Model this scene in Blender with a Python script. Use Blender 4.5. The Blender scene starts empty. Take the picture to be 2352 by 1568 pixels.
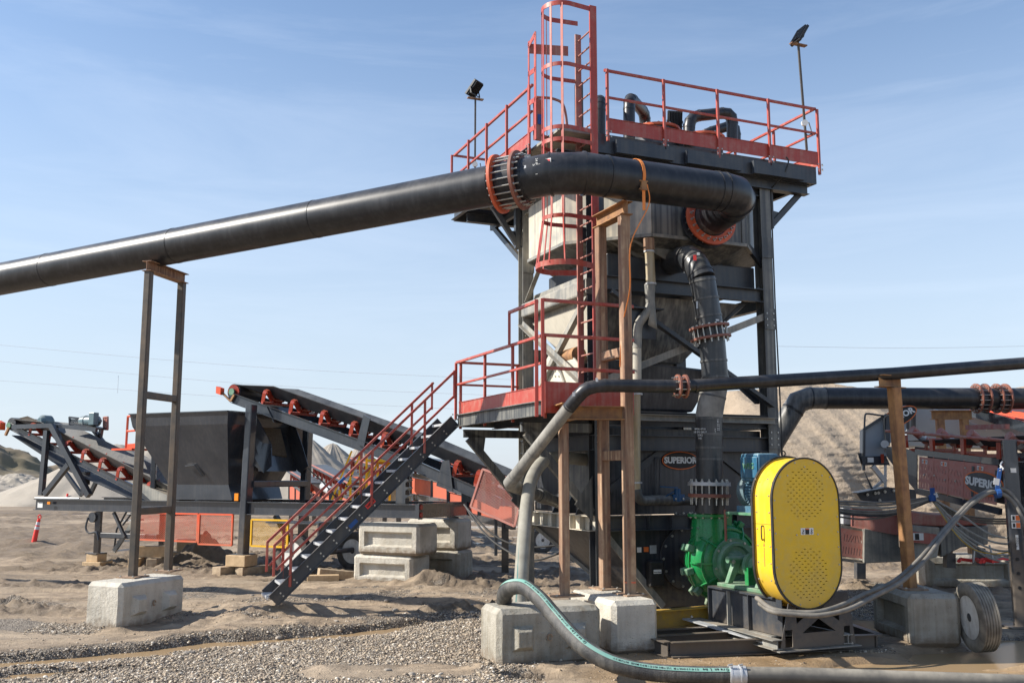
import bpy, bmesh, math, random
import numpy as np
from mathutils import Vector as V3, Matrix, Euler
random.seed(7); rng = np.random.default_rng(11)
SC = bpy.context.scene
COL = SC.collection
R_ = math.radians
# ---------------------------------------------------------------- camera, sky, sun, exposure
CAM_H = 2.7; FPX = 2200.0; PITCH = math.atan(306/2200)
cam = bpy.data.cameras.new('camera'); camo = bpy.data.objects.new('camera', cam); COL.objects.link(camo)
camo.location = (0, 0, CAM_H); camo.rotation_euler = (math.pi/2 + PITCH, 0, 0)
cam.sensor_width = 36; cam.lens = 36*FPX/2352; cam.clip_start = .1; cam.clip_end = 6000
SC.camera = camo
SUN_EL, SUN_AZ = R_(36), R_(184)          # azimuth of the direction TO the sun, counter-clockwise from +X
sun_dir = V3((math.cos(SUN_EL)*math.cos(SUN_AZ), math.cos(SUN_EL)*math.sin(SUN_AZ), math.sin(SUN_EL)))
sl = bpy.data.lights.new('sun', 'SUN'); sl.energy = 5.0; sl.angle = R_(.5); sl.color = (1, .94, .84)
so = bpy.data.objects.new('sun', sl); COL.objects.link(so); so.rotation_euler = sun_dir.to_track_quat('Z', 'Y').to_euler()
so.location = (-30, 5, 40)
W = bpy.data.worlds.new('World'); SC.world = W; W.use_nodes = True
wt = W.node_tree; wt.nodes.clear()
def wn(t, **k):
    n = wt.nodes.new(t)
    for a, b in k.items(): setattr(n, a, b)
    return n
sky = wn('ShaderNodeTexSky', sky_type='NISHITA', sun_disc=False)
sky.sun_elevation = SUN_EL; sky.sun_rotation = R_(90) - SUN_AZ
sky.altitude = 300; sky.air_density = 1.0; sky.dust_density = .35; sky.ozone_density = 1.3
bg = wn('ShaderNodeBackground'); out = wn('ShaderNodeOutputWorld'); bg.inputs[1].default_value = .125
tc = wn('ShaderNodeTexCoord'); mp = wn('ShaderNodeMapping'); mp.inputs['Scale'].default_value = (1.2, 1.2, 9.0)
mp.inputs['Rotation'].default_value = (.10, .06, .3)
nz = wn('ShaderNodeTexNoise'); nz.inputs['Scale'].default_value = 1.7; nz.inputs['Detail'].default_value = 7; nz.inputs['Roughness'].default_value = .62
nz.inputs['Distortion'].default_value = .6
cr = wn('ShaderNodeValToRGB'); cr.color_ramp.elements[0].position = .47; cr.color_ramp.elements[1].position = .78
cr.color_ramp.elements[0].color = (0, 0, 0, 1); cr.color_ramp.elements[1].color = (.15, .15, .15, 1)
mx = wn('ShaderNodeMixRGB'); mx.inputs[2].default_value = (5.6, 6.1, 6.9, 1)
L = wt.links.new
L(tc.outputs['Generated'], mp.inputs[0]); L(mp.outputs[0], nz.inputs[0]); L(nz.outputs[0], cr.inputs[0])
hz = wn('ShaderNodeMixRGB'); hz.inputs[2].default_value = (3.3, 3.75, 4.4, 1); sz = wn('ShaderNodeSeparateXYZ'); hr_w = wn('ShaderNodeMapRange', interpolation_type='SMOOTHSTEP')
hr_w.inputs[1].default_value = -.02; hr_w.inputs[2].default_value = .50; hr_w.inputs[3].default_value = .85; hr_w.inputs[4].default_value = 0.
L(tc.outputs['Generated'], sz.inputs[0]); L(sz.outputs[2], hr_w.inputs[0]); L(hr_w.outputs[0], hz.inputs[0]); L(sky.outputs[0], hz.inputs[1])
L(cr.outputs[0], mx.inputs[0]); L(hz.outputs[0], mx.inputs[1]); L(mx.outputs[0], bg.inputs[0]); L(bg.outputs[0], out.inputs[0])
SC.view_settings.view_transform = 'Standard'; SC.view_settings.look = 'None'
SC.view_settings.exposure = .66; SC.view_settings.gamma = 1; SC.view_settings.use_curve_mapping = False
SC.render.engine = 'CYCLES'
# ---------------------------------------------------------------- measuring: pixel of the 2352 px wide photograph -> ray
CP, SP = math.cos(PITCH), math.sin(PITCH)
EYE = V3((0, 0, CAM_H))
def ray(px, py):
    a, b = (px-1176)/FPX, (784-py)/FPX
    return V3((a, CP - b*SP, SP + b*CP))
def at(px, py, Y):
    d = ray(px, py); return EYE + d*(Y/d.y)
def gnd(px, py, z=0.):
    d = ray(px, py); return EYE + d*((z-CAM_H)/d.z)
class Frame:
    def __init__(s, x, y, deg):
        s.o = V3((x, y, 0)); a = R_(deg)
        s.a = V3((math.cos(a), math.sin(a), 0)); s.b = V3((-math.sin(a), math.cos(a), 0)); s.deg = deg
    def pt(s, a, b, z): return s.o + s.a*a + s.b*b + V3((0, 0, z))
    def hb(s, px, py, b):
        d = ray(px, py); p0 = s.pt(0, b, 0); t = (p0-EYE).dot(s.b)/d.dot(s.b); return EYE + d*t
    def ha(s, px, py, a):
        d = ray(px, py); p0 = s.pt(a, 0, 0); t = (p0-EYE).dot(s.a)/d.dot(s.a); return EYE + d*t
    def loc(s, p):
        q = p - s.o; return q.dot(s.a), q.dot(s.b), p.z
# ---------------------------------------------------------------- materials
MATS = {}
def mat(name, c1, c2=None, sc=3., rough=.6, metal=0., bump=.0, bsc=40., streak=None, samt=.5, dust=0., dustc=(.3, .24, .17), detail=6, coat=0., strz=.5, rv=.12, lo=.35, hi=.65):
    m = bpy.data.materials.new(name); m.use_nodes = True; nt = m.node_tree; N = nt.nodes; l = nt.links.new
    b = N['Principled BSDF']; tc = N.new('ShaderNodeTexCoord')
    c = N.new('ShaderNodeRGB'); c.outputs[0].default_value = (*c1, 1); cur = c.outputs[0]
    n1 = N.new('ShaderNodeTexNoise'); n1.inputs['Scale'].default_value = sc; n1.inputs['Detail'].default_value = detail; n1.inputs['Roughness'].default_value = .62
    l(tc.outputs['Object'], n1.inputs[0])
    def ramp(src, a, bb):
        r = N.new('ShaderNodeMapRange'); r.inputs[1].default_value = a; r.inputs[2].default_value = bb; l(src, r.inputs[0]); return r.outputs[0]
    def mix(f, A, Bc):
        k = N.new('ShaderNodeMixRGB'); l(f, k.inputs[0]); l(A, k.inputs[1]); k.inputs[2].default_value = (*Bc, 1); return k.outputs[0]
    def mul(f, v):
        k = N.new('ShaderNodeMath'); k.operation = 'MULTIPLY'; l(f, k.inputs[0])
        if isinstance(v, (int, float)): k.inputs[1].default_value = v
        else: l(v, k.inputs[1])
        return k.outputs[0]
    if c2: cur = mix(ramp(n1.outputs[0], lo, hi), cur, c2)
    if streak:
        mpn = N.new('ShaderNodeMapping'); mpn.inputs['Scale'].default_value = (14, 14, strz); l(tc.outputs['Object'], mpn.inputs[0])
        n2 = N.new('ShaderNodeTexNoise'); n2.inputs['Scale'].default_value = 1.; n2.inputs['Detail'].default_value = 5; l(mpn.outputs[0], n2.inputs[0])
        f = mul(mul(ramp(n2.outputs[0], .42, .62), ramp(n1.outputs[0], .3, .6)), samt); cur = mix(f, cur, streak)
    if dust:
        g = N.new('ShaderNodeNewGeometry'); sx = N.new('ShaderNodeSeparateXYZ'); l(g.outputs['Normal'], sx.inputs[0])
        f = mul(mul(ramp(sx.outputs[2], .2, .95), ramp(n1.outputs[0], .25, .6)), dust); cur = mix(f, cur, dustc)
    l(cur, b.inputs['Base Color'])
    rr = N.new('ShaderNodeMapRange'); rr.inputs[3].default_value = max(.03, rough-rv); rr.inputs[4].default_value = min(1, rough+rv); l(n1.outputs[0], rr.inputs[0]); l(rr.outputs[0], b.inputs['Roughness'])
    b.inputs['Metallic'].default_value = metal
    if coat: b.inputs['Coat Weight'].default_value = coat
    if bump:
        n3 = N.new('ShaderNodeTexNoise'); n3.inputs['Scale'].default_value = bsc; n3.inputs['Detail'].default_value = 8; n3.inputs['Roughness'].default_value = .7; l(tc.outputs['Object'], n3.inputs[0])
        bp = N.new('ShaderNodeBump'); bp.inputs['Strength'].default_value = min(1, bump*2); bp.inputs['Distance'].default_value = bump*.05; l(n3.outputs[0], bp.inputs['Height']); l(bp.outputs[0], b.inputs['Normal'])
    MATS[name] = m; return m
M_dark = mat('charcoal_paint', (.030, .036, .047), (.05, .056, .066), 2.5, .38, streak=(.12, .11, .09), samt=.3, dust=.45)
M_darkc = mat('charcoal_paint_clean', (.026, .033, .045), (.044, .051, .064), 1.2, .22, streak=(.09, .09, .09), samt=.22, dust=.3, bump=.03, bsc=3, rv=.07, coat=.4)
M_tank = mat('grey_sun_toned_silt_streaked_paint', (.29, .28, .25), (.48, .44, .36), 1.6, .5, streak=(.68, .60, .46), samt=.85, dust=.3, strz=.22)
M_tankd = mat('dark_shade_toned_silt_streaked_paint', (.045, .05, .056), (.09, .09, .086), 1.6, .45, streak=(.30, .29, .25), samt=.6, dust=.4, strz=.22)
M_dusty = mat('dusty_grey_steel', (.15, .155, .15), (.30, .285, .25), 2.2, .6, streak=(.42, .39, .32), samt=.6, dust=.6, strz=.4)
M_cream = mat('dried_silt_plate', (.60, .56, .47), (.46, .43, .36), 2., .7, streak=(.6, .57, .48), samt=.5)
M_sump = mat('black_wet_plate', (.018, .021, .028), (.032, .034, .042), 2., .35, streak=(.11, .11, .11), samt=.5, dust=.6, strz=.25)
M_red = mat('red_paint', (.38, .050, .032), (.40, .105, .075), 6., .42, streak=(.40, .22, .17), samt=.4, lo=.5, hi=.75, dust=.35)
M_redd = mat('dusty_red_paint', (.36, .085, .065), (.33, .14, .11), 4., .6, streak=(.42, .30, .25), samt=.5, dust=.5)
M_pink = mat('dusty_pink_red_paint', (.50, .22, .18), (.44, .15, .12), 3., .65, streak=(.45, .3, .25), samt=.5, dust=.5)
M_orange = mat('orange_paint', (.74, .10, .035), (.66, .09, .03), 3., .45)
M_roller = mat('red_roller_enamel', (.36, .045, .02), (.24, .03, .018), 4., .25, dust=.3)
M_hdpe = mat('black_plastic_pipe', (.010, .011, .014), (.020, .021, .025), 2.2, .36, bump=.05, bsc=25, streak=(.07, .07, .075), samt=.3, dust=.28, dustc=(.16, .15, .14), rv=.08)
M_hdped = mat('dusty_black_plastic_pipe', (.035, .038, .043), (.085, .085, .082), 3.0, .42, bump=.06, bsc=25, streak=(.24, .23, .21), samt=.5, dust=.6, dustc=(.30, .28, .24))
M_mudpipe = mat('silt_coated_pipe', (.30, .285, .25), (.19, .18, .16), 3., .7, streak=(.10, .10, .095), samt=.6, bump=.1, bsc=30)
M_ring = mat('orange_backing_ring', (.66, .13, .045), (.5, .1, .05), 4., .5)
M_ringd = mat('brown_backing_ring', (.27, .10, .065), (.2, .085, .065), 5., .6)
M_bolt = mat('zinc_bolt', (.55, .54, .5), (.4, .39, .36), 12., .4, .7)
M_galv = mat('galvanized_steel', (.42, .43, .44), (.55, .56, .57), 8., .5, .35)
M_rust = mat('rusty_steel', (.25, .135, .08), (.14, .078, .055), 5., .8, bump=.12, bsc=60, streak=(.55, .38, .24), samt=.75, strz=.5)
M_rusto = mat('orange_rusty_steel', (.42, .22, .085), (.24, .12, .06), 4., .75, bump=.12, bsc=60, streak=(.16, .085, .05), samt=.6, strz=.7)
M_mill = mat('mill_scale_steel', (.068, .062, .056), (.11, .09, .07), 4., .5, .3, bump=.1, bsc=50, streak=(.24, .14, .07), samt=.22, strz=.3)
def concrete(name, c1, c2, stain, samt):
    m = mat(name, c1, c2, 2.2, .85, bump=.5, bsc=18, streak=stain, samt=samt, strz=.5); nt = m.node_tree; N = nt.nodes; l = nt.links.new; b = N['Principled BSDF']
    src = b.inputs['Base Color'].links[0].from_socket; tc = N.new('ShaderNodeTexCoord')
    def nd(t, **k):
        n = N.new(t)
        for a, v in k.items(): n.inputs[a].default_value = v
        return n
    def mr(s_, a, bb, c=0., d=1.):
        r = N.new('ShaderNodeMapRange')
        for i_, v in enumerate((a, bb, c, d)): r.inputs[i_+1].default_value = v
        l(s_, r.inputs[0]); return r.outputs[0]
    def mixc(f, A, col):
        k = N.new('ShaderNodeMixRGB'); l(f, k.inputs[0]); l(A, k.inputs[1]); k.inputs[2].default_value = (*col, 1); return k.outputs[0]
    v = nd('ShaderNodeTexVoronoi', Scale=24.); l(tc.outputs['Object'], v.inputs['Vector']); sc = N.new('ShaderNodeSeparateColor'); l(v.outputs['Color'], sc.inputs[0])
    pit = N.new('ShaderNodeMath'); pit.operation = 'MULTIPLY'; l(mr(v.outputs['Distance'], .16, .10), pit.inputs[0]); l(mr(sc.outputs[0], .62, .70), pit.inputs[1])
    n = nd('ShaderNodeTexNoise', Scale=1.3, Detail=6., Roughness=.7); l(tc.outputs['Object'], n.inputs[0])
    cur = mixc(mr(n.outputs[0], .52, .70, 0, .5), src, tuple(x*.55 for x in c1)); cur = mixc(pit.outputs[0], cur, tuple(x*.3 for x in c1))
    sz = N.new('ShaderNodeSeparateXYZ'); l(tc.outputs['Object'], sz.inputs[0]); n2 = nd('ShaderNodeTexNoise', Scale=7., Detail=6.); l(tc.outputs['Object'], n2.inputs[0])
    ad = N.new('ShaderNodeMath'); ad.operation = 'MULTIPLY_ADD'; l(n2.outputs[0], ad.inputs[0]); ad.inputs[1].default_value = -.38; l(sz.outputs[2], ad.inputs[2])
    cur = mixc(mr(ad.outputs[0], .03, -.13, 0, .8), cur, (.19, .14, .095)); l(cur, b.inputs['Base Color'])
    bp = b.inputs['Normal'].links[0].from_node; b2 = N.new('ShaderNodeBump'); b2.inputs['Strength'].default_value = .8; b2.inputs['Distance'].default_value = .02; b2.invert = True
    l(pit.outputs[0], b2.inputs['Height']); l(bp.outputs[0], b2.inputs['Normal']); l(b2.outputs[0], b.inputs['Normal']); return m
M_conc = concrete('precast_concrete', (.60, .56, .48), (.46, .43, .37), (.40, .34, .25), .35)
M_concd = concrete('stained_concrete', (.42, .39, .33), (.29, .27, .22), (.22, .18, .125), .6)
M_pipeg = mat('dusty_grey_black_pipe', (.018, .021, .026), (.038, .040, .043), 3.0, .32, bump=.06, bsc=25, streak=(.24, .23, .21), samt=.18, dust=.5, dustc=(.30, .28, .24))
M_green = mat('green_enamel', (.006, .24, .062), (.010, .19, .052), 5., .26, dust=.35, dustc=(.12, .28, .15), streak=(.06, .2, .09), samt=.3)
M_greend = mat('dusty_green_enamel', (.05, .20, .10), (.15, .27, .18), 6., .5, dust=.5, dustc=(.4, .45, .38))
M_yellow = mat('yellow_guard_paint', (.80, .50, .012), (.72, .45, .02), 2.2, .42, rv=.1, streak=(.60, .46, .12), samt=.35, bump=.02, bsc=3)
M_yelbeam = mat('yellow_beam_paint', (.72, .42, .012), (.62, .36, .02), 4., .45, dust=.4)
M_bstair = mat('safety_yellow_paint', (.75, .42, .01), (.68, .38, .01), 3., .5)
M_blue = mat('blue_motor_enamel', (.012, .10, .19), (.03, .13, .21), 6., .4, streak=(.25, .33, .36), samt=.3, dust=.8, dustc=(.3, .42, .46))
M_teal = mat('blue_grey_motor_enamel', (.10, .16, .18), (.14, .2, .22), 6., .35, dust=.4)
M_bluev = mat('blue_valve_paint', (.01, .08, .2), None, 5., .4)
M_black = mat('black_rubber_edge', (.012, .012, .013), (.03, .028, .026), 8., .6)
M_tyre = mat('dusty_tyre_rubber', (.11, .10, .085), (.27, .245, .20), 4., .8, bump=.15, bsc=40)
M_tyred = mat('dark_tyre_rubber', (.035, .034, .034), (.10, .092, .08), 4., .75, bump=.15, bsc=40)
M_rim = mat('white_rim_paint', (.74, .74, .70), (.62, .61, .57), 5., .5, streak=(.3, .25, .18), samt=.4)
M_belt = mat('conveyor_belt_rubber', (.022, .026, .034), (.045, .05, .058), 3., .5, dust=.6, dustc=(.14, .15, .16))
M_beltw = mat('sand_worn_belt', (.16, .16, .155), (.09, .09, .09), 2., .5, streak=(.22, .2, .17), samt=.5)
M_sand = mat('damp_belt_sand', (.16, .12, .075), (.10, .075, .05), 20., .9, bump=.6, bsc=60)
M_wood = mat('timber', (.60, .43, .25), (.46, .32, .18), 6., .75, bump=.2, bsc=30)
M_woodw = mat('weathered_timber', (.46, .36, .24), (.28, .2, .13), 6., .8, bump=.2, bsc=30)
M_rhose = mat('ribbed_hose_rubber', (.028, .029, .031), (.06, .058, .055), 6., .55, bump=.3, bsc=60, streak=(.16, .15, .13), samt=.5, dust=.3, dustc=(.3, .28, .25))
M_mhose = mat('muddy_hose', (.30, .285, .235), (.22, .205, .17), 4., .75, bump=.1, bsc=30)
M_stripe = mat('mint_stripe', (.17, .37, .31), (.25, .38, .33), 6., .6)
M_cable = mat('muddy_grey_cable', (.13, .12, .105), (.22, .20, .17), 6., .7)
M_cablel = mat('pale_muddy_cable', (.42, .39, .33), (.32, .29, .24), 6., .8)
M_cableb = mat('black_cable', (.02, .02, .021), (.05, .048, .045), 6., .6)
M_white = mat('white_print', (.72, .72, .70), None, 5., .6)
M_ink = mat('black_print', (.015, .015, .015), None, 5., .6)
M_oprint = mat('orange_print', (.72, .16, .03), None, 5., .6)
M_redtag = mat('red_fluorescent_tag', (.85, .06, .05), None, 5., .6)
M_bluetape = mat('blue_tape', (.02, .09, .30), None, 5., .6)
M_strap = mat('orange_webbing', (.85, .27, .06), (.75, .23, .05), 20., .75)
M_marker = mat('fluorescent_red_plastic', (.90, .05, .035), (.8, .045, .035), 6., .5)
M_reflect = mat('silver_reflective_band', (.6, .6, .62), None, 6., .3)
M_amber = mat('amber_lens', (.8, .25, .01), None, 5., .25)
M_redlens = mat('red_lens', (.35, .01, .012), None, 5., .2)
M_lamp = mat('black_lamp_housing', (.012, .013, .015), (.02, .02, .022), 5., .4)
M_glass = mat('lamp_glass', (.5, .52, .54), None, 5., .15)
M_stripc = mat('clear_muddy_hose', (.42, .33, .19), (.30, .24, .15), 5., .45, streak=(.55, .50, .38), samt=.5)
M_shed = mat('grey_screen_cladding', (.24, .27, .30), (.28, .31, .34), 1.5, .5, dust=.3)
def splash(m, h, col, amt, sc=5., spots=0.):
    """dried mud thrown up from the ground: fades out above height h (metres above the ground)"""
    nt = m.node_tree; N = nt.nodes; l = nt.links.new; b = N['Principled BSDF']; src = b.inputs['Base Color'].links[0].from_socket
    g = N.new('ShaderNodeNewGeometry'); sz = N.new('ShaderNodeSeparateXYZ'); l(g.outputs['Position'], sz.inputs[0])
    n = N.new('ShaderNodeTexNoise'); n.inputs['Scale'].default_value = sc; n.inputs['Detail'].default_value = 9; n.inputs['Roughness'].default_value = .75; l(g.outputs['Position'], n.inputs[0])
    a = N.new('ShaderNodeMath'); a.operation = 'MULTIPLY_ADD'; l(n.outputs[0], a.inputs[0]); a.inputs[1].default_value = -h*1.8; l(sz.outputs[2], a.inputs[2])
    r = N.new('ShaderNodeMapRange'); r.inputs[1].default_value = .1*h; r.inputs[2].default_value = -.5*h; r.inputs[3].default_value = 0; r.inputs[4].default_value = amt; l(a.outputs[0], r.inputs[0])
    k = N.new('ShaderNodeMixRGB'); l(r.outputs[0], k.inputs[0]); l(src, k.inputs[1]); k.inputs[2].default_value = (*col, 1); o = k.outputs[0]
    if spots:
        n2 = N.new('ShaderNodeTexNoise'); n2.inputs['Scale'].default_value = 38; n2.inputs['Detail'].default_value = 3; l(g.outputs['Position'], n2.inputs[0])
        r2 = N.new('ShaderNodeMapRange'); r2.inputs[1].default_value = .66; r2.inputs[2].default_value = .72; r2.inputs[4].default_value = spots; l(n2.outputs[0], r2.inputs[0])
        k2 = N.new('ShaderNodeMixRGB'); l(r2.outputs[0], k2.inputs[0]); l(o, k2.inputs[1]); k2.inputs[2].default_value = (*col, 1); o = k2.outputs[0]
    l(o, b.inputs['Base Color'])
splash(M_yellow, 1.5, (.50, .36, .14), .45, 4., .3); splash(M_green, 1.2, (.14, .17, .10), .3, 6., .4); splash(M_greend, 1.2, (.25, .22, .15), .5, 6.); splash(M_dark, .55, (.16, .125, .09), .5, 5., .15)
splash(M_sump, .9, (.20, .155, .105), .7, 5.); splash(M_darkc, 1.6, (.18, .14, .10), .5, 3., .25); splash(M_rim, .45, (.25, .19, .13), .35, 8.); splash(M_rust, 1.3, (.33, .25, .17), .6, 6.); splash(M_yelbeam, .7, (.28, .2, .12), .6, 6.)
splash(M_hdpe, 3.0, (.12, .11, .10), .35, 2., .3); splash(M_blue, 2.9, (.22, .26, .25), .4, 6., .4); splash(M_orange, 1.7, (.40, .20, .12), .5, 4.)
M_orangef = mat('faded_orange_side_panel', (.50, .115, .06), (.42, .10, .06), 2., .6, dust=.3)
# ---------------------------------------------------------------- mesh collecting
class MB:
    def __init__(s): s.v = []; s.f = []
    def add(s, vs, fs):
        n = len(s.v); s.v += [tuple(x) for x in vs]; s.f += [tuple(i+n for i in f) for f in fs]; return s
    def hexa(s, p): # 8 points: bottom ring 0-3, top ring 4-7
        return s.add(p, [(3, 2, 1, 0), (4, 5, 6, 7), (0, 1, 5, 4), (1, 2, 6, 5), (2, 3, 7, 6), (3, 0, 4, 7)])
    def obox(s, c, X, Y, Z): # half axes
        c = V3(c); X, Y, Z = V3(X), V3(Y), V3(Z)
        return s.hexa([c-X-Y-Z, c+X-Y-Z, c+X+Y-Z, c-X+Y-Z, c-X-Y+Z, c+X-Y+Z, c+X+Y+Z, c-X+Y+Z])
    def fbox(s, F, a0, a1, b0, b1, z0, z1):
        return s.hexa([F.pt(a0, b0, z0), F.pt(a1, b0, z0), F.pt(a1, b1, z0), F.pt(a0, b1, z0), F.pt(a0, b0, z1), F.pt(a1, b0, z1), F.pt(a1, b1, z1), F.pt(a0, b1, z1)])
    def axes(s, p, q, up):
        d = (q-p).normalized(); up = V3(up)
        if abs(d.dot(up)) > .98: up = V3((0, 1, 0)) if abs(d.y) < .9 else V3((1, 0, 0))
        x = d.cross(up).normalized(); return d, x, x.cross(d).normalized()   # x = side, y = up
    def sweep(s, p, q, prof, up=(0, 0, 1)):
        p, q = V3(p), V3(q); d, x, y = s.axes(p, q, up); n = len(prof)
        vs = [p + x*a + y*b for a, b in prof] + [q + x*a + y*b for a, b in prof]
        fs = [(i, (i+1) % n, n+(i+1) % n, n+i) for i in range(n)] + [tuple(range(n-1, -1, -1)), tuple(range(n, 2*n))]
        return s.add(vs, fs)
    def bar(s, p, q, w, h=None, up=(0, 0, 1)):
        h = h or w; w /= 2; h /= 2
        return s.sweep(p, q, [(-w, -h), (w, -h), (w, h), (-w, h)], up)
    def rbar(s, p, q, w, h=None, up=(0, 0, 1), c=.25): # square tube with rounded corners
        h = h or w; w /= 2; h /= 2; k = min(w, h)*c; k2 = k*.3
        pr = [(-w, -h+k), (-w+k2, -h+k2), (-w+k, -h), (w-k, -h), (w-k2, -h+k2), (w, -h+k), (w, h-k), (w-k2, h-k2), (w-k, h), (-w+k, h), (-w+k2, h-k2), (-w, h-k)]
        return s.sweep(p, q, pr, up)
    def ibeam(s, p, q, w, h, t=.015, up=(0, 0, 1)):
        w /= 2; h /= 2
        return s.sweep(p, q, [(-w, -h), (w, -h), (w, -h+t), (t/2, -h+t), (t/2, h-t), (w, h-t), (w, h), (-w, h), (-w, h-t), (-t/2, h-t), (-t/2, -h+t), (-w, -h+t)], up)
    def chan(s, p, q, w, h, t=.012, up=(0, 0, 1), flip=1):
        h /= 2
        pr = [(0, -h), (w, -h), (w, -h+t), (t, -h+t), (t, h-t), (w, h-t), (w, h), (0, h)]
        if flip < 0: pr = [(-a, b) for a, b in reversed(pr)]
        return s.sweep(p, q, pr, up)
    def angle(s, p, q, w, t=.01, up=(0, 0, 1), flip=1):
        pr = [(0, 0), (w, 0), (w, t), (t, t), (t, w), (0, w)]
        if flip < 0: pr = [(-a, b) for a, b in reversed(pr)]
        return s.sweep(p, q, pr, up)
    def tube(s, pts, r, n=16, caps=True):
        pts = [V3(p) for p in pts]; m = len(pts); rr = r if isinstance(r, (list, tuple)) else [r]*m
        d = (pts[1]-pts[0]).normalized(); ref = V3((0, 0, 1)) if abs(d.z) < .9 else V3((1, 0, 0))
        x = d.cross(ref).normalized(); y = x.cross(d).normalized(); vs = []
        offs = [x*math.cos(2*math.pi*i/n) + y*math.sin(2*math.pi*i/n) for i in range(n)]
        for k in range(m):
            if k == 0: base = offs; dd = d
            elif k == m-1: pass
            if k == 0: vs += [pts[0]+o*rr[0] for o in offs]
            else:
                din = (pts[k]-pts[k-1]).normalized()
                if k < m-1:
                    dout = (pts[k+1]-pts[k]).normalized(); nb = (din+dout)
                    nb = nb.normalized() if nb.length > 1e-6 else din
                    q = din.rotation_difference(dout)
                else: nb = din; q = None
                for o in offs:
                    t = -(o.dot(nb))/max(.2, din.dot(nb)); vs.append(pts[k] + (o + din*t)*rr[k])
                if q: offs = [q @ o for o in offs]
        fs = [(k*n+i, k*n+(i+1) % n, (k+1)*n+(i+1) % n, (k+1)*n+i) for k in range(m-1) for i in range(n)]
        if caps: fs += [tuple(range(n-1, -1, -1)), tuple(range((m-1)*n, m*n))]
        return s.add(vs, fs)
    def ring(s, c, ax, ro, ri, th, n=32): # flat washer, thickness along ax centred on c
        c = V3(c); ax = V3(ax).normalized(); ref = V3((0, 0, 1)) if abs(ax.z) < .9 else V3((1, 0, 0))
        x = ax.cross(ref).normalized(); y = x.cross(ax); vs = []
        for r, h in ((ro, -th/2), (ro, th/2), (ri, th/2), (ri, -th/2)):
            vs += [c + ax*h + (x*math.cos(2*math.pi*i/n)+y*math.sin(2*math.pi*i/n))*r for i in range(n)]
        return s.add(vs, [(k*n+i, k*n+(i+1) % n, ((k+1) % 4)*n+(i+1) % n, ((k+1) % 4)*n+i) for k in range(4) for i in range(n)])
    def prism(s, pts, nvec): # polygon of points extruded by nvec
        pts = [V3(p) for p in pts]; n = len(pts); nv = V3(nvec)
        return s.add(pts + [p+nv for p in pts], [(i, (i+1) % n, n+(i+1) % n, n+i) for i in range(n)] + [tuple(range(n-1, -1, -1)), tuple(range(n, 2*n))])
    def lathe(s, c, ax, prof, n=32): # prof: (dist along ax, radius)
        c = V3(c); ax = V3(ax).normalized(); ref = V3((0, 0, 1)) if abs(ax.z) < .9 else V3((1, 0, 0))
        x = ax.cross(ref).normalized(); y = x.cross(ax); vs = []
        for h, r in prof: vs += [c + ax*h + (x*math.cos(2*math.pi*i/n)+y*math.sin(2*math.pi*i/n))*r for i in range(n)]
        m = len(prof); fs = [(k*n+i, k*n+(i+1) % n, (k+1)*n+(i+1) % n, (k+1)*n+i) for k in range(m-1) for i in range(n)]
        fs += [tuple(range(n-1, -1, -1)), tuple(range((m-1)*n, m*n))]
        return s.add(vs, fs)
    def frustum(s, bot, top): # lists of 4 points
        return s.hexa(list(bot)+list(top))
ORG = {}
def fixmesh(me, smooth):
    bm = bmesh.new(); bm.from_mesh(me); bmesh.ops.recalc_face_normals(bm, faces=bm.faces); bm.to_mesh(me); bm.free()
    if smooth:
        me.polygons.foreach_set('use_smooth', [True]*len(me.polygons)); me.set_sharp_from_angle(angle=R_(35))
def mesh(name, mb, smooth=True, org=V3((0, 0, 0))):
    me = bpy.data.meshes.new(name); me.from_pydata([(x[0]-org.x, x[1]-org.y, x[2]-org.z) for x in mb.v], [], mb.f); me.update(); fixmesh(me, smooth); return me
def part(name, mb, m, parent, smooth=True, stuff=False, label=None, bevel=0):
    org = ORG[parent.name] if parent else V3((0, 0, 0))
    me = mesh(name, mb, smooth, org); me.materials.append(m)
    o = bpy.data.objects.new(name, me); COL.objects.link(o)
    if parent: o.parent = parent
    ORG[o.name] = org
    if stuff: o['kind'] = 'stuff'
    if label: o['label'] = label
    if bevel:
        b = o.modifiers.new('bevel', 'BEVEL'); b.width = bevel; b.segments = 2; b.limit_method = 'ANGLE'; b.angle_limit = R_(40)
    return o
def inst(name, me, parent, M):
    o = bpy.data.objects.new(name, me); COL.objects.link(o)
    org = ORG[parent.name] if parent else V3((0, 0, 0))
    if parent: o.parent = parent
    o.matrix_local = Matrix.Translation(-org) @ M; ORG[o.name] = org
    return o
def thing(name, label, cat, loc=(0, 0, 0), group=None):
    o = bpy.data.objects.new(name, None); COL.objects.link(o); o.location = loc; ORG[o.name] = V3(loc); o.empty_display_size = .2
    o['label'] = label; o['category'] = cat
    if group: o['group'] = group
    return o
def solo(name, mb, m, label, cat, group=None, smooth=True, kind=None, loc=None, bevel=0):
    loc = V3(loc) if loc is not None else V3((sum(v[0] for v in mb.v)/len(mb.v), sum(v[1] for v in mb.v)/len(mb.v), min(v[2] for v in mb.v)))
    me = mesh(name, mb, smooth, loc); me.materials.append(m); o = bpy.data.objects.new(name, me); COL.objects.link(o); o.location = loc; ORG[o.name] = loc
    if kind: o['kind'] = kind
    if label: o['label'] = label
    if cat: o['category'] = cat
    if group: o['group'] = group
    if bevel:
        b = o.modifiers.new('bevel', 'BEVEL'); b.width = bevel; b.segments = 2; b.limit_method = 'ANGLE'; b.angle_limit = R_(40)
    return o
def copy_tree(o, parent=None):
    c = o.copy(); COL.objects.link(c)
    if parent: c.parent = parent
    for ch in list(o.children): copy_tree(ch, c)
    return c
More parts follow.
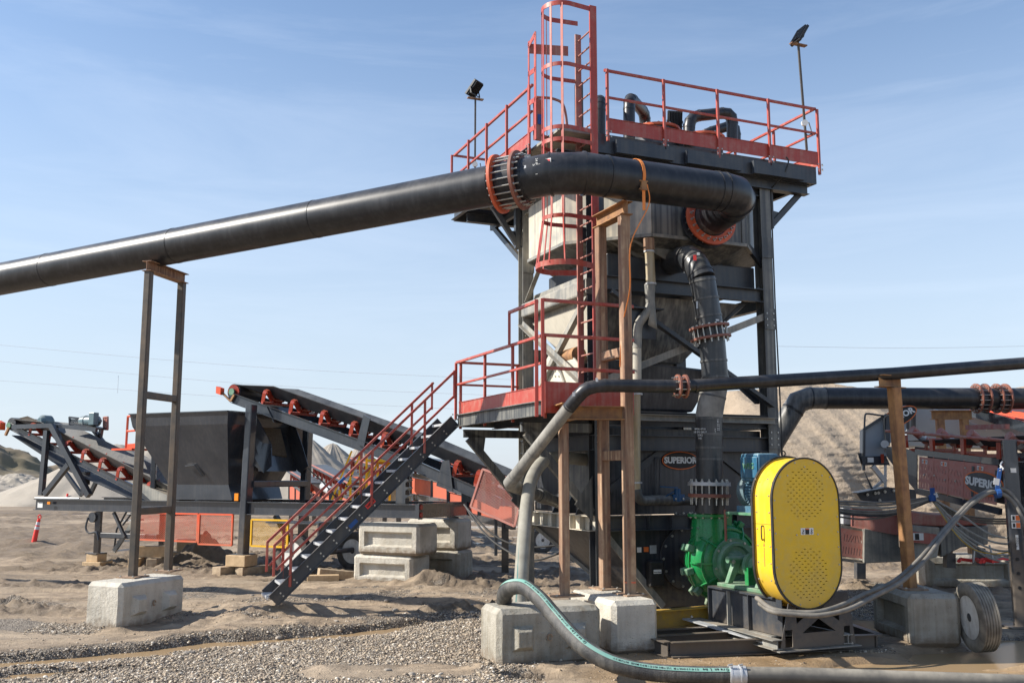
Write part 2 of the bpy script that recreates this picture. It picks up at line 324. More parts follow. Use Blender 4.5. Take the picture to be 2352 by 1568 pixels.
def zmat(c, ax, xdir=None): # matrix at c with +Z along ax
    ax = V3(ax).normalized()
    ref = V3(xdir) if xdir is not None else (V3((0, 0, 1)) if abs(ax.z) < .9 else V3((1, 0, 0)))
    y = ax.cross(ref).normalized(); x = y.cross(ax).normalized()
    M = Matrix((x, y, ax)).transposed().to_4x4(); M.translation = V3(c); return M
_bolts = {}
def hexpts(r, z): return [V3((r*math.cos(i*math.pi/3), r*math.sin(i*math.pi/3), z)) for i in range(6)]
def bolt_mesh(r, l, stick, m=None):
    """threaded rod of length l through both rings, nut at each end"""
    k = (round(r, 3), round(l, 2), round(stick, 2), (m or M_bolt).name)
    if k in _bolts: return _bolts[k]
    mb = MB(); mb.tube([(0, 0, -l/2-stick), (0, 0, l/2+stick*.4)], r*.5, 6)
    for z0, z1 in ((-l/2-r*.9, -l/2), (l/2, l/2+r*.9)):
        mb.prism(hexpts(r, z0), (0, 0, z1-z0))
    me = mesh('bolt', mb, False); me.materials.append(m or M_bolt); _bolts[k] = me; return me
def head_mesh(r, h=None):
    k = ('h', round(r, 3))
    if k in _bolts: return _bolts[k]
    mb = MB(); mb.prism(hexpts(r, 0), (0, 0, h or r*.7)); mb.tube([(0, 0, 0), (0, 0, r*1.1)], r*.5, 6)
    me = mesh('bolt', mb, False); me.materials.append(M_bolt); _bolts[k] = me; return me
def heads(parent, pts, nrm, r=.02):
    me = head_mesh(r)
    for p in pts: inst('bolt', me, parent, zmat(p, nrm))
def flange_pair(parent, c, ax, rp, ro, gap, nb, m1=M_ring, m2=M_ring, stick=.06, br=.022, th=.04):
    c = V3(c); ax = V3(ax).normalized()
    j = part('flange_joint', MB().tube([c-ax*gap*.5, c+ax*gap*.5], rp*1.05, 28), M_hdpe, parent)
    part('backing_ring', MB().ring(c-ax*gap/2, ax, ro, rp*1.04, th), m1, j)
    part('backing_ring', MB().ring(c+ax*gap/2, ax, ro, rp*1.04, th), m2, j)
    ref = V3((0, 0, 1)) if abs(ax.z) < .9 else V3((1, 0, 0)); x = ax.cross(ref).normalized(); y = x.cross(ax)
    me = bolt_mesh(br, gap+th, stick); rm = (rp*1.04+ro)/2
    for i in range(nb):
        a = 2*math.pi*(i+.5)/nb; inst('bolt', me, j, zmat(c+(x*math.cos(a)+y*math.sin(a))*rm, ax))
    return j
def bead(parent, c, ax, r, m=M_hdpe): return part('weld_bead', MB().ring(c, ax, r*1.035, r*.98, .035, 28), m, parent)
def text(s, size, M, m, parent, name='lettering', ext=.002, bold=0., al='CENTER', sx=1.):
    cu = bpy.data.curves.new('t', 'FONT'); cu.body = s; cu.size = size; cu.extrude = ext; cu.offset = bold; cu.align_x = al; cu.align_y = 'CENTER'; cu.resolution_u = 3
    to = bpy.data.objects.new('t', cu); COL.objects.link(to); dg = bpy.context.evaluated_depsgraph_get()
    me = bpy.data.meshes.new_from_object(to.evaluated_get(dg)); bpy.data.objects.remove(to); bpy.data.curves.remove(cu)
    if sx != 1.: me.transform(Matrix.Diagonal((sx, 1, 1, 1)))
    me.materials.clear(); me.materials.append(m); me.name = name
    return inst(name, me, parent, M)
def plate_holes(outer, holes, th, M, m, parent, name):
    """flat plate with real holes: 2D filled curve turned to mesh"""
    cu = bpy.data.curves.new('p', 'CURVE'); cu.dimensions = '2D'; cu.fill_mode = 'BOTH'; cu.extrude = th/2
    for poly in [outer]+holes:
        sp = cu.splines.new('POLY'); sp.points.add(len(poly)-1); sp.use_cyclic_u = True
        for i, (x, y) in enumerate(poly): sp.points[i].co = (x, y, 0, 1)
    to = bpy.data.objects.new('p', cu); COL.objects.link(to); dg = bpy.context.evaluated_depsgraph_get()
    me = bpy.data.meshes.new_from_object(to.evaluated_get(dg)); bpy.data.objects.remove(to); bpy.data.curves.remove(cu)
    me.materials.clear(); me.materials.append(m); me.name = name
    return inst(name, me, parent, M)
def fmat(o, xd, yd): # matrix with local X along xd, Y along yd
    xd, yd = V3(xd).normalized(), V3(yd).normalized(); z = xd.cross(yd).normalized()
    M = Matrix((xd, z.cross(xd), z)).transposed().to_4x4(); M.translation = V3(o); return M
def quadlabel(parent, o, xd, yd, w, h, m, name='sticker', th=.003):
    xd, yd = V3(xd).normalized(), V3(yd).normalized(); z = xd.cross(yd)
    return part(name, MB().obox(V3(o)+z*th, xd*w/2, yd*h/2, z*th), m, parent, False)
def mesh_lattice(p00, p10, p11, p01, nx, ny, t=.006):
    """expanded-metal lattice over a quad (corner points), diagonal bars"""
    mb = MB(); p00, p10, p11, p01 = map(V3, (p00, p10, p11, p01)); n = (p10-p00).cross(p01-p00).normalized()
    def P(u, v): return (p00*(1-u)+p10*u)*(1-v) + (p01*(1-u)+p11*u)*v
    asp = nx/ny
    for i in range(-ny, nx):
        for sgn in (1, -1):
            u0, v0 = i/nx, 0.; u1, v1 = (i+ny)/nx, 1.
            if u0 < 0: v0 = -i/ny; u0 = 0
            if u1 > 1: v1 = (nx-i)/ny; u1 = 1
            if v1-v0 < .01: continue
            a, b = (P(u0, v0), P(u1, v1)) if sgn > 0 else (P(u0, 1-v0), P(u1, 1-v1))
            mb.bar(a, b, t, t*.6, n)
    return mb
def spline(pts, n=8):
    pts = [V3(p) for p in pts]; P = [pts[0]*2-pts[1]]+pts+[pts[-1]*2-pts[-2]]; o = []
    for k in range(1, len(P)-2):
        for i in range(n):
            t = i/n; a, b, c, d = P[k-1], P[k], P[k+1], P[k+2]
            o.append(.5*((2*b)+(c-a)*t+(2*a-5*b+4*c-d)*t*t+(3*b-a-3*c+d)*t**3))
    return o+[pts[-1]]
def lerp(a, b, t): return a+(b-a)*t
# value noise in numpy
def vnoise(x, y, seed=0):
    xi, yi = np.floor(x).astype(np.int64), np.floor(y).astype(np.int64); xf, yf = x-xi, y-yi
    def h(a, b):
        k = (a*374761393 + b*668265263 + seed*974634777) & 0xffffffff; k = ((k ^ (k >> 13))*1274126177) & 0xffffffff; return ((k ^ (k >> 16)) & 0xffff)/65535.
    u, v = xf*xf*(3-2*xf), yf*yf*(3-2*yf)
    return (h(xi, yi)*(1-u)+h(xi+1, yi)*u)*(1-v)+(h(xi, yi+1)*(1-u)+h(xi+1, yi+1)*u)*v
def fbm(x, y, sc, oct=4, seed=0, g=.5):
    s = np.zeros_like(x, dtype=float); a = 1.; t = 0.
    for o in range(oct): s += a*(vnoise(x*sc, y*sc, seed+o*17)*2-1); t += a; a *= g; sc *= 2.03
    return s/t
def grid_mesh(name, X, Y, Z, mats, attrs=None):
    ny, nx = X.shape; co = np.stack([X, Y, Z], -1).reshape(-1, 3).astype(np.float32)
    i = np.arange(ny*nx).reshape(ny, nx); q = np.stack([i[:-1, :-1], i[:-1, 1:], i[1:, 1:], i[1:, :-1]], -1).reshape(-1, 4).astype(np.int32)
    me = bpy.data.meshes.new(name); me.vertices.add(len(co)); me.vertices.foreach_set('co', co.ravel()); me.loops.add(q.size); me.loops.foreach_set('vertex_index', q.ravel())
    me.polygons.add(len(q)); me.polygons.foreach_set('loop_start', np.arange(0, q.size, 4, dtype=np.int32)); me.polygons.foreach_set('use_smooth', np.ones(len(q), bool))
    me.update(calc_edges=True)
    for k, A in (attrs or {}).items():
        at_ = me.attributes.new(k, 'FLOAT', 'POINT'); at_.data.foreach_set('value', A.ravel().astype(np.float32))
    for m in mats: me.materials.append(m)
    return me
# ---------------------------------------------------------------- ground
LEDGE = [gnd(*p) for p in ((-500, 1545), (-200, 1518), (85, 1503), (376, 1476), (461, 1464), (684, 1452), (804, 1442), (980, 1420), (1100, 1412), (1220, 1418))]
def ledge_d(x, y): # signed: positive on the camera side
    best = np.full(x.shape, 99.); sg = np.ones(x.shape)
    for p, q in zip(LEDGE[:-1], LEDGE[1:]):
        dx, dy = q.x-p.x, q.y-p.y; t = np.clip(((x-p.x)*dx+(y-p.y)*dy)/(dx*dx+dy*dy), 0, 1)
        ex, ey = x-(p.x+t*dx), y-(p.y+t*dy); d = np.hypot(ex, ey); c = dx*ey-dy*ex; m = d < best
        best = np.where(m, d, best); sg = np.where(m, -np.sign(c), sg)
    return best*sg
def ss(a, b, x): t = np.clip((x-a)/(b-a), 0, 1); return t*t*(3-2*t)
def blob(x, y, c, rx, ry, ang=0.):
    dx, dy = x-c.x, y-c.y; a = R_(ang); u = dx*math.cos(a)+dy*math.sin(a); v = -dx*math.sin(a)+dy*math.cos(a)
    d = np.sqrt((u/rx)**2+(v/ry)**2) + .35*fbm(x, y, 1.3, 4, 5)
    return 1-ss(.6, 1.1, d)
PUD = [(gnd(2310, 1500), 1.9, .9, 8), (gnd(2335, 1475), .9, .8, 0), (gnd(2190, 1535), 1.9, .35, 4), (gnd(2080, 1520), 1.6, .40, 4), (gnd(300, 1497), 1.5, .22, 14), (gnd(40, 1548), .8, .25, 5), (gnd(1235, 1551), .55, .16, 5), (gnd(180, 1532), 1.0, .16, 10),
       (gnd(60, 1376), 1.6, .22, 0), (gnd(150, 1378), .9, .18, 0), (gnd(760, 1362), 1.6, .3, 0), (gnd(640, 1347), .9, .3, 0), (gnd(700, 1331), 1.5, .4, 5), (gnd(1130, 1207), 6, 2.6, 0), (gnd(1110, 1228), 4.5, .9, 0), (gnd(1185, 1243), 4.5, 1.3, -5),
       (gnd(1300, 1262), 2.2, 1.1, 0), (gnd(1250, 1232), 3.5, 1.0, 0), (gnd(200, 1180), 5, 2.0, 0), (gnd(500, 1218), 3, .7, 0), (gnd(300, 1230), 2.2, .6, 10), (gnd(1060, 1195), 4, 2.5, 0), (gnd(130, 1212), 3.6, .5, 0),
       (gnd(1990, 1430), 1.1, 1.4, 80), (gnd(1700, 1340), 1.5, 1.0, 0), (gnd(2250, 1345), 2.5, .8, 0), (gnd(950, 1196), 6, 2, 0), (gnd(80, 1222), 3.0, .45, 0)]
MOUNDS = [(V3((-4.75, 18.85, 0)), 2.2, .27), (gnd(470, 1293), 1.15, .75), (gnd(70, 1255), 1.6, .28), (gnd(190, 1262), 1.5, .32), (gnd(990, 1345), .9, .26), (gnd(60, 1290), .7, .2), (gnd(330, 1300), .6, .15), (gnd(1040, 1375), 1.3, .10), (gnd(1300, 1330), 1.8, .18), (gnd(870, 1368), .7, .10),
          (gnd(960, 1362), 1.0, .12), (gnd(1970, 1360), 1.6, .22), (gnd(1960, 1400), .9, .12), (gnd(740, 1315), .9, .12), (gnd(420, 1270), .8, .3), (gnd(110, 1300), .8, .12), (gnd(820, 1332), .8, .1), (gnd(1480, 1330), 1.2, .15), (gnd(740, 1540), .45, .07)]
WATER_Z = -.085
def masks(x, y):
    ld = ledge_d(x, y)
    g = ss(-.25, .25, ld+.5*fbm(x, y, .9, 3, 31))*(1-ss(-.6, .6, x-.2+.8*fbm(x, y, .8, 3, 33)))
    g *= ss(-.35, .1, fbm(x*.6, y*1.5, .8, 3, 37)+.28)
    sandy = blob(x, y, gnd(880, 1540), 1.6, .55, 5)                       # smooth silt patch in front
    g = g*(1-sandy); g = np.maximum(g, .75*np.exp(-(ld/.28)**2)*(x < 0))
    g = np.maximum(g, .55*ss(.1, .45, fbm(x*.8, y*1.6, .7, 4, 41))*(y < 24))
    g = np.maximum(g, blob(x, y, gnd(90, 1440), 1.7, .6, -25)*.9); g = np.maximum(g, blob(x, y, gnd(1965, 1385), 1.3, 2.2, 0)*.9)
    g = g*(1-.9*ss(.6, 2.2, x)*(y < 15.2))
    w = np.zeros_like(x)
    for c, rx, ry, a in PUD: w = np.maximum(w, blob(x, y, c, rx, ry, a))
    w = np.maximum(w, 0)
    return g, w, ld
def gh(x, y):
    x = np.asarray(x, float); y = np.asarray(y, float); g, w, ld = masks(x, y)
    near = 1-ss(26, 80, y); churn = ss(-.12, .22, fbm(x*.5, y*1.3, .35, 3, 90)+.05*ss(19, 24, y)+.30*ss(24, 32, y)-.08)*ss(17.5, 19.5, y)*(1-.7*w)
    h = .030*fbm(x, y, .35, 3, 1) + .022*fbm(x, y, 1.6, 4, 2) + (.012+.016*g)*fbm(x, y, 7, 3, 3)*near
    h += -.24*ss(-.05, .20, ld+.12*fbm(x, y, 2.2, 3, 8))*np.exp(-np.maximum(ld, 0)/.42)*(1-ss(-2.6, -.6, x)) + .07*np.exp(-((ld+.35)/.4)**2)*(x < .5)
    rough = ss(18.5, 23, y)*(.35+.65*ss(-.2, .3, fbm(x, y, .12, 2, 50)))
    h += rough*(.10*np.abs(fbm(x*.45, y*1.8, 1.1, 4, 20)) + .07*np.maximum(0, fbm(x, y, 2.6, 4, 21)) - .02)
    h += churn*(.24*np.maximum(0, fbm(x, y*1.5, 2.4, 5, 91, .65)-.02)+.09*np.abs(fbm(x, y, 5.5, 3, 92)))*(1-ss(60, 120, y))
    for yy, am in ((15.9, .02), (19.3, .045), (20.6, .05), (22.8, .06), (23.9, .06)):   # wheel ruts
        c = yy + .25*np.sin(x*.35+yy); h += -am*np.exp(-((y-c)/.16)**2) + am*.7*np.exp(-((y-c-.33)/.14)**2)*(.6+.8*vnoise(x*3, y*3, 9))
    for (bx, by, dg, bl_, bw_) in ((-6.86, 17.25, 67, 1.62, .84), (-.21, 13.36, 20, 1.62, .82), (1.45, 14.27, 20, .78, 1.66), (5.98, 14.98, 0, .82, 1.62)):
        a_ = R_(dg); u_ = (x-bx)*math.cos(a_)+(y-by)*math.sin(a_); v_ = -(x-bx)*math.sin(a_)+(y-by)*math.cos(a_)
        d_ = np.hypot(np.maximum(np.abs(u_-bl_/2)-bl_/2, 0), np.maximum(np.abs(v_-bw_/2)-bw_/2, 0)); h += (.05+.07*np.maximum(0, fbm(x, y, 2.2, 4, 120)+.1))*np.exp(-(d_/.16)**2)
    for c, r, hh in MOUNDS:
        d = np.hypot(x-c.x, (y-c.y)*1.1)/r + .25*fbm(x, y, 2.0, 3, 61); h += hh*np.clip(1-d, 0, 1)**1.15*(1+.35*fbm(x, y, 6., 3, 62))
    h += np.exp(-(((x-gnd(1000, 1348).x)/1.3)**2+((y-gnd(1000, 1348).y)/.8)**2))*.16*np.maximum(0, fbm(x, y, 4.5, 4, 71)+.25)   # clods in front of the blocks
    flat = ((x > .9) & (y < 15.6) & (y > 12)).astype(float)
    h = h*(1-.55*flat)
    h = h*(1-.8*w) - .15*w
    far = ss(60, 300, y); h = h*(1-far)
    return h
def gz(x, y): return float(gh(np.array([float(x)]), np.array([float(y)]))[0])
xs = np.concatenate([-np.geomspace(900, 34, 40), np.arange(-33.5, -13, .2), np.arange(-13, 12.4, .06), np.arange(12.5, 30, .25), np.geomspace(31, 900, 40)])
ys = np.concatenate([[-60, -20, 0, 6, 9, 10.5, 11.2], np.arange(11.5, 22, .055), np.arange(22, 34, .1), np.arange(34.1, 75, .28), np.geomspace(76, 2500, 50)])
GX, GY = np.meshgrid(xs, ys); GG, GW, GLD = masks(GX, GY); GZ = gh(GX, GY)
def ground_mat():
    m = bpy.data.materials.new('mud_and_gravel'); m.use_nodes = True; nt = m.node_tree; N = nt.nodes; l = nt.links.new; b = N['Principled BSDF']
    def nd(t, **k):
        n = N.new(t)
        for a, v in k.items(): setattr(n, a, v)
        return n
    def rng_(s, a, bb, c=0, d=1):
        r = nd('ShaderNodeMapRange'); r.inputs[1].default_value = a; r.inputs[2].default_value = bb; r.inputs[3].default_value = c; r.inputs[4].default_value = d; l(s, r.inputs[0]); return r.outputs[0]
    def mix(f, A, B, bt='MIX'):
        k = nd('ShaderNodeMixRGB', blend_type=bt)
        if isinstance(f, float): k.inputs[0].default_value = f
        else: l(f, k.inputs[0])
        for i, c in ((1, A), (2, B)):
            if isinstance(c, tuple): k.inputs[i].default_value = (*c, 1)
            else: l(c, k.inputs[i])
        return k.outputs[0]
    tc = nd('ShaderNodeTexCoord'); P = tc.outputs['Object']
    def noise(s, d=6, r=.6, vec=P):
        n = nd('ShaderNodeTexNoise'); n.inputs['Scale'].default_value = s; n.inputs['Detail'].default_value = d; n.inputs['Roughness'].default_value = r; l(vec, n.inputs[0]); return n.outputs[0]
    mp = nd('ShaderNodeMapping'); mp.inputs['Scale'].default_value = (.35, 1.6, 1); l(P, mp.inputs[0])
    mud = mix(rng_(noise(.9, 8), .36, .62), (.43, .325, .22), (.29, .22, .15))
    mud = mix(rng_(noise(1.0, 8, .7, mp.outputs[0]), .46, .62, 0, .85), mud, (.165, .125, .085))
    mud = mix(rng_(noise(14, 6, .7), .45, .7, 0, .35), mud, (.44, .35, .25))
    mp2 = nd('ShaderNodeMapping'); mp2.inputs['Scale'].default_value = (.5, 1.4, 1); l(P, mp2.inputs[0])
    mud = mix(rng_(noise(3.2, 9, .75, mp2.outputs[0]), .47, .60, 0, .6), mud, (.15, .112, .078)); mud = mix(rng_(noise(.35, 4, .6, mp2.outputs[0]), .5, .62, 0, .35), mud, (.42, .34, .25))
    vo = nd('ShaderNodeTexVoronoi'); vo.inputs['Scale'].default_value = 42; l(P, vo.inputs['Vector'])
    vc = nd('ShaderNodeSeparateColor'); l(vo.outputs['Color'], vc.inputs[0])
    st = mix(vc.outputs[0], (.20, .165, .13), (.55, .48, .39)); st = mix(rng_(vo.outputs['Distance'], .25, .6), st, (.10, .08, .06))
    lf = nd('ShaderNodeAttribute', attribute_name='churn'); mud = mix(rng_(lf.outputs['Fac'], 0, 1, 0, .8), mud, (.17, .128, .088))
    ag = nd('ShaderNodeAttribute', attribute_name='gravel'); aw = nd('ShaderNodeAttribute', attribute_name='wet')
    gf = nd('ShaderNodeMath', operation='ADD'); l(ag.outputs['Fac'], gf.inputs[0]); l(rng_(noise(6, 5), .3, .7, -.28, .28), gf.inputs[1])
    gm = rng_(gf.outputs[0], .35, .6); col = mix(gm, mud, st)
    wf = nd('ShaderNodeMath', operation='ADD'); l(aw.outputs['Fac'], wf.inputs[0]); l(rng_(noise(2.3, 7), .42, .62, -.08, .38), wf.inputs[1]); wf.use_clamp = True
    sa = nd('ShaderNodeAttribute', attribute_name='silt'); col = mix(rng_(sa.outputs['Fac'], 0, 1, 0, .75), col, (.40, .275, .155))
    col = mix(wf.outputs[0], col, (.62, .58, .52), 'MULTIPLY')
    l(col, b.inputs['Base Color']); l(rng_(wf.outputs[0], .1, .9, .88, .32), b.inputs['Roughness'])
    n1 = noise(9, 9, .68); n2 = noise(55, 5, .6)
    ad = nd('ShaderNodeMath', operation='MULTIPLY_ADD'); l(n2, ad.inputs[0]); ad.inputs[1].default_value = .25; l(n1, ad.inputs[2])
    inv = nd('ShaderNodeMath', operation='MULTIPLY'); l(vo.outputs['Distance'], inv.inputs[0]); inv.inputs[1].default_value = -.35
    hh = nd('ShaderNodeMix'); l(gm, hh.inputs[0]); l(ad.outputs[0], hh.inputs[2]); l(inv.outputs[0], hh.inputs[3])
    bp = nd('ShaderNodeBump'); bp.inputs['Strength'].default_value = .75; bp.inputs['Distance'].default_value = .05; l(hh.outputs[0], bp.inputs['Height']); l(bp.outputs[0], b.inputs['Normal'])
    return m
M_ground = ground_mat(); SILT = ss(.7, 1.6, GX+.4*fbm(GX, GY, .9, 3, 77))*(1-ss(14.9, 15.9, GY+.5*fbm(GX, GY, .8, 3, 78)))
me = grid_mesh('ground', GX, GY, GZ, [M_ground], {'gravel': GG, 'silt': SILT, 'wet': np.maximum(np.maximum(GW, .42*SILT), .75*np.exp(-((GLD-.12)/.16)**2)*(GX < -.5)), 'churn': ss(-.12, .22, fbm(GX*.5, GY*1.3, .35, 3, 90)+.05*ss(19, 24, GY)+.30*ss(24, 32, GY)-.08)*ss(17.5, 19.5, GY)*(1-.6*ss(60, 160, GY))})
go = bpy.data.objects.new('ground', me); COL.objects.link(go); go['kind'] = 'structure'
# muddy water standing in the hollows
mw = bpy.data.materials.new('muddy_water'); mw.use_nodes = True; b = mw.node_tree.nodes['Principled BSDF']; b.inputs['Base Color'].default_value = (.34, .235, .13, 1); b.inputs['Roughness'].default_value = .22
b.inputs['Specular IOR Level'].default_value = .4
n = mw.node_tree.nodes.new('ShaderNodeTexNoise'); n.inputs['Scale'].default_value = 3; bp = mw.node_tree.nodes.new('ShaderNodeBump'); bp.inputs['Strength'].default_value = .06; bp.inputs['Distance'].default_value = .02
mw.node_tree.links.new(n.outputs[0], bp.inputs['Height']); mw.node_tree.links.new(bp.outputs[0], b.inputs['Normal'])
wmb = MB().add([(-60, 11, WATER_Z), (60, 11, WATER_Z), (60, 75, WATER_Z), (-60, 75, WATER_Z)], [(0, 1, 2, 3)])
solo('puddle_water', wmb, mw, None, None, kind='structure')
# pebbles: one object of real little stones
def rocks():
    r = random.Random(5)
    for k in range(26):
        x, y = r.uniform(-6.5, .2), r.uniform(12.6, 22)
        if abs(x/y) > .5 or (x > -1.2 and 12.9 < y < 14.9): continue
        s = r.uniform(.03, .065); bm = bmesh.new(); bmesh.ops.create_icosphere(bm, subdivisions=2, radius=s)
        for v in bm.verts: v.co = V3((v.co.x*r.uniform(1., 1.15)*1.3, v.co.y, v.co.z*.62))*(1+.18*math.sin(v.co.x*60+k)+.08*r.random())
        me = bpy.data.meshes.new('stones'); bm.to_mesh(me); bm.free(); me.transform(Matrix.Translation((x, y, gz(x, y)+s*.2)) @ Matrix.Rotation(r.uniform(0, 6), 4, 'Z')); yield me
def pebbles():
    ico = bmesh.new(); bmesh.ops.create_icosphere(ico, subdivisions=1, radius=1); bv = np.array([v.co[:] for v in ico.verts]); bf = np.array([[v.index for v in f.verts] for f in ico.faces]); ico.free()
    n = 330000; x = rng.uniform(-8.5, 7.5, n); y = 12.2 + (rng.random(n)**1.5)*9.5; keep = np.abs(x/y) < .56; x, y = x[keep], y[keep]
    g, w, ld = masks(x, y); p = np.clip((g-.25)*1.3, .012, 1)*(1-.85*w); k = rng.random(len(x)) < p*.9; x, y = x[k], y[k]; g = g[k]
    x, y = x[:82000], y[:82000]; n = len(x); z = gh(x, y)
    s = rng.lognormal(math.log(.0088), .48, n).clip(.0035, .034); R = rng.uniform(0, 6.28, n)
    sc = np.stack([s*rng.uniform(.9, 1.5, n), s*rng.uniform(.7, 1.1, n), s*rng.uniform(.45, .8, n)], -1)
    V = bv[None]*sc[:, None]*(1+rng.uniform(-.18, .18, (n, len(bv), 1))); c, si = np.cos(R)[:, None], np.sin(R)[:, None]
    V = np.stack([V[..., 0]*c-V[..., 1]*si+x[:, None], V[..., 0]*si+V[..., 1]*c+y[:, None], V[..., 2]+(z+s*.25)[:, None]], -1).reshape(-1, 3).astype(np.float32)
    F = (bf[None]+(np.arange(n)*len(bv))[:, None, None]).reshape(-1, 3).astype(np.int32)
    me = bpy.data.meshes.new('gravel'); me.vertices.add(len(V)); me.vertices.foreach_set('co', V.ravel()); me.loops.add(F.size); me.loops.foreach_set('vertex_index', F.ravel())
    me.polygons.add(len(F)); me.polygons.foreach_set('loop_start', np.arange(0, F.size, 3, dtype=np.int32)); me.update(calc_edges=True)
    t = me.attributes.new('tone', 'FLOAT', 'POINT'); t.data.foreach_set('value', np.repeat(rng.random(n), len(bv)).astype(np.float32))
    m = bpy.data.materials.new('river_pebbles'); m.use_nodes = True; nt = m.node_tree; b = nt.nodes['Principled BSDF']; a = nt.nodes.new('ShaderNodeAttribute'); a.attribute_name = 'tone'
    r = nt.nodes.new('ShaderNodeValToRGB'); e = r.color_ramp.elements; e[0].color = (.06, .052, .045, 1); e[1].color = (.72, .65, .55, 1)
    for ps, cc in ((.25, (.24, .185, .135, 1)), (.5, (.42, .335, .245, 1)), (.7, (.42, .33, .22, 1)), (.85, (.46, .40, .32, 1))): q = e.new(ps); q.color = cc
    nt.links.new(a.outputs['Fac'], r.inputs[0]); nt.links.new(r.outputs[0], b.inputs['Base Color']); b.inputs['Roughness'].default_value = .7; me.materials.append(m)
    o = bpy.data.objects.new('gravel', me); COL.objects.link(o); o['kind'] = 'stuff'; o['label'] = 'small grey and tan pebbles strewn over the mud'; o['category'] = 'gravel'
pebbles()
M_stone = mat('field_stone', (.36, .31, .25), (.24, .21, .18), 9., .85, bump=.2, bsc=40)
bm = bmesh.new()
for me in rocks(): bm.from_mesh(me); bpy.data.meshes.remove(me)
me = bpy.data.meshes.new('stones'); bm.to_mesh(me); bm.free(); me.materials.append(M_stone); o = bpy.data.objects.new('stones', me); COL.objects.link(o)
o['kind'] = 'stuff'; o['label'] = 'scattered fist-sized stones among the pebbles in the foreground'; o['category'] = 'stones'
# ---------------------------------------------------------------- spoil heaps and hills
M_grav = mat('heap_gravel', (.36, .315, .26), (.28, .245, .20), .5, .9, bump=.6, bsc=9, streak=(.36, .33, .28), samt=.4, strz=3)
M_sandc = mat('cut_sand', (.36, .28, .20), (.27, .21, .15), .35, .9, bump=2., bsc=2.6, streak=(.20, .155, .11), samt=.6, strz=5, dust=.4, dustc=(.42, .34, .25))
M_hill = mat('scrubby_earth', (.20, .155, .11), (.17, .14, .085), .05, .95, bump=.8, bsc=.6)
def heap(name, px, Y, apy, rpx, m, label, sd=0, rough=.035, flutes=.015, slope=None, cat='gravel pile', group=None, kind=None, ridge=0):
    c = at(px, apy, Y); h = c.z; r = rpx/FPX*Y; nA, nR = 140, 44; a, t = np.meshgrid(np.linspace(0, 2*math.pi, nA+1), np.linspace(0, 1, nR))
    rr = t*(1+.12*fbm(np.cos(a)*2+sd, np.sin(a)*2, 1., 3, sd)); x = np.cos(a)*rr*r; y = np.sin(a)*rr*r
    if ridge: x = x + np.sign(np.cos(a))*np.abs(np.cos(a))**.5*ridge*np.minimum(1, t*8)
    z = h*(1-t)**1.0 - h*.05*np.exp(-(t/.05)**2) + 0*a
    z = z + h*flutes*np.sin(math.pi*t)*fbm(np.cos(a)*9+sd, np.sin(a)*9+0*t, 1., 3, sd+5) + h*rough*np.sin(math.pi*t)**.5*fbm(x+sd, y, 3./r*2, 4, sd+9) - .3*(t > .99)
    me = grid_mesh(name, x, y, z, [m]); o = bpy.data.objects.new(name, me); COL.objects.link(o); o.location = (c.x, c.y, 0); ORG[o.name] = V3(o.location)
    if kind: o['kind'] = kind
    else: o['label'] = label; o['category'] = cat
    if group: o['group'] = group
    return o
G = 'gravel stockpiles'
heap('gravel_pile', 350, 100, 1003, 345, M_grav, 'wide pale gravel heap behind the sloping conveyor at the left', 1, group=G)
heap('gravel_pile', 268, 93, 1012, 255, M_grav, 'lower gravel heap with a pointed top just left of the orange hopper railing', 7, group=G)
heap('gravel_pile', 520, 118, 1010, 280, M_grav, 'gravel heap hidden mostly behind the dark feed hopper', 2, group=G)
heap('gravel_pile', 706, 108, 1000, 175, M_grav, 'tallest gravel cone right of the feed hopper', 3, group=G, flutes=.03)
heap('gravel_pile', 765, 112, 1010, 140, M_grav, 'gravel cone between the tallest cone and the smaller ones', 4, group=G, flutes=.03)
heap('gravel_pile', 826, 116, 1020, 130, M_grav, 'small gravel cone behind the yellow stair', 5, group=G, flutes=.03)
heap('gravel_pile', 890, 120, 1038, 140, M_grav, 'lowest gravel cone at the right end of the row of cones', 6, group=G)
heap('gravel_pile', 40, 190, 1086, 110, M_grav, 'flat distant grey gravel heap at the foot of the brown hill', 8, group=G, rough=.3)
heap('rubble_pile', 115, 200, 1093, 70, M_hill, 'dark earth and rubble heap at the end of the brown hill', 18, rough=.5, cat='earth pile')
heap('hill', -190, 270, 978, 390, M_hill, '', 9, rough=.25, kind='structure')
def cliff():
    X, T = np.meshgrid(np.linspace(6.5, 46, 420), np.linspace(0, 1, 230)); prof = 7.0+.5*fbm(X, X*0, .15, 3, 3)+.25*np.sin(X*.5)
    prof = prof*ss(6.5, 11.5, X)*(1-.0*X)
    y0 = 40+3.0*fbm(X, X*0, .12, 3, 12)
    Z = prof*np.clip(T*1.25, 0, 1)**.85; Y = y0+9*T-1.2*np.sin(T*5)+.09*fbm(X*.6, Z*2.6, 1.5, 6, 14, .6)+.55*np.abs(fbm(X*.9+Z*.45, Z*.12, .5, 5, 15, .55)) - .7*np.maximum(0, fbm(X, Z, .2, 2, 19))+.06*fbm(X*2, Z*2.5, 2.5, 5, 26, .7)
    Y += .012*np.sin(Z*22+5*fbm(X, Z, .4, 3, 22))*(T < .8)
    Z = Z-.25*(T < .01)+.2*fbm(X, Y, .7, 4, 16)*(T > .7)
    Z[-1] -= 6
    me = grid_mesh('sand_bank', X, Y, Z, [M_sandc]); o = bpy.data.objects.new('sand_bank', me); COL.objects.link(o); o['kind'] = 'structure'
cliff()
heap('sand_pile', 1690, 75, 925, 130, M_sandc, 'ridged pale sand heap seen just left of the right tower column', 21, rough=.25, flutes=.35, cat='sand pile')
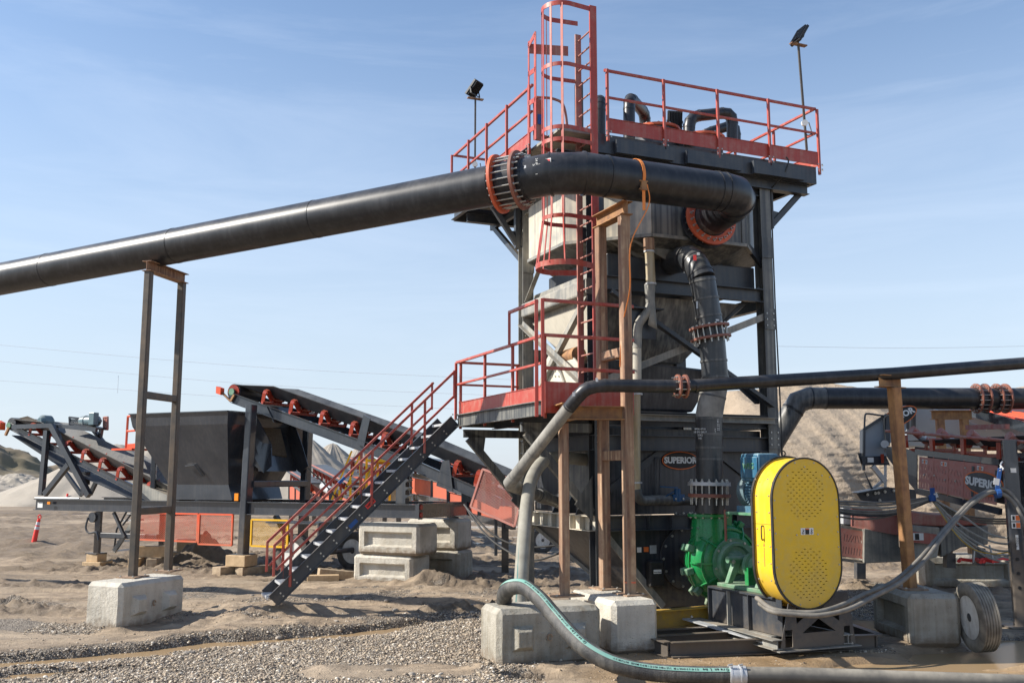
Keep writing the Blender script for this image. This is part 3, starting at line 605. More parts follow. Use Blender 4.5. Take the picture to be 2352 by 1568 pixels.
heap('sand_pile', 1745, 62, 938, 120, M_sandc, 'sand heap directly behind the right tower column', 24, rough=.25, flutes=.35, cat='sand pile')
# two far conifers
M_pine = mat('pine_needles', (.022, .04, .025), (.04, .06, .035), 2., .9); M_trunk = mat('bark', (.1, .07, .05), None, 3., .9)
for px, py, hh, lb in ((217, 1058, 7.5, 'shorter far conifer at the foot of the brown hill'), (243, 1050, 9., 'taller far conifer right of the other at the foot of the brown hill')):
    c = at(px, py, 290); base = V3((c.x, c.y, max(0, c.z-hh)*0+0)); t = thing('pine_tree', lb, 'tree', base); tot = c.z
    part('trunk', MB().tube([base, base+V3((0, 0, tot*.95))], [.3, .05], 6), M_trunk, t); mb = MB(); r_ = random.Random(px)
    for k in range(420):
        f = r_.random()**.8; z = tot*(.12+.88*f); rad = (1-f)*tot*.27*r_.random()**.5+.1; a = r_.random()*6.28; q = base+V3((math.cos(a)*rad, math.sin(a)*rad, z-rad*.25)); s = .55*(1.2-f)
        d = V3((math.cos(a), math.sin(a), -.3)); w = V3((-math.sin(a), math.cos(a), 0)); mb.add([q-d*s, q+w*s*.5, q+d*s, q-w*s*.5+V3((0, 0, .15))], [(0, 1, 2, 3)])
    part('crown', mb, M_pine, t, False)
# ---------------------------------------------------------------- wash plant tower
T = Frame(1.55, 17.4, 23)
tw = thing('wash_plant_tower', 'tall dark steel wash plant tower with an octagonal grey tank and red railed decks', 'tower', T.pt(2, 1.6, 0))
CU, CV = 3.82, 3.2
def webs(parent, u, v, z0, z1, m, along='a'):
    return part('column', MB().ibeam(T.pt(u, v, z0), T.pt(u, v, z1), .25, .25, .016, T.a if along == 'a' else T.b), m, parent, False)
for u, v, m in ((0, 0, M_dark), (CU, 0, M_tankd), (0, CV, M_dusty), (CU, CV, M_dark)):
    c = webs(tw, u, v, 0, 8.6, m, 'b')
    part('base_plate', MB().fbox(T, u-.22, u+.22, v-.22, v+.22, 0, .04), m, c, False)
    for z in (2.5, 3.2, 5.55, 7.0): part('splice_plate', MB().fbox(T, u-.135, u+.135, v-.145, v-.131, z, z+.42), m, c, False)
    heads(c, [T.pt(u+du, v-.146, z+dz) for du in (-.08, .08) for z in (5.55, 3.2) for dz in (.08, .2, .32)], -T.b, .018)
# ring beams and bracing
def bm(name, u0, v0, z0, u1, v1, z1, w, h, m, kind='I'):
    mb = MB(); p, q = T.pt(u0, v0, z0), T.pt(u1, v1, z1)
    mb = mb.ibeam(p, q, w, h) if kind == 'I' else (mb.chan(p, q, w, h) if kind == 'C' else mb.rbar(p, q, w, h))
    return part(name, mb, m, tw, False)
for z, h, m in ((8.42, .3, M_dark), (3.72, .26, M_dark), (3.28, .28, M_dark)):
    bm('beam', -.1, -.0, z, CU+.1, 0, z, .2, h, m); bm('beam', -.1, CV, z, CU+.1, CV, z, .2, h, m)
    bm('beam', 0, .13, z, 0, CV-.13, z, .2, h, M_dusty if z > 8 else m); bm('beam', CU, .13, z, CU, CV-.13, z, .2, h, m)
bm('beam', .13, -.02, 6.22, CU-.13, -.02, 6.22, .12, .26, M_dark, 'C'); bm('beam', 0, .1, 6.17, 0, CV-.1, 6.17, .3, .3, M_dusty, 'B')
bm('beam', .13, CV, 6.1, CU-.13, CV, 6.1, .15, .25, M_dusty); bm('beam', .13, CV, 5.2, CU-.13, CV, 5.2, .15, .3, M_dusty); bm('beam', CU, .1, 6.1, CU, CV-.1, 6.1, .15, .25, M_dark)
def br(name, p, q, w, m, h=None): return part(name, MB().angle(p, q, w, .014), m, tw, False)
B0 = -.10
br('brace', T.pt(3.75, B0, 5.75), T.pt(.15, B0, 4.35), .13, M_dusty); br('brace', T.pt(.2, B0-.04, 6.0), T.pt(3.75, B0-.04, 4.0), .13, M_dark)
br('brace', T.pt(CU, 3.0, 5.9), T.pt(CU, .3, 4.1), .11, M_dark); br('brace', T.pt(3.7, CV, 5.9), T.pt(.2, CV, 4.0), .11, M_dark)
br('brace', T.pt(-.13, CV-.1, 5.85), T.pt(-.13, .3, 4.35), .11, M_dusty); br('brace', T.pt(-.09, .2, 6.0), T.pt(-.09, CV-.2, 4.0), .11, M_dusty)
br('brace', T.pt(.15, CV, 5.95), T.pt(1.5, CV, 6.95), .1, M_dusty); br('brace', T.pt(0, CV-.15, 6.35), T.pt(0, CV-1.0, 7.1), .1, M_dusty); br('brace', T.pt(3.9, 0, 6.75), T.pt(3.35, 0, 7.3), .1, M_dark)
br('brace', T.pt(.2, CV, 4.1), T.pt(3.6, CV, 5.9), .11, M_dusty); br('brace', T.pt(CU-.1, -.05, 6.35), T.pt(2.9, .5, 5.5), .1, M_dark)
# octagonal tub, one panel per facet
z0, z1 = 7.13, 8.27
tub = [(.97, -.41), (3.1, -.41), (4.3, .8), (4.3, 2.5), (3.1, 3.7), (.97, 3.7), (-.24, 2.5), (-.24, .8)]
cu_, cv_ = 2.03, 1.65
tm = [M_tankd, M_tankd, M_tankd, M_tankd, M_tank, M_tank, M_tank, M_tank]  # front and right facets darker, left paler: shade and sun put into colour
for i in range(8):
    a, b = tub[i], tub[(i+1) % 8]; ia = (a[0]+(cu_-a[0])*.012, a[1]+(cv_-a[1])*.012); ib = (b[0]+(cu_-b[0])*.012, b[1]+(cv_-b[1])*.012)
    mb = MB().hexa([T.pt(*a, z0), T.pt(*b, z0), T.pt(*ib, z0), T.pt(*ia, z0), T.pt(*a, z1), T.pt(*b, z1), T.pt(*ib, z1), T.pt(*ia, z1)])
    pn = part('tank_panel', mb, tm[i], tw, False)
    d = (T.pt(*b, 0)-T.pt(*a, 0)).normalized(); n = V3((d.y, -d.x, 0))
    if i in (1, 6, 7, 0):
        part('seam_rib', MB().obox(T.pt(*b, (z0+z1)/2)-d*.05+n*.012, d*.05, n*.01, V3((0, 0, (z1-z0)/2-.01))), tm[i], pn, False)
        if i == 1: heads(pn, [T.pt(*b, z0+.12+k*.16)-d*.05+n*.022 for k in range(8)], n, .018)
top = [T.pt(u, v, z0-.005) for u, v in tub]; bot = [T.pt(u+(cu_-u)*.33, v+(cv_-v)*.33, 6.78) for u, v in tub]
part('tank_floor', MB().add(bot+top, [(i, (i+1) % 8, 8+(i+1) % 8, 8+i) for i in range(8)]+[tuple(range(7, -1, -1)), tuple(range(8, 16))]), M_tankd, tw, False)
mb = MB()
for i in range(8):
    a, b = tub[i], tub[(i+1) % 8]; mb.bar(T.pt(*a, z0-.01), T.pt(*b, z0-.01), .07, .06)
part('tank_rim', mb, M_dusty, tw, False)
mb = MB()
for u, v in ((-.1, 1.1), (-.1, 1.6), (-.1, 2.1), (.4, .2), (.7, -.1)):
    mb.prism([T.pt(u-.1, v, z0-.02), T.pt(u+.9, v, z0-.02), T.pt(u+.9, v, z0-.42)], T.b*.02)
part('tank_gusset', mb, M_dusty, tw, False)
# cyclone feed box, hopper, chute under the tub
part('feed_box', MB().fbox(T, .35, 3.75, .2, 2.8, 6.37, 6.86), M_dark, tw, False, bevel=.03)
part('hopper', MB().frustum([T.pt(.5, .5, 4.87), T.pt(2.15, .5, 4.87), T.pt(2.15, 1.9, 4.87), T.pt(.5, 1.9, 4.87)], [T.pt(.12, .15, 6.07), T.pt(3.3, .15, 6.07), T.pt(3.3, 3.0, 6.07), T.pt(.12, 3.0, 6.07)]), M_tankd, tw, False)
part('hopper_side_plate', MB().hexa([T.pt(.46, .9, 4.87), T.pt(.49, .9, 4.87), T.pt(.49, 1.9, 4.87), T.pt(.46, 1.9, 4.87), T.pt(.05, .3, 5.9), T.pt(.09, .3, 5.9), T.pt(.09, 3.0, 5.9), T.pt(.05, 3.0, 5.9)]), M_cream, tw, False)
part('hopper_collar', MB().fbox(T, .10, .16, .3, 3.0, 5.9, 6.5), M_dusty, tw, False)
part('chute', MB().frustum([T.pt(.45, .3, 3.9), T.pt(2.25, .3, 3.9), T.pt(2.25, 2.2, 3.9), T.pt(.45, 2.2, 3.9)], [T.pt(.3, .2, 4.85), T.pt(2.75, .2, 4.72), T.pt(2.75, 2.4, 4.72), T.pt(.3, 2.4, 4.85)]), M_sump, tw, False, bevel=.04)
pl = [T.ha(px, py, .02) for px, py in ((1262, 905), (1322, 905), (1330, 838), (1310, 812), (1262, 812), (1245, 845))]
spn = part('screen_side_plate', MB().prism(pl, T.a*.03), M_cream, tw, False)
heads(spn, [T.ha(px, py, .015) for px in (1268, 1276, 1284) for py in (828, 840, 852, 864)], -T.a, .018)
part('screen_side_rib', MB().bar(T.ha(1274, 812, -.0), T.ha(1305, 900, -.0), .05, .05), M_dusty, tw, False)
part('vibrator_drum', MB().tube([T.pt(.15, 1.0, 5.0), T.pt(.15, 1.9, 5.0)], .16, 20), M_rusto, tw)
# sump below
part('sump_body', MB().fbox(T, .14, CU-.14, .12, CV-.14, 1.98, 3.55), M_sump, tw, False)
lp = part('side_cover', MB().fbox(T, .105, .135, .35, 1.9, 2.1, 3.4), M_tankd, tw, False)
heads(lp, [T.pt(.105, v, z) for v, z in [(.42, 2.2+k*.19) for k in range(7)]+[(1.83, 2.2+k*.19) for k in range(7)]+[(.42+k*.2, 3.33) for k in range(8)]+[(.42+k*.2, 2.16) for k in range(8)]], -T.a, .016)
part('sump_hopper', MB().frustum([T.pt(1.35, .1, .3), T.pt(3.3, .1, .3), T.pt(3.3, 1.6, .3), T.pt(1.35, 1.6, .3)], [T.pt(.1, .1, 1.7), T.pt(CU-.1, .1, 1.7), T.pt(CU-.1, CV-.1, 1.7), T.pt(.1, CV-.1, 1.7)]), M_sump, tw, False)
part('sump_edge_angle', MB().bar(T.pt(.1, .07, 1.72), T.pt(1.35, .07, .32), .12, .03, T.b), M_dusty, tw, False); part('sump_edge_angle', MB().bar(T.pt(.1, CV-.12, 1.7), T.pt(1.33, 1.6, .32), .12, .03, T.b), M_dusty, tw, False)
for (a, b), (c, d), m in (((-.02, -.06), (CU, -.06), M_dark), ((-.06, 0), (-.06, CV), M_tank)):
    mb = MB().chan(T.pt(a, b, 1.84), T.pt(c, d, 1.84), .13, .27, .014, flip=(1 if m is M_dark else -1))
    L_ = 8
    for k in range(1, L_):
        p = T.pt(a+(c-a)*k/L_, b+(d-b)*k/L_, 1.84); n = (T.b if m is M_dark else T.a); mb.obox(p-n*.06, T.a*(.006 if m is M_dark else .06), T.b*(.06 if m is M_dark else .006), V3((0, 0, .12)))
    part('stiffened_beam', mb, m, tw, False)
mb = MB()
for v in (.6, 1.1, 1.6): mb.prism([T.pt(.1, v, 1.98), T.pt(-.16, v, 1.98), T.pt(.1, v, 2.45)], T.b*.015)
part('gusset', mb, M_dark, tw, False)
part('front_brace', MB().bar(T.hb(1400, 1125, .09), T.hb(1540, 1022, .09), .13, .03, T.b), M_dark, tw, False)
part('front_brace', MB().bar(T.hb(1650, 1040, .09), T.hb(1735, 1108, .09), .13, .03, T.b), M_dark, tw, False)
part('front_channel', MB().chan(T.pt(.15, -.16, 3.74), T.pt(CU, -.16, 3.74), .1, .12), M_dusty, tw, False)
# round clean-out plate with suction spigot
cc = T.hb(1577, 1280, .05); nrm = -T.b
rp = part('round_hatch', MB().tube([cc, cc+nrm*.03], .58, 40), M_sump, tw)
heads(rp, [cc+nrm*.03+(T.a*math.cos(a)+V3((0, 0, 1))*math.sin(a))*.52 for a in [2*math.pi*k/14 for k in range(14)]], nrm, .026)
# manual box, plates, brand oval
def fpt(px, py, off=.0): return T.hb(px, py, .1-off)
q = fpt(1504, 1316, .1); o = part('document_box', MB().obox(q, T.a*.15, T.b*.09, V3((0, 0, .23))), M_black, tw, False, bevel=.03)
Z3 = V3((0, 0, 1))
lb = quadlabel(o, q-T.b*.092+Z3*.04, T.a, Z3, .16, .07, M_white)
text("Owner's Manual", .022, fmat(q-T.b*.1+Z3*.03, T.a, Z3), M_ink, o, bold=.0006)
for px, py, w, h, m in ((1468, 1262, .09, .09, M_white), (1484, 1261, .1, .09, M_oprint), (1500, 1261, .14, .15, M_galv)): quadlabel(tw, fpt(px, py, .005), T.a, Z3, w, h, m, 'data_plate')
def brand(parent, c, xd, yd, w, h, ring=M_oprint, face=M_ink, tm=M_white, nm='brand_oval', th=.01, s=1.):
    xd, yd = V3(xd).normalized(), V3(yd).normalized(); z = xd.cross(yd); n = 48
    e = lambda sw, sh, off: [V3(c)+z*off+xd*math.cos(2*math.pi*i/n)*sw/2+yd*math.sin(2*math.pi*i/n)*sh/2 for i in range(n)]
    o = part(nm, MB().prism(e(w, h, 0), z*th), ring, parent, False)
    o2 = part('oval_face', MB().prism(e(w-h*.11, h*.89, th), z*.003), face, o, False)
    text('SUPERIOR', h*.47*s, fmat(V3(c)+z*(th+.006), xd, yd), tm, o, bold=h*.02, sx=1.0)
    return o
brand(tw, fpt(1562, 1057, .003), T.a, Z3, .80, .34)
# small hose rail and ladder on sump front
part('service_rail', MB().tube(spline([fpt(1505, 1140, .05), fpt(1505, 1060, .05), fpt(1511, 1052, .05), fpt(1516, 1060, .05), fpt(1515, 1140, .05)], 6), .014, 8), M_dark, tw)
# ---------------------------------------------------------------- railings
def railing(parent, pts, z, h=1.07, toe=True, n=None, m=M_red, drop=.18, sz=.05, closed=False, mid=True, toeh=.27, posts=True, side=1):
    for k in range(len(pts)-1):
        p, q = V3(pts[k]), V3(pts[k+1]); p.z = q.z = 0; d = (q-p).normalized(); L_ = (q-p).length; up = V3((0, 0, 1)); s = d.cross(up)*side
        r = part('guard_railing', MB().rbar(p+up*(z+h)-d*sz/2, q+up*(z+h)+d*sz/2, sz), m, parent, False)
        if mid: part('mid_rail', MB().rbar(p+up*(z+h*.57), q+up*(z+h*.57), sz*.85), m, r, False)
        if toe: part('toe_board', MB().obox((p+q)/2+up*(z+toeh/2)+s*.035, d*(L_/2), s*.006, up*toeh/2).obox((p+q)/2+up*(z+toeh)+s*.035, d*(L_/2), s*.02, up*.005), m, r, False)
        cnt = n[k] if n else max(1, round(L_/1.3))
        me = mesh('post', MB().rbar((0, 0, -drop), (0, 0, h), sz, up=(1, 0, 0)), False); me.materials.append(m)
        if posts:
            for i in range(cnt+1):
                if i == cnt and k < len(pts)-2: continue
                inst('post', me, r, zmat(p+d*(L_*i/cnt)+up*z+s*.065, up, d))
            heads(r, [p+d*(L_*i/cnt+e)+up*(z-.1+dz)+s*.095 for i in range(cnt+1) for e in (-.05, .05) for dz in (0, .1)], s, .017)
DZ = 9.0
part('deck_plate', MB().fbox(T, -.85, 4.95, -.25, 5.25, DZ-.05, DZ), M_dusty, tw, False)
for a in ((-.1, -.3, 5.0, -.3), (5.0, -.25, 5.0, 5.3), (-.9, .9, -.9, 5.3), (-.9, 5.3, 5.0, 5.3)):
    part('deck_channel', MB().chan(T.pt(a[0], a[1], DZ-.2), T.pt(a[2], a[3], DZ-.2), .09, .36, flip=-1), M_dark, tw, False)
for u in (.6, 1.7, 2.8, 3.9): part('deck_joist', MB().ibeam(T.pt(u, -.2, DZ-.22), T.pt(u, 5.2, DZ-.22), .14, .32), M_dark, tw, False)
for v in (-.12, 4.6): part('deck_joist', MB().ibeam(T.pt(-.85, v, DZ-.48), T.pt(4.9, v, DZ-.48), .14, .2), M_dark, tw, False)
mb = MB()
for k in range(3): mb.fbox(T, .25+k*1.55, 1.5+k*1.55, -.42, -.335, DZ-.38, DZ-.12)
part('deck_face_plate', mb, M_dark, tw, False)
railing(tw, [T.pt(.08, -.33, 0), T.pt(5.0, -.33, 0), T.pt(5.0, 5.3, 0)], DZ, 1.22, n=[4, 4])
railing(tw, [T.pt(5.0, 5.35, 0), T.pt(-.9, 5.35, 0), T.pt(-.9, .85, 0)], DZ, 1.22, n=[4, 4], side=1)
# deck brackets
def bracket(u0, v0, u1, v1, zt, drop, m=M_dark):
    p, q = T.pt(u0, v0, zt), T.pt(u1, v1, zt); d = (q-p).normalized()
    mb = MB().bar(p, q, .09, .12).bar(p-Z3*drop, q-d*.12, .09, .11).bar(p+d*.05-Z3*drop, p+d*.05, .1, .12, d)
    mb.prism([p-Z3*drop, p-Z3*(drop-.4), p+d*.3-Z3*(drop-.36)], d.cross(Z3)*.012)
    return part('knee_bracket', mb, m, tw, False)
bracket(-.15, CV, -.95, CV+.0, 8.5, .95); bracket(CU+.15, 0, 4.95, 0, 8.5, .85); bracket(0, CV+.15, -.0, 5.2, 8.5, 1.2); bracket(CU, CV+.15, CU, 5.2, 8.5, 1.2)
# ladder with cage
LU, LN, LF = -.22, -.42, .2
lad = part('ladder', MB().bar(T.pt(LU, LN, 3.95), T.pt(LU, LN, 11.4), .035, .14, T.a), M_red, tw, False)
part('stringer', MB().bar(T.pt(LU, LF, 3.95), T.pt(LU, LF, 11.1), .035, .12, T.a), M_redd, lad, False)
me = mesh('rung', MB().tube([T.a*0, (T.b*(LF-LN))], .016, 8)); me.materials.append(M_redd)
for k in range(23):
    inst('rung', me, lad, Matrix.Translation(T.pt(LU, LN, 4.25+k*.305)))
def hoop(z, reach, half, m=M_red, w=.075):
    c = (LN+LF)/2; pts = [T.pt(LU, LN, z)]
    for k in range(17):
        a = -math.pi/2 - math.pi*k/16; pts.append(T.pt(LU-reach+half+half*math.cos(a), c+half*math.sin(a), z))
    pts.append(T.pt(LU, LF, z)); mb = MB()
    n = len(pts); vs = []
    for i, p in enumerate(pts):
        d = (pts[min(n-1, i+1)]-pts[max(0, i-1)]).normalized(); s = d.cross(Z3)*.006
        vs += [p-s-Z3*w/2, p+s-Z3*w/2, p+s+Z3*w/2, p-s+Z3*w/2]
    mb.add(vs, [(4*i+j, 4*i+(j+1) % 4, 4*i+4+(j+1) % 4, 4*i+4+j) for i in range(n-1) for j in range(4)]+[(0, 1, 2, 3), (4*n-1, 4*n-2, 4*n-3, 4*n-4)])
    part('cage_hoop', mb, m, lad); return pts
H = [hoop(11.33, .88, .36, w=.09), hoop(10.15, .88, .36), hoop(8.95, .88, .36), hoop(8.72, .88, .36), hoop(7.3, .88, .36), hoop(6.42, 1.0, .50, w=.1)]
for i in (3, 6, 9, 12, 15):
    part('cage_bar', MB().bar(H[0][i], H[4][i], .01, .05, (H[0][i]-H[0][9]).normalized() if i != 9 else T.b), M_red, lad, False)
    part('cage_bar', MB().bar(H[4][i], H[5][i], .01, .045, T.b), M_red, lad, False)
for z in (4.3, 7.0):
    part('stand_off_bracket', MB().fbox(T, LU+.05, -.0, LF-.02, LF+.0, z, z+.3), M_dark, lad, False); part('stand_off_bracket', MB().fbox(T, LU+.05, .0, LN-.0, LN+.02, z, z+.3), M_dark, lad, False)
# walk-through side panel beside the cage
sp = part('side_panel', MB().bar(T.pt(-.98, .52, 9.0), T.pt(-.98, .52, 11.15), .012, .09, T.b).bar(T.pt(-.98, .82, 9.0), T.pt(-.98, .82, 11.1), .012, .06, T.b).bar(T.pt(-.98, .5, 11.13), T.pt(-.98, .85, 11.0), .012, .1, Z3), M_red, tw, False)
for z in (9.25, 9.8, 10.4): part('panel_bar', MB().bar(T.pt(-.98, .5, z), T.pt(-.98, .85, z+.03), .012, .1, Z3), M_red, sp, False)
part('header_plate', MB().bar(T.pt(-.98, .82, 10.95), T.pt(-.22, .62, 10.95), .012, .2, Z3), M_redd, tw, False)
gt = part('swing_gate', MB().tube(spline([T.pt(-.85, .75, 9.95), T.pt(-.5, .70, 9.95), T.pt(-.3, .66, 9.8), T.pt(-.25, .66, 9.2), T.pt(-.5, .7, 9.1), T.pt(-.85, .75, 9.1)], 6), .028, 8).obox(T.pt(-.82, .75, 9.5), T.a*.1, T.b*.01, Z3*.42), M_redd, tw)
quadlabel(gt, T.pt(-.8, .72, 9.5), T.a, Z3, .08, .2, M_bluetape, 'blue_tape')
part('pipe_mast', MB().ibeam(T.pt(.15, .9, 8.9), T.pt(.15, .9, 10.45), .16, .16), M_dark, tw, False)
# header pipes and round red lids on the top deck
def up_pipe(pts, r, label=None, m=M_hdpe):
    o = part('header_pipe', MB().tube(pts, r, 20), m, tw)
    for a, b, c in zip(pts[:-2], pts[1:-1], pts[2:]): bead(o, b, (c-a), r)
    return o
def bend(pts, r, n=3): # round the corners of a polyline with mitres
    o = [V3(pts[0])]
    for a, b, c in zip(pts[:-2], pts[1:-1], pts[2:]):
        a, b, c = V3(a), V3(b), V3(c); d1, d2 = (b-a).normalized(), (c-b).normalized(); p, q = b-d1*r, b+d2*r
        for k in range(n+1):
            t = k/n; o.append(p*(1-t)**2+b*2*t*(1-t)+q*t*t)
    return o+[V3(pts[-1])]
Yt = 19.6
up_pipe(bend([at(1378, 330, 18.6), at(1378, 232, 18.6), at(1378, 232, 20.2)], .2), .115)
up_pipe(bend([at(1445, 320, 19.3), at(1445, 222, 19.3), at(1482, 262, 20.6), at(1482, 330, 20.6)], .28), .125)
up_pipe(bend([at(1583, 335, 19.8), at(1583, 268, 19.8), at(1682, 258, 20.1), at(1682, 345, 20.1)], .25), .125)
up_pipe(bend([at(1600, 328, 20.9), at(1615, 308, 20.9), at(1690, 285, 21.2), at(1690, 345, 21.2)], .25), .115)
up_pipe([at(1262, 325, 19.6), at(1300, 322, 19.4), at(1330, 325, 19.2)], .09)
for px, py, Y, r in ((1505, 302, 20.3, .55), (1607, 322, 20.2, .55), (1350, 335, 19.5, .3)):
    c = at(px, py, Y); ld = part('cyclone_lid', MB().tube([c-Z3*.03, c+Z3*.02], r, 32), M_ring, tw)
    part('cyclone_body', MB().tube([c-Z3*.6, c-Z3*.03], r*.9, 32), M_dark, tw)
    heads(ld, [c+Z3*.02+V3((math.cos(a), math.sin(a), 0))*r*.9 for a in [2*math.pi*k/12 for k in range(12)]], Z3, .03)
# ---------------------------------------------------------------- lower access deck (part of the tower)
D2 = 3.93; LU0 = -1.56
part('deck_plate', MB().fbox(T, LU0, -.15, -1.05, 3.1, D2-.04, D2).fbox(T, -.15, .15, -1.05, -.2, D2-.04, D2), M_dusty, tw, False)
for a in ((LU0, -1.05, LU0, 3.1), (LU0, 3.12, -.15, 3.12)):
    part('deck_channel', MB().chan(T.pt(a[0], a[1], D2-.14), T.pt(a[2], a[3], D2-.14), .08, .24, flip=-1), M_tankd, tw, False)
part('deck_fascia', MB().fbox(T, LU0, .12, -1.11, -1.08, D2-.22, D2+.3), M_red, tw, False)
railing(tw, [T.pt(LU0-.02, 3.1, 0), T.pt(LU0-.02, -1.0, 0)], D2, 1.07, n=[3], side=-1, drop=.3, toeh=.24)
railing(tw, [T.pt(LU0-.02, 3.15, 0), T.pt(-.2, 3.15, 0)], D2, 1.07, n=[1], side=-1, drop=.1, toe=False)
def rail1(p, q, m=M_red, s=.055): return part('guard_rail', MB().rbar(p, q, s), m, tw, False)
e0, e1 = T.pt(LU0-.05, -1.13, 0), T.pt(.12, -1.13, 0)
for z in (D2+.52, D2+1.07, D2+1.66): rail1(e0+Z3*z, e1+Z3*z)
for p in (e0, e0-T.b*-.12-T.a*.06): part('rail_post', MB().rbar(p+Z3*(D2-.28), p+Z3*(D2+1.68), .06), M_red, tw, False)
rail1(T.pt(LU0-.07, -.95, D2+1.66), T.pt(LU0-.07, .25, D2+1.66)); part('rail_post', MB().rbar(T.pt(LU0-.07, .25, D2+1.07), T.pt(LU0-.07, .25, D2+1.66), .05), M_red, tw, False)
for v in (2.9, .0):
    mb = MB().bar(T.pt(LU0+.05, v, D2-.4), T.pt(-.13, v, D2-.4), .1, .16).bar(T.pt(LU0+.15, v, D2-.5), T.pt(-.15, v, D2-1.9), .1, .15)
    mb.prism([T.pt(LU0, v-.05, D2-.33), T.pt(LU0+.5, v-.05, D2-.48), T.pt(LU0+.45, v-.05, D2-.85)], T.b*.012); mb.prism([T.pt(-.14, v-.05, D2-2.05), T.pt(-.5, v-.05, D2-1.75), T.pt(-.14, v-.05, D2-1.25)], T.b*.012)
    part('knee_bracket', mb, M_tankd, tw, False)
part('deck_joist', MB().ibeam(T.pt(-.8, -1.0, D2-.2), T.pt(-.8, 3.0, D2-.2), .12, .2), M_dark, tw, False)
# conduit and electrical bits on the right column
part('conduit', MB().tube([T.pt(CU+.17, -.1, 8.5), T.pt(CU+.17, -.1, 6.0), T.pt(CU+.2, -.1, 4.2), T.pt(CU+.2, -.1, 3.0)], .015, 6), M_cableb, tw)
part('conduit', MB().tube(spline([T.pt(4.15, -.42, 9.05), T.pt(4.2, -.42, 8.95), T.pt(4.1, -.4, 8.7), T.pt(CU+.17, -.1, 8.45)], 5), .015, 6), M_cableb, tw)
# ---------------------------------------------------------------- flood lights
M_pole = M_mill
def floodlight(label, base, topz, lean, tilt_dir, tilt, pole=True):
    t = thing('floodlight', label, 'floodlight', base, 'floodlights on the tower')
    top = V3((base.x+lean[0], base.y+lean[1], topz))
    part('pole', MB().rbar(base, top, .045), M_pole, t, False); part('mounting_plate', MB().obox(top+Z3*.01, T.a*.2, T.b*.05, Z3*.012), M_rust, t, False)
    d = V3(tilt_dir).normalized(); n = (d*math.cos(tilt)+Z3*math.sin(tilt)).normalized(); s = d.cross(Z3).normalized(); u = s.cross(n).normalized()
    c = top+Z3*.24+n*.05; w, h = .17, .21
    hd = part('lamp_head', MB().obox(c, s*w, u*h, n*.03), M_lamp, t, False, bevel=.008)
    part('lamp_glass', MB().obox(c+n*.032, s*(w-.02), u*(h-.02), n*.003), M_glass, hd, False)
    mb = MB()
    for k in range(9): mb.obox(c-n*.045+s*(w*.85*(k-4)/4), s*.004, u*h*.9, n*.02)
    part('cooling_fin', mb, M_lamp, hd, False)
    part('yoke', MB().bar(top, top+Z3*.12, .03).bar(top+Z3*.1-s*(w+.015), top+Z3*.1+s*(w+.015), .03, .012).bar(top+Z3*.1-s*(w+.015), c-s*(w+.015), .03, .01, s).bar(top+Z3*.1+s*(w+.015), c+s*(w+.015), .03, .01, s), M_lamp, t, False)
    return t
b = at(1091, 385, 22.1); floodlight('left-hand floodlight on a thin pole at the far left corner of the top deck', b, at(1091, 228, 22.1).z, (0, 0), (-.8, .5, 0), .75)
b = at(1853, 345, 19.1); floodlight('right-hand floodlight on a tall rusty pole at the right corner of the top deck', b, at(1846, 104, 19.1).z, (-.08, 0), (1, .3, 0), -.55)
b = T.pt(1.95, .6, DZ); b = at(1553, 330, 20.3); floodlight('short floodlight on the deck between the two pairs of black header pipes', V3((b.x, b.y, DZ)), at(1553, 300, 20.3).z, (0, 0), (-.2, 1, 0), .15)
for px, py, Y, lb in ((1091, 377, 22.0, 'white round junction box at the foot of the left floodlight pole'), (1848, 283, 18.95, 'white round junction box on the right floodlight pole')):
    c = at(px, py, Y); t = thing('junction_box', lb, 'junction box', c, 'round junction boxes')
    part('box_body', MB().tube([c+V3((0, .03, 0)), c-V3((0, .03, 0))], .065, 20), M_white, t)
    part('cable', MB().tube(spline([c-Z3*.06, c+V3((.03, 0, -.25)), c+V3((.15, .05, -.2)), c+V3((.12, .1, .05))], 6), .012, 6), M_cableb, t)
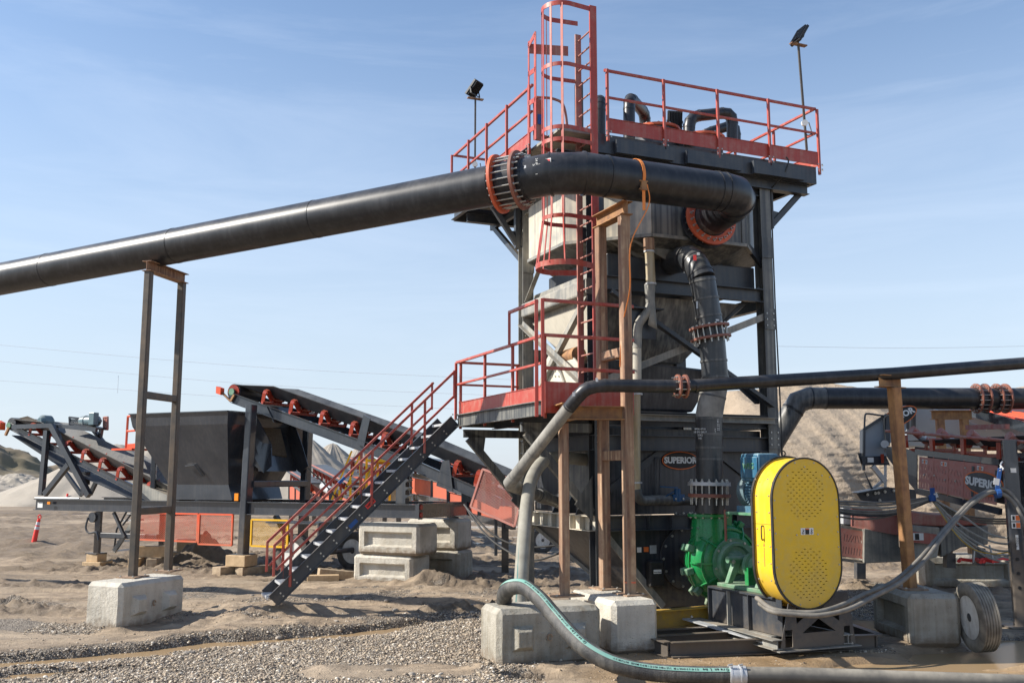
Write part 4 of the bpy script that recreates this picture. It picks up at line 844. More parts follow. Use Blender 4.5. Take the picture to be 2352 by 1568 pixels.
# ---------------------------------------------------------------- concrete blocks
def noisy(mb_me, amt, sc, seed=0):
    n = len(mb_me.vertices); co = np.empty(n*3, np.float32); mb_me.vertices.foreach_get('co', co); co = co.reshape(-1, 3)
    for i in range(3):
        a, b = co[:, (i+1) % 3], co[:, (i+2) % 3]; co[:, i] += amt*fbm(a*1.0+co[:, i]*.7, b+co[:, i]*.3, sc, 4, seed+i*7)
    mb_me.vertices.foreach_set('co', co.ravel()); mb_me.update()
def block_mesh(L_, Wd, H_, c, recess=None, seed=0, rough=.006, chipped=0.):
    """precast block: chamfered edges; recess=(face 'a'/'b') adds a framed recess panel on -b face"""
    bm = bmesh.new(); bmesh.ops.create_cube(bm, size=1.)
    bmesh.ops.transform(bm, matrix=Matrix.Diagonal((L_, Wd, H_, 1)), verts=bm.verts); bmesh.ops.translate(bm, vec=(L_/2, Wd/2, H_/2), verts=bm.verts)
    bmesh.ops.bevel(bm, geom=bm.edges[:], offset=c, segments=1, affect='EDGES', clamp_overlap=True)
    if recess:
        for f in list(bm.faces):
            if (f.normal-V3(recess)).length < .01 and f.calc_area() > .15:
                r = bmesh.ops.inset_region(bm, faces=[f], thickness=.13, use_even_offset=True)
                r2 = bmesh.ops.inset_region(bm, faces=[f], thickness=.05, depth=-.11, use_even_offset=True)
    bmesh.ops.triangulate(bm, faces=[f for f in bm.faces if len(f.verts) > 4])
    for _ in range(4):
        es = [e for e in bm.edges if e.calc_length() > .07]
        if es: bmesh.ops.subdivide_edges(bm, edges=es, cuts=1, use_grid_fill=True)
    bmesh.ops.triangulate(bm, faces=bm.faces[:])
    me = bpy.data.meshes.new('concrete_block'); bm.to_mesh(me); bm.free(); noisy(me, rough, 3.5, seed); noisy(me, rough*.45+chipped, 14, seed+50)
    me.polygons.foreach_set('use_smooth', [True]*len(me.polygons)); me.set_sharp_from_angle(angle=R_(28)); return me
def block(label, p, deg, L_=1.6, Wd=.8, H_=.8, m=M_conc, c=.07, recess=None, lugs=None, z=0, seed=1, chipped=.003, ring=False, name='concrete_block', group=None):
    me = block_mesh(L_, Wd, H_, c, recess, seed, chipped=chipped); me.materials.append(m)
    o = bpy.data.objects.new(name, me); COL.objects.link(o); o.location = (p.x, p.y, z); o.rotation_euler.z = R_(deg); o['label'] = label; o['category'] = 'concrete block'
    if group: o['group'] = group
    ORG[o.name] = V3((0, 0, 0))
    if lugs:
        for k, x in enumerate(lugs):
            s, d, hh = .17, .12, .10
            def sq(h_, y): return [V3((x-h_, y, H_*.5-h_*1.05)), V3((x+h_, y, H_*.5-h_*1.05)), V3((x+h_, y, H_*.5+h_*1.05)), V3((x-h_, y, H_*.5+h_*1.05))]
            a, b2 = sq(s, .005), sq(hh, -d)
            mb = MB().add(a+b2, [(0, 1, 5, 4), (1, 2, 6, 5), (2, 3, 7, 6), (3, 0, 4, 7), (4, 5, 6, 7), (3, 2, 1, 0)]); part('keying_lug', mb, m, o, False, bevel=.008)
    if ring:
        x = sum(lugs)/2; part('lifting_eye', MB().tube([V3((x+.035*math.cos(a), -.02, H_*.5+.045*math.sin(a))) for a in np.linspace(0, 5.5, 12)], .01, 6), M_rust, o)
    return o
BZ = .8
bl = at(299, 1445, 16.95); FL = Frame(bl.x, bl.y, 67)
block('pale concrete block with two pyramid lugs under the left pipe trestle', V3((-6.86, 17.25, 0)), 67, 1.62, .84, .84, lugs=(.42, 1.18), z=-.03, seed=3, ring=True)
p = gnd(1143, 1535); block('front concrete block with two pyramid lugs and the striped hose lying over it', p, 20, 1.62, .82, .82, lugs=(.38, 1.2), z=-.02, seed=5, ring=True, m=M_concd)
p = gnd(1412, 1507); block('tall-standing narrow concrete block under the two rusty posts, mud over its top', V3((p.x-.02, p.y, 0)), 20, .78, 1.66, .80, m=M_conc, seed=8)
p = gnd(2094, 1487); block('wet stained concrete block with a recessed side carrying the single rusty post', V3((p.x, p.y, 0)), 0, .82, 1.62, .82, m=M_concd, recess=(-1, 0, 0), seed=12)
G4 = 'stacked concrete blocks carrying the chassis'
p = gnd(828, 1331)+V3((-.15, -.36, 0)); ang = -23
block('lower front block of the four stacked under the chassis end, recess half full of sand', p, ang, 1.72, 1.0, .74, recess=(0, -1, 0), seed=21, chipped=.006, group=G4, z=-.06)
u = V3((math.cos(R_(ang)), math.sin(R_(ang)), 0)); w = V3((-u.y, u.x, 0))
block('upper front block of the four stacked under the chassis end, brightly sunlit recess', p+u*.12+w*.0, ang-2, 1.82, 1.0, .78, recess=(0, -1, 0), z=.69, seed=22, group=G4, m=M_conc)
block('lower back block of the four stacked under the chassis end, with crumbled corner', p+u*.95+w*1.35, ang+2, 1.4, .95, .76, recess=(0, -1, 0), seed=23, chipped=.012, group=G4, m=M_concd, z=-.04)
block('upper back block of the four stacked under the chassis end', p+u*.75+w*1.45, ang, 1.5, .95, .80, recess=(0, -1, 0), z=.73, seed=24, group=G4)
p = gnd(2130, 1352); block('dark concrete block in the shade behind the right-hand tyre', V3((p.x, p.y, 0)), -4, 2.1, .9, .8, recess=(0, -1, 0), seed=25, m=M_concd)
# ---------------------------------------------------------------- pipes
def stickers(o, lst):
    for (c, xd, yd, w, h, m) in lst: quadlabel(o, c, xd, yd, w, h, m)
E1 = V3((.90, 15.16, 7.62)); E2 = V3((4.12, 16.5, 7.62)); FT = T.hb(1622, 510, -.52)
far = V3((-.92, 15.16+.0, 0)); dl = V3((-7.73, 3.35, -.47)); dl.normalize()
PL = E1+dl*24
d12 = (E2-E1).normalized()
R = .345
pipe = thing('slurry_pipe', 'thick black pipe crossing from the left edge over two trestles into the tower tank', 'pipe', V3((E1.x, E1.y, 0)))
fl = E1+dl*1.02
part('pipe_run', MB().tube([PL, E1+dl*1.3], R, 40), M_hdpe, pipe)
for s in (1.34, 4.9, 8.2, 11.6, 15.2): bead(pipe, E1+dl*s, dl, R*(1.0 if s < 2 else .985))
flange_pair(pipe, E1+dl*1.02, dl, R*1.0, .50, .38, 22, M_ringd, M_ring, stick=.10, br=.026, th=.05)
# mitred elbow
a0 = E1+dl*.80; a1 = E1+dl*.42; a2 = E1-dl*0+d12*.0; a3 = E1+d12*.62
mid1 = E1+dl*.28; mid2 = E1+d12*.30
part('pipe_elbow', MB().tube([E1+dl*.84, mid1+V3((0, -.02, 0)), mid2+V3((0, -.02, 0)), E1+d12*.7], R, 40), M_hdpe, pipe)
bead(pipe, E1+dl*.72, dl, R); bead(pipe, mid1, dl*.7-d12*.3, R*1.03); bead(pipe, mid2, d12*.7-dl*.3, R*1.03); bead(pipe, E1+d12*.7, d12, R)
part('pipe_run', MB().tube([E1+d12*.7, E2-d12*.62], R, 40), M_hdpe, pipe); bead(pipe, E2-d12*.62, d12, R)
dv = (FT-E2).normalized(); e = bend([E2-d12*.6, E2, FT-dv*.35], .46, 3); part('pipe_elbow', MB().tube(e, R, 40), M_hdpe, pipe)
bead(pipe, e[1], d12, R); bead(pipe, e[3], (e[4]-e[2]), R*1.02); bead(pipe, e[4], dv, R)
part('pipe_stub', MB().tube([FT-dv*.36, FT+dv*.2], R*.98, 40), M_hdped, pipe)
flange_pair(pipe, FT-dv*.08, dv, R, .52, .20, 22, M_ring, M_sump, stick=.10, br=.026, th=.05)
Zv = V3((0, 0, 1))
c = mid1+dl*.28+V3((0, -1, .12)).normalized()*R*1.0
c = (E1+dl*.5)-dl.cross(Zv).normalized()*0; side = dl.cross(Zv).normalized(); side = side if side.y < 0 else -side
for s, zz, w, h, m in ((.60, .05, .035, .11, M_galv), (.20, .12, .09, .07, M_white)):
    c = E1+dl*s+side*R*math.cos(zz*3)+Zv*R*math.sin(zz*3); quadlabel(pipe, c, -dl if True else dl, Zv, w, h, m)
quadlabel(pipe, E1+dl*.20+side*(R*.94+.006)+Zv*R*.35, -dl, Zv, .05, .035, M_redtag, 'tag')
for k, (s, t_) in enumerate(((.50, 'DSI'), (.47, '24 IPS DR11'), (.44, '2640'), (.41, '8'))):
    text(t_, .055, fmat(E1+dl*(.30+.04*k*1.2+.05)+side*(R*.985+.01)+Zv*.05, -Zv*1+V3((0, 0, 0)), dl*-1), M_white, pipe, 'marker_writing', ext=.0005)
# strap holding the pipe on the right trestle
TB = at(1410, 470, 15.6)
sc_ = E1+d12*1.25
mb = MB(); x = d12.cross(Zv).normalized(); pts = [sc_+(x*math.cos(a)+Zv*math.sin(a))*(R+.012) for a in np.linspace(-.45, math.pi+.45, 26)]
x = -x if False else x
vs = []
for p_ in pts: vs += [p_-d12*.03, p_+d12*.03]
strap = thing('ratchet_strap', 'orange ratchet strap holding the thick black pipe down on the right trestle', 'strap', V3((sc_.x, sc_.y, 6.5)))
lo = [pts[0]+Zv*-.45, pts[-1]+Zv*-.45]
allp = [lo[0]]+pts+[lo[1]]; mb = MB()
for a, b in zip(allp[:-1], allp[1:]): mb.bar(a, b, .006, .055, d12)
part('webbing', mb, M_strap, strap, False)
nearp = allp[0] if allp[0].y < allp[-1].y else allp[-1]
part('ratchet', MB().obox(nearp+Zv*.42, d12*.045, x*.03, Zv*.08).tube([nearp+Zv*.5-d12*.08, nearp+Zv*.5+d12*.08], .015, 8).tube([nearp+Zv*.36-d12*.08, nearp+Zv*.36+d12*.08], .015, 8), M_rusto, strap, False)
tail = [nearp+Zv*.45+d12*.07, nearp+d12*.09+Zv*.1, at(1449, 560, 15.1), at(1447, 660, 15.25), at(1430, 745, 15.75), at(1426, 800, 15.75), at(1424, 842, 15.75)]
mb = MB(); tp = spline(tail, 6)
for a, b in zip(tp[:-1], tp[1:]): mb.bar(a, b, .004, .020, d12)
part('strap_tail', mb, M_strap, strap, False)
# left trestle
def trestle(label, feet, ztop, beamlen, w, m, zb, bars, name='pipe_trestle', beam_h=.2, mbm=None, foot=True, bdir=None, bw=.2):
    base = (feet[0]+feet[1])/2; t = thing(name, label, 'pipe support', V3((base.x, base.y, zb)))
    d = V3((feet[1].x-feet[0].x, feet[1].y-feet[0].y, 0)); d.normalize(); n = d.cross(Zv)
    for f in feet:
        lg = part('leg', MB().rbar(V3((f.x, f.y, zb+.02)), V3((f.x, f.y, ztop)), w, w, n), m, t, False)
        if foot:
            part('base_plate', MB().obox(V3((f.x, f.y, zb+.012)), d*.24, n*.19, Zv*.012), M_rust, lg, False)
            heads(lg, [V3((f.x, f.y, zb+.024))+d*a+n*b for a in (-.19, .19) for b in (-.13, .13)], Zv, .022)
    for z in bars: part('cross_bar', MB().rbar(V3((feet[0].x, feet[0].y, z))+d*w/2, V3((feet[1].x, feet[1].y, z))-d*w/2, w*.8, w, Zv), m, t, False)
    c = (feet[0]+feet[1])/2; bd = bdir or d
    part('top_beam', MB().ibeam(V3((c.x, c.y, ztop+beam_h/2))-bd*beamlen/2, V3((c.x, c.y, ztop+beam_h/2))+bd*beamlen/2, bw, beam_h, .014), mbm or m, t, False)
    return t
f0 = gnd(305, 1325, .81); f1 = gnd(386, 1311, .81)
zz = E1.z+dl.z*8.1-R-.02
trestle('tall left trestle of dark square tube standing on the lugged block', [f0, f1], 6.64-.02, 1.35, .135, M_mill, .81, [2.02+.0, 4.22], mbm=M_rust)
f0 = gnd(1390, 1352, .80); f1 = gnd(1447, 1365, .80)
c = E1+d12*1.25
top = c.z-R
trt = trestle('tall right trestle of rusty square tube with a high beam under the strapped pipe', [f0, f1], top-.24, 1.1, .165, M_rust, .80, [3.02, 4.72], mbm=M_rusto, beam_h=.23)
# orange rod marks
part('painted_band', MB().obox(V3((f1.x, f1.y, 1.0)), V3((.085, 0, 0)), V3((0, .085, 0)), Zv*.012), M_orange, trt, False)
# small front post with I beam bracket to the trestle
fp = gnd(1297, 1368, .80); zt = 3.53
pp = thing('pipe_post', 'short rusty post on the front block with a beam to the tall trestle', 'pipe support', V3((fp.x, fp.y, .8)))
part('post', MB().rbar(V3((fp.x, fp.y, .8)), V3((fp.x, fp.y, zt)), .15, .15, T.b, c=.5), M_rust, pp, False)
bp_ = part('base_plate', MB().obox(V3((fp.x, fp.y, .812)), T.a*.26, T.b*.2, Zv*.012), M_rust, pp, False)
heads(bp_, [V3((fp.x, fp.y, .824))+T.a*a+T.b*b for a in (-.2, .2) for b in (-.14, .14)], Zv, .022)
dd = V3((f1.x-fp.x, f1.y-fp.y, 0)).normalized(); n2 = dd.cross(Zv)
b0 = V3((fp.x, fp.y, zt+.17)); 
part('beam', MB().ibeam(b0+dd*.05, b0+dd*((f1-fp).length+.02), .17, .22, .014), M_rusto, pp, False)
part('cross_beam', MB().ibeam(b0-n2*.38, b0+n2*.38, .2, .28, .015), M_rusto, pp, False)
# thin black pipe
r2 = .105
A = at(1340, 893, 14.95); B = at(1570, 887, 15.2); Cx = at(2050, 858, 15.95); Dx = at(2700, 806, 17.4)
tp = thing('water_pipe', 'thin black pipe running right from its elbow and over the leaning right post', 'pipe', V3((A.x, A.y, 0)))
A1 = at(1375, 885, 14.95); A2 = at(1318, 925, 15.1); K = at(1168, 1112, 16.3); K2 = at(1292, 1157, 18.0)
d = (B-A1).normalized()
part('pipe_run', MB().tube([A1+d*.35, B, Cx, Dx], r2, 28), M_hdpe, tp)
el = [A1+d*.36, A1+d*.1]+bend([A1, at(1352, 886, 14.95), A2+(A1-A2)*.1, A2], .2, 3)[1:]
el = spline([A1+d*.40, A1+d*.1, at(1352, 891, 14.95), at(1331, 907, 15.0), at(1306, 937, 15.15)], 2); KD = (K-el[-1]).normalized()
part('pipe_elbow', MB().tube(el, r2, 28), M_hdpe, tp)
for i in (2, 4, 6): bead(tp, el[i], el[i+1]-el[i-1], r2*1.0)
bead(tp, A1+d*1.05, d, r2); bead(tp, A1+d*1.6, d, r2)
flange_pair(tp, at(1565, 887, 15.19), d, r2, .19, .12, 8, M_ringd, M_ringd, stick=.06, br=.02, th=.03)
dk = (K-el[-1]).normalized(); dk2 = (K2-K).normalized()
part('pipe_drop', MB().tube([el[-1]-KD*.05, K-KD*.18], r2*.97, 28), M_mudpipe, tp)
part('pipe_elbow', MB().tube([K-dk*.2, K-dk*.05, K+dk2*.1, K+dk2*.3], r2*1.03, 28), M_mudpipe, tp)
part('pipe_tail', MB().tube([K+dk2*.28, K2], r2*.97, 28), M_hdped, tp); bead(tp, K+dk2*.3, dk2, r2*1.05, M_hdped); bead(tp, K-dk*.8, dk, r2, M_mudpipe); bead(tp, K+dk2*1.0, dk2, r2, M_hdped); part('coupling', MB().tube([K+dk2*1.05, K+dk2*1.35], r2*1.15, 24), M_hdped, tp)
for px, py in ((1310, 905), (1363, 872)): quadlabel(tp, at(px+8, py, 14.84), V3((1, .2, 0)), V3((-.1, 0, 1)), .035, .06, M_white)
# single right post
fr = gnd(2091, 1352, .82); ztp = 4.28
rp_ = thing('pipe_post', 'single leaning yellow-brown rusty post on the stained block at the right', 'pipe support', V3((fr.x, fr.y, .82)))
tpx = at(2053, 889, 15.9)
part('post', MB().rbar(V3((fr.x, fr.y, .82)), tpx, .17, .17, T.b), M_rusto, rp_, False)
part('cross_beam', MB().ibeam(tpx+V3((-.28, -.1, .10)), tpx+V3((.22, .25, .10)), .2, .2, .013), M_rusto, rp_, False)
q = part('base_plate', MB().obox(V3((fr.x, fr.y, .835)), V3((.2, 0, 0)), V3((0, .25, 0)), Zv*.012), M_rust, rp_, False)
heads(q, [V3((fr.x+a, fr.y+b, .847)) for a in (-.15, .15) for b in (-.2, .2)], Zv, .022)
# fat return pipe behind the tower, right
Rr = .33; r0 = at(1795, 985, 23.5); r1 = at(1838, 914, 23.5); r2_ = at(2352, 915, 23.8)
dr = (r2_-r1).normalized()
fp2 = thing('return_pipe', 'thick black pipe coming round behind the tower and running out at the right edge', 'pipe', V3((r1.x, r1.y, 0)))
rr = Rr*.8
fk = (r0-r1).normalized(); part('pipe_drop', MB().tube([r0+fk*1.2, r1+fk*.35], rr, 32), M_hdped, fp2)
part('pipe_elbow', MB().tube([r1+fk*.4, r1+fk*.12, r1+dr*.22, r1+dr*.62], rr, 32), M_hdped, fp2)
part('pipe_run', MB().tube([r1+dr*.6, r1+dr*4.6], rr, 36), M_hdpe, fp2); part('pipe_run', MB().tube([r1+dr*5.2, r1+dr*9], rr, 36), M_hdpe, fp2)
for p_ in (r1+fk*.35, ): bead(fp2, p_, fk, rr)
for s in (.25, .62): bead(fp2, r1+dr*s, dr, rr*1.01)
for px in (2254, 2302): flange_pair(fp2, r1+dr*((at(px, 914, 23.7)-r1).dot(dr)), dr, rr, .37, .22, 16, M_ringd, M_ringd, stick=.05, br=.022, th=.035)
part('spool', MB().tube([r1+dr*4.5, r1+dr*5.3], rr*.98, 32), M_hdpe, fp2)
q0, q1 = at(2160, 985, 23.8), at(2215, 978, 23.8)
t = thing('pipe_trestle', 'low rusty trestle under the thick right-hand pipe near its double flange', 'pipe support', V3((q0.x, q0.y, 0)))
zt = at(2180, 962, 23.8).z
for q in (q0, q1): part('leg', MB().rbar(V3((q.x, q.y, -.05)), V3((q.x, q.y, zt)), .18), M_rusto, t, False)
part('top_beam', MB().ibeam(V3((q0.x-.2, q0.y, zt+.1)), V3((q1.x+.2, q1.y, zt+.1)), .2, .22, .015), M_rusto, t, False)
# ---------------------------------------------------------------- vertical discharge pipe
PU, PV = 1.87, -1.0          # pump casing centre in tower frame
rd = .235
vp = thing('discharge_pipe', 'upright jointed black pipe rising from the green pump to the underside of the tank', 'pipe', T.pt(PU-.2, PV, 0))
P0 = at(1631, 1178, 16.95); P1 = at(1628, 958, 16.95); P2 = at(1643, 872, 16.95); P3 = at(1634, 765, 16.95); P4 = at(1613, 640, 16.95); P5 = at(1592, 588, 17.1); P6 = at(1532, 606, 18.5)
part('flanged_stub', MB().tube([P0, P0+(P1-P0).normalized()*.5], rd*1.08, 36), M_pipeg, vp)
dn = (P1-P0).normalized()
part('pipe_run', MB().tube([P0+dn*.5, P1], rd, 36), M_pipeg, vp)
part('pipe_run', MB().tube([P1-dn*.03, P1+(P2-P1)*.05, P1+(P2-P1)*.55, P2-(P2-P1)*.05], rd*1.0, 36), M_mudpipe, vp, label='grey dust-coated middle length')
part('pipe_run', MB().tube([P2-(P2-P1)*.1, P2, P3, P4], rd*.98, 36), M_pipeg, vp)
d6 = (P6-P5).normalized(); e = bend([P4, P5, P6-d6*.2], .40, 5); part('pipe_elbow', MB().tube(e, rd, 36), M_pipeg, vp); part('pipe_stub', MB().tube([e[-1]-d6*.7, P6], rd*.99, 36), M_mudpipe, vp)
for i in (1, 3, 5): bead(vp, e[i], e[i+1]-e[i-1], rd)
for a, b, f in ((P0, P1, .56), (P0, P1, .68), (P0, P1, .82), (P0, P1, .985), (P1, P2, .55), (P2, P3, .05), (P2, P3, .4), (P3, P4, .3), (P3, P4, .62), (P3, P4, .95)): bead(vp, a+(b-a)*f, (b-a), rd*.995, M_hdped)
flange_pair(vp, at(1629, 1124, 16.95), dn, rd*1.05, .37, .20, 16, M_ringd, M_galv, stick=.13, br=.026, th=.06)
flange_pair(vp, at(1631, 764, 16.95), (P4-P3), rd, .36, .20, 16, M_ringd, M_ringd, stick=.07, br=.024, th=.04)
part('backing_ring', MB().ring(P6-d6*.15, d6, .40, rd*1.04, .04), M_ringd, vp)
heads(vp, [P6-d6*.17+(d6.cross(Zv).normalized()*math.cos(a)+d6.cross(Zv).cross(d6).normalized()*math.sin(a))*.33 for a in [2*math.pi*k/12 for k in range(12)]], -d6, .026)
n_ = V3((0, -1, 0)); xr = V3((1, 0, 0))
for px, py, w, h, m in ((1596, 592, .055, .10, M_redtag), (1604, 583, .05, .05, M_white), (1601, 700, .03, .13, M_galv), (1645, 735, .10, .03, M_white)):
    quadlabel(vp, at(px, py, 16.95-rd*1.02-.01 + abs(px-1625)*.0018), xr, Zv, w, h, m)
for i, t_ in enumerate(('IPEX 4710', '18 IPS DR17', '2262', 'NS')): text(t_, .045, fmat(at(1608, 985+i*7, 16.95-rd*1.03), xr, Zv), M_white, vp, 'marker_writing', ext=.0005)
text('456', .07, fmat(at(1641, 990, 16.95-rd*.97), Zv, -xr), M_white, vp, 'marker_writing', ext=.0005)
text('22.22 M1', .055, fmat(at(1650, 975, 16.95-rd*.9), Zv, -xr), M_white, vp, 'marker_writing', ext=.0005)
# ---------------------------------------------------------------- clear drain hose with elbow and valve
hr = .085
dh = thing('drain_hose', 'muddy translucent hose dropping from the tank to a dark elbow beside the valve', 'hose', T.hb(1475, 1150, -.12))
h0 = at(1490, 548, 17.3); h1 = at(1493, 690, 17.3); h2 = at(1460, 755, 17.3); h3 = at(1462, 1130, 17.3); h4 = at(1466, 1150, 17.3); h5 = T.hb(1596, 1148, -.2)
part('hose_top', MB().tube([h0, at(1491, 575, 17.3)], hr*1.2, 20), M_rust, dh); part('hose_run', MB().tube([at(1491, 572, 17.3), at(1495, 650, 17.3)], hr*1.05, 20), M_stripc, dh)
part('hose_run', MB().tube(bend([at(1495, 648, 17.3), h1, at(1495, 708, 17.3), at(1464, 745, 17.3), at(1463, 800, 17.3)], .12), hr, 20), M_dusty, dh)
part('hose_run', MB().tube([at(1463, 795, 17.3), at(1463, 905, 17.3)], hr*.95, 20), M_tank, dh); part('hose_run', MB().tube([at(1462, 900, 17.3), h3], hr*.85, 20), M_stripc, dh)
part('hose_elbow', MB().tube(bend([h3-V3((0, 0, -.05)), at(1466, 1150, 17.3), T.hb(1500, 1148, -.2)], .16, 4), hr*1.05, 20), M_hdped, dh)
part('hose_run', MB().tube([T.hb(1496, 1148, -.2), h5], hr*1.1, 20), M_hdped, dh)
for py, X_ in ((652, 1495), (578, 1491), (905, 1463), (1108, 1462)): part('hose_clamp', MB().ring(at(X_, py, 17.3), Zv, hr*1.2, hr*.9, .03, 20), M_galv, dh)
vb = T.hb(1556, 1132, -.25); vo = part('valve_body', MB().tube([vb-Zv*.15, vb+Zv*.08], .06, 16).obox(vb-Zv*.08, T.a*.12, T.b*.05, Zv*.06), M_bluev, dh)
part('valve_handle', MB().bar(vb+Zv*.1, vb+Zv*.12-T.a*.36, .05, .02).bar(vb+Zv*.07, vb-T.a*.3-Zv*.08, .03, .012), M_bluev, vo)
heads(vo, [vb+T.a*a-T.b*.06+Zv*z for a in (-.08, .08) for z in (-.1, -.36)], -T.b, .02)
part('hose_bracket', MB().fbox(T, .55, 1.05, -.35, -.32, at(1470, 735, 17).z-.28, at(1470, 705, 17).z).fbox(T, .5, 1.15, -.5, -.2, at(1470, 703, 17).z, at(1470, 700, 17).z), M_dark, dh, False)
# ---------------------------------------------------------------- muddy suction hose and striped hose over the block
mh = thing('suction_hose', 'pale muddy hose arching out of the sump side and dropping behind the front block', 'hose', V3((gnd(1195, 1380).x, 15.2, 0)))
pts = spline([T.pt(.1, .7, 2.98), at(1283, 1050, 17.6), at(1248, 1060, 17.0), at(1221, 1100, 16.5), at(1210, 1160, 16.1), at(1204, 1230, 15.7), at(1199, 1300, 15.4), at(1195, 1375, 15.2), at(1190, 1415, 15.1)], 8)
part('hose_body', MB().tube(pts, .112, 24), M_mhose, mh)
mb = MB(); 
for k, (a, b) in enumerate(zip(pts[:-1], pts[1:])):
    if k > 10: mb.bar(a+V3((-.05, -.103, 0)), b+V3((-.05, -.103, 0)), .05, .008, V3((0, 1, 0)))
part('hose_stripe', mb, M_stripe, mh, False)
def ribbed(pts, r, n=24, pitch=.03, amp=.0016):
    L_ = [0]
    for a, b in zip(pts[:-1], pts[1:]): L_.append(L_[-1]+(b-a).length)
    tot = L_[-1]; m = int(tot/(pitch/2)); o = []; rr = []
    for k in range(m+1):
        s = tot*k/m; i = min(len(L_)-2, max(0, int(np.searchsorted(L_, s))-1)); t_ = (s-L_[i])/max(1e-6, L_[i+1]-L_[i]); o.append(pts[i].lerp(pts[i+1], t_)); rr.append(r+(amp if k % 2 else -amp))
    return MB().tube(o, rr, n), o
sh = thing('striped_hose', 'black ribbed hose with a mint lettered stripe draped over the front block', 'hose', gnd(1500, 1560))
key = [at(1158, 1385, 14.7), at(1160, 1362, 14.5), at(1176, 1348, 14.3), at(1205, 1348, 14.1), at(1240, 1375, 13.85), at(1272, 1412, 13.6), at(1310, 1456, 13.25), at(1350, 1492, 13.0), at(1410, 1524, 12.85), at(1490, 1542, 12.8), at(1590, 1549, 12.75), at(1700, 1550, 12.7)]
hp = spline(key, 10); mb, hp2 = ribbed(hp, .112); part('hose_body', mb, M_rhose, sh)
def hframe(path, k):
    a, b = path[max(0, k-2)], path[min(len(path)-1, k+2)]; t_ = (b-a).normalized(); toc = (EYE*0+V3((0, -1, 1.15))).normalized(); n = (toc-t_*toc.dot(t_)).normalized(); return t_, n, t_.cross(n)
mb = MB(); vs = []; ks = list(range(6, len(hp2), 2))
for k in ks:
    t_, n, b_ = hframe(hp2, k); ph0 = .05
    for a in np.linspace(-.24, .24, 5): vs.append(hp2[k]+(n*math.cos(a+ph0)+b_*math.sin(a+ph0))*.1195)
mb.add(vs, [(5*i+j, 5*i+j+1, 5*i+6+j, 5*i+5+j) for i in range(len(ks)-1) for j in range(4)]); part('hose_stripe', mb, M_stripe, sh)
def hose_text(s, s0, size=.033, m=M_ink, bold=0.0003):
    """characters set one after the other along the stripe, upside down as on the real hose"""
    L_ = [0]
    for a, b in zip(hp2[:-1], hp2[1:]): L_.append(L_[-1]+(b-a).length)
    sp_ = s0; wdt = {' ': .35, 'I': .3, '1': .5, 'l': .3, 'i': .3}
    mbs = []
    for ch in s:
        k = int(np.searchsorted(L_, sp_)); 
        if k >= len(hp2)-3: break
        if ch != ' ':
            t_, n, b_ = hframe(hp2, k); nn = (n*math.cos(.05)+b_*math.sin(.05)); bb = nn.cross(t_)
            text(ch, size, fmat(hp2[k]+nn*.122, -t_, -nn.cross(t_)*-1 if False else nn.cross(-t_)), m, sh, 'hose_letter', ext=.0004, bold=bold)
        sp_ -= size*wdt.get(ch, .72)
Ltot = sum((b-a).length for a, b in zip(hp2[:-1], hp2[1:]))
hose_text('Green Line', Ltot-.18, .052, M_ink, .001); hose_text('G341 600 WATER SUCTION HOSE 150PSI MADE IN TURKEY', Ltot-.55, .036)
hose_text('Green Line', Ltot-2.05, .052, M_ink, .001); hose_text('G341 600 WATER SUCTION HOSE 150PSI MADE IN TURKEY', Ltot-2.42, .036)
part('hose_clamp', MB().ring(at(1677, 1549, 12.71), V3((1, 0, 0)), .132, .11, .022).ring(at(1700, 1550, 12.7), V3((1, 0, 0)), .132, .11, .022), M_galv, sh)
part('coupling', MB().tube([at(1674, 1549, 12.7), at(1712, 1550, 12.7)], .119, 28), M_galv, sh)
part('clamp_bolt', MB().tube([at(1673, 1527, 12.62), at(1683, 1525, 12.62)], .014, 8).tube([at(1698, 1527, 12.62), at(1706, 1525, 12.62)], .014, 8), M_bolt, sh)
bh = thing('muddy_hose', 'black hose with dried mud on top leaving the coupling along the bottom right edge', 'hose', gnd(2000, 1575))
k2 = spline([at(1705, 1550, 12.7), at(1850, 1552, 12.6), at(2050, 1559, 12.4), at(2250, 1566, 12.2), at(2420, 1572, 12.1), at(2600, 1578, 12.0)], 8); mb, _ = ribbed(k2, .108, amp=.0008)
M_bh = mat('mud_splashed_hose', (.04, .04, .04), (.08, .076, .07), 2.5, .7, dust=.6, dustc=(.40, .36, .29)); part('hose_body', mb, M_bh, bh)
# ---------------------------------------------------------------- slurry pump, motor, belt guard
AZ = 1.2; pu = PU
pmp = thing('slurry_pump', 'green cast slurry pump with bolted lugs under the upright black pipe', 'pump', T.pt(pu, PV, 0))
C0 = T.pt(pu, PV, AZ); AX = -T.b
def pc(h, r, ang): return C0+AX*h+(T.a*math.cos(ang)+Z3*math.sin(ang))*r   # ang 0 = +u
cs = part('casing', MB().lathe(C0, AX, [(-.24, .30), (-.235, .50), (-.20, .62), (-.06, .665), (-.05, .69), (-.012, .69), (-.01, .66), (.01, .66), (.012, .69), (.05, .69), (.06, .655), (.18, .63), (.27, .56), (.33, .44), (.36, .33)], 56), M_green, pmp)
nk = part('discharge_neck', MB().tube([T.pt(pu-.22, PV-.0, 1.30), T.pt(pu-.22, PV, 1.98)], [.36, .285], 36), M_green, cs)
part('neck_flange', MB().ring(T.pt(pu-.22, PV, 2.0), Z3, .37, .2, .05, 40), M_green, cs)
heads(cs, [T.pt(pu-.22+.325*math.cos(a), PV+.325*math.sin(a), s) for a in [2*math.pi*(k+.5)/14 for k in range(14)] for s in (2.025,)], Z3, .022)
heads(cs, [T.pt(pu-.22+.325*math.cos(a), PV+.325*math.sin(a), 1.975) for a in [2*math.pi*(k+.5)/14 for k in range(14)]], -Z3, .022)
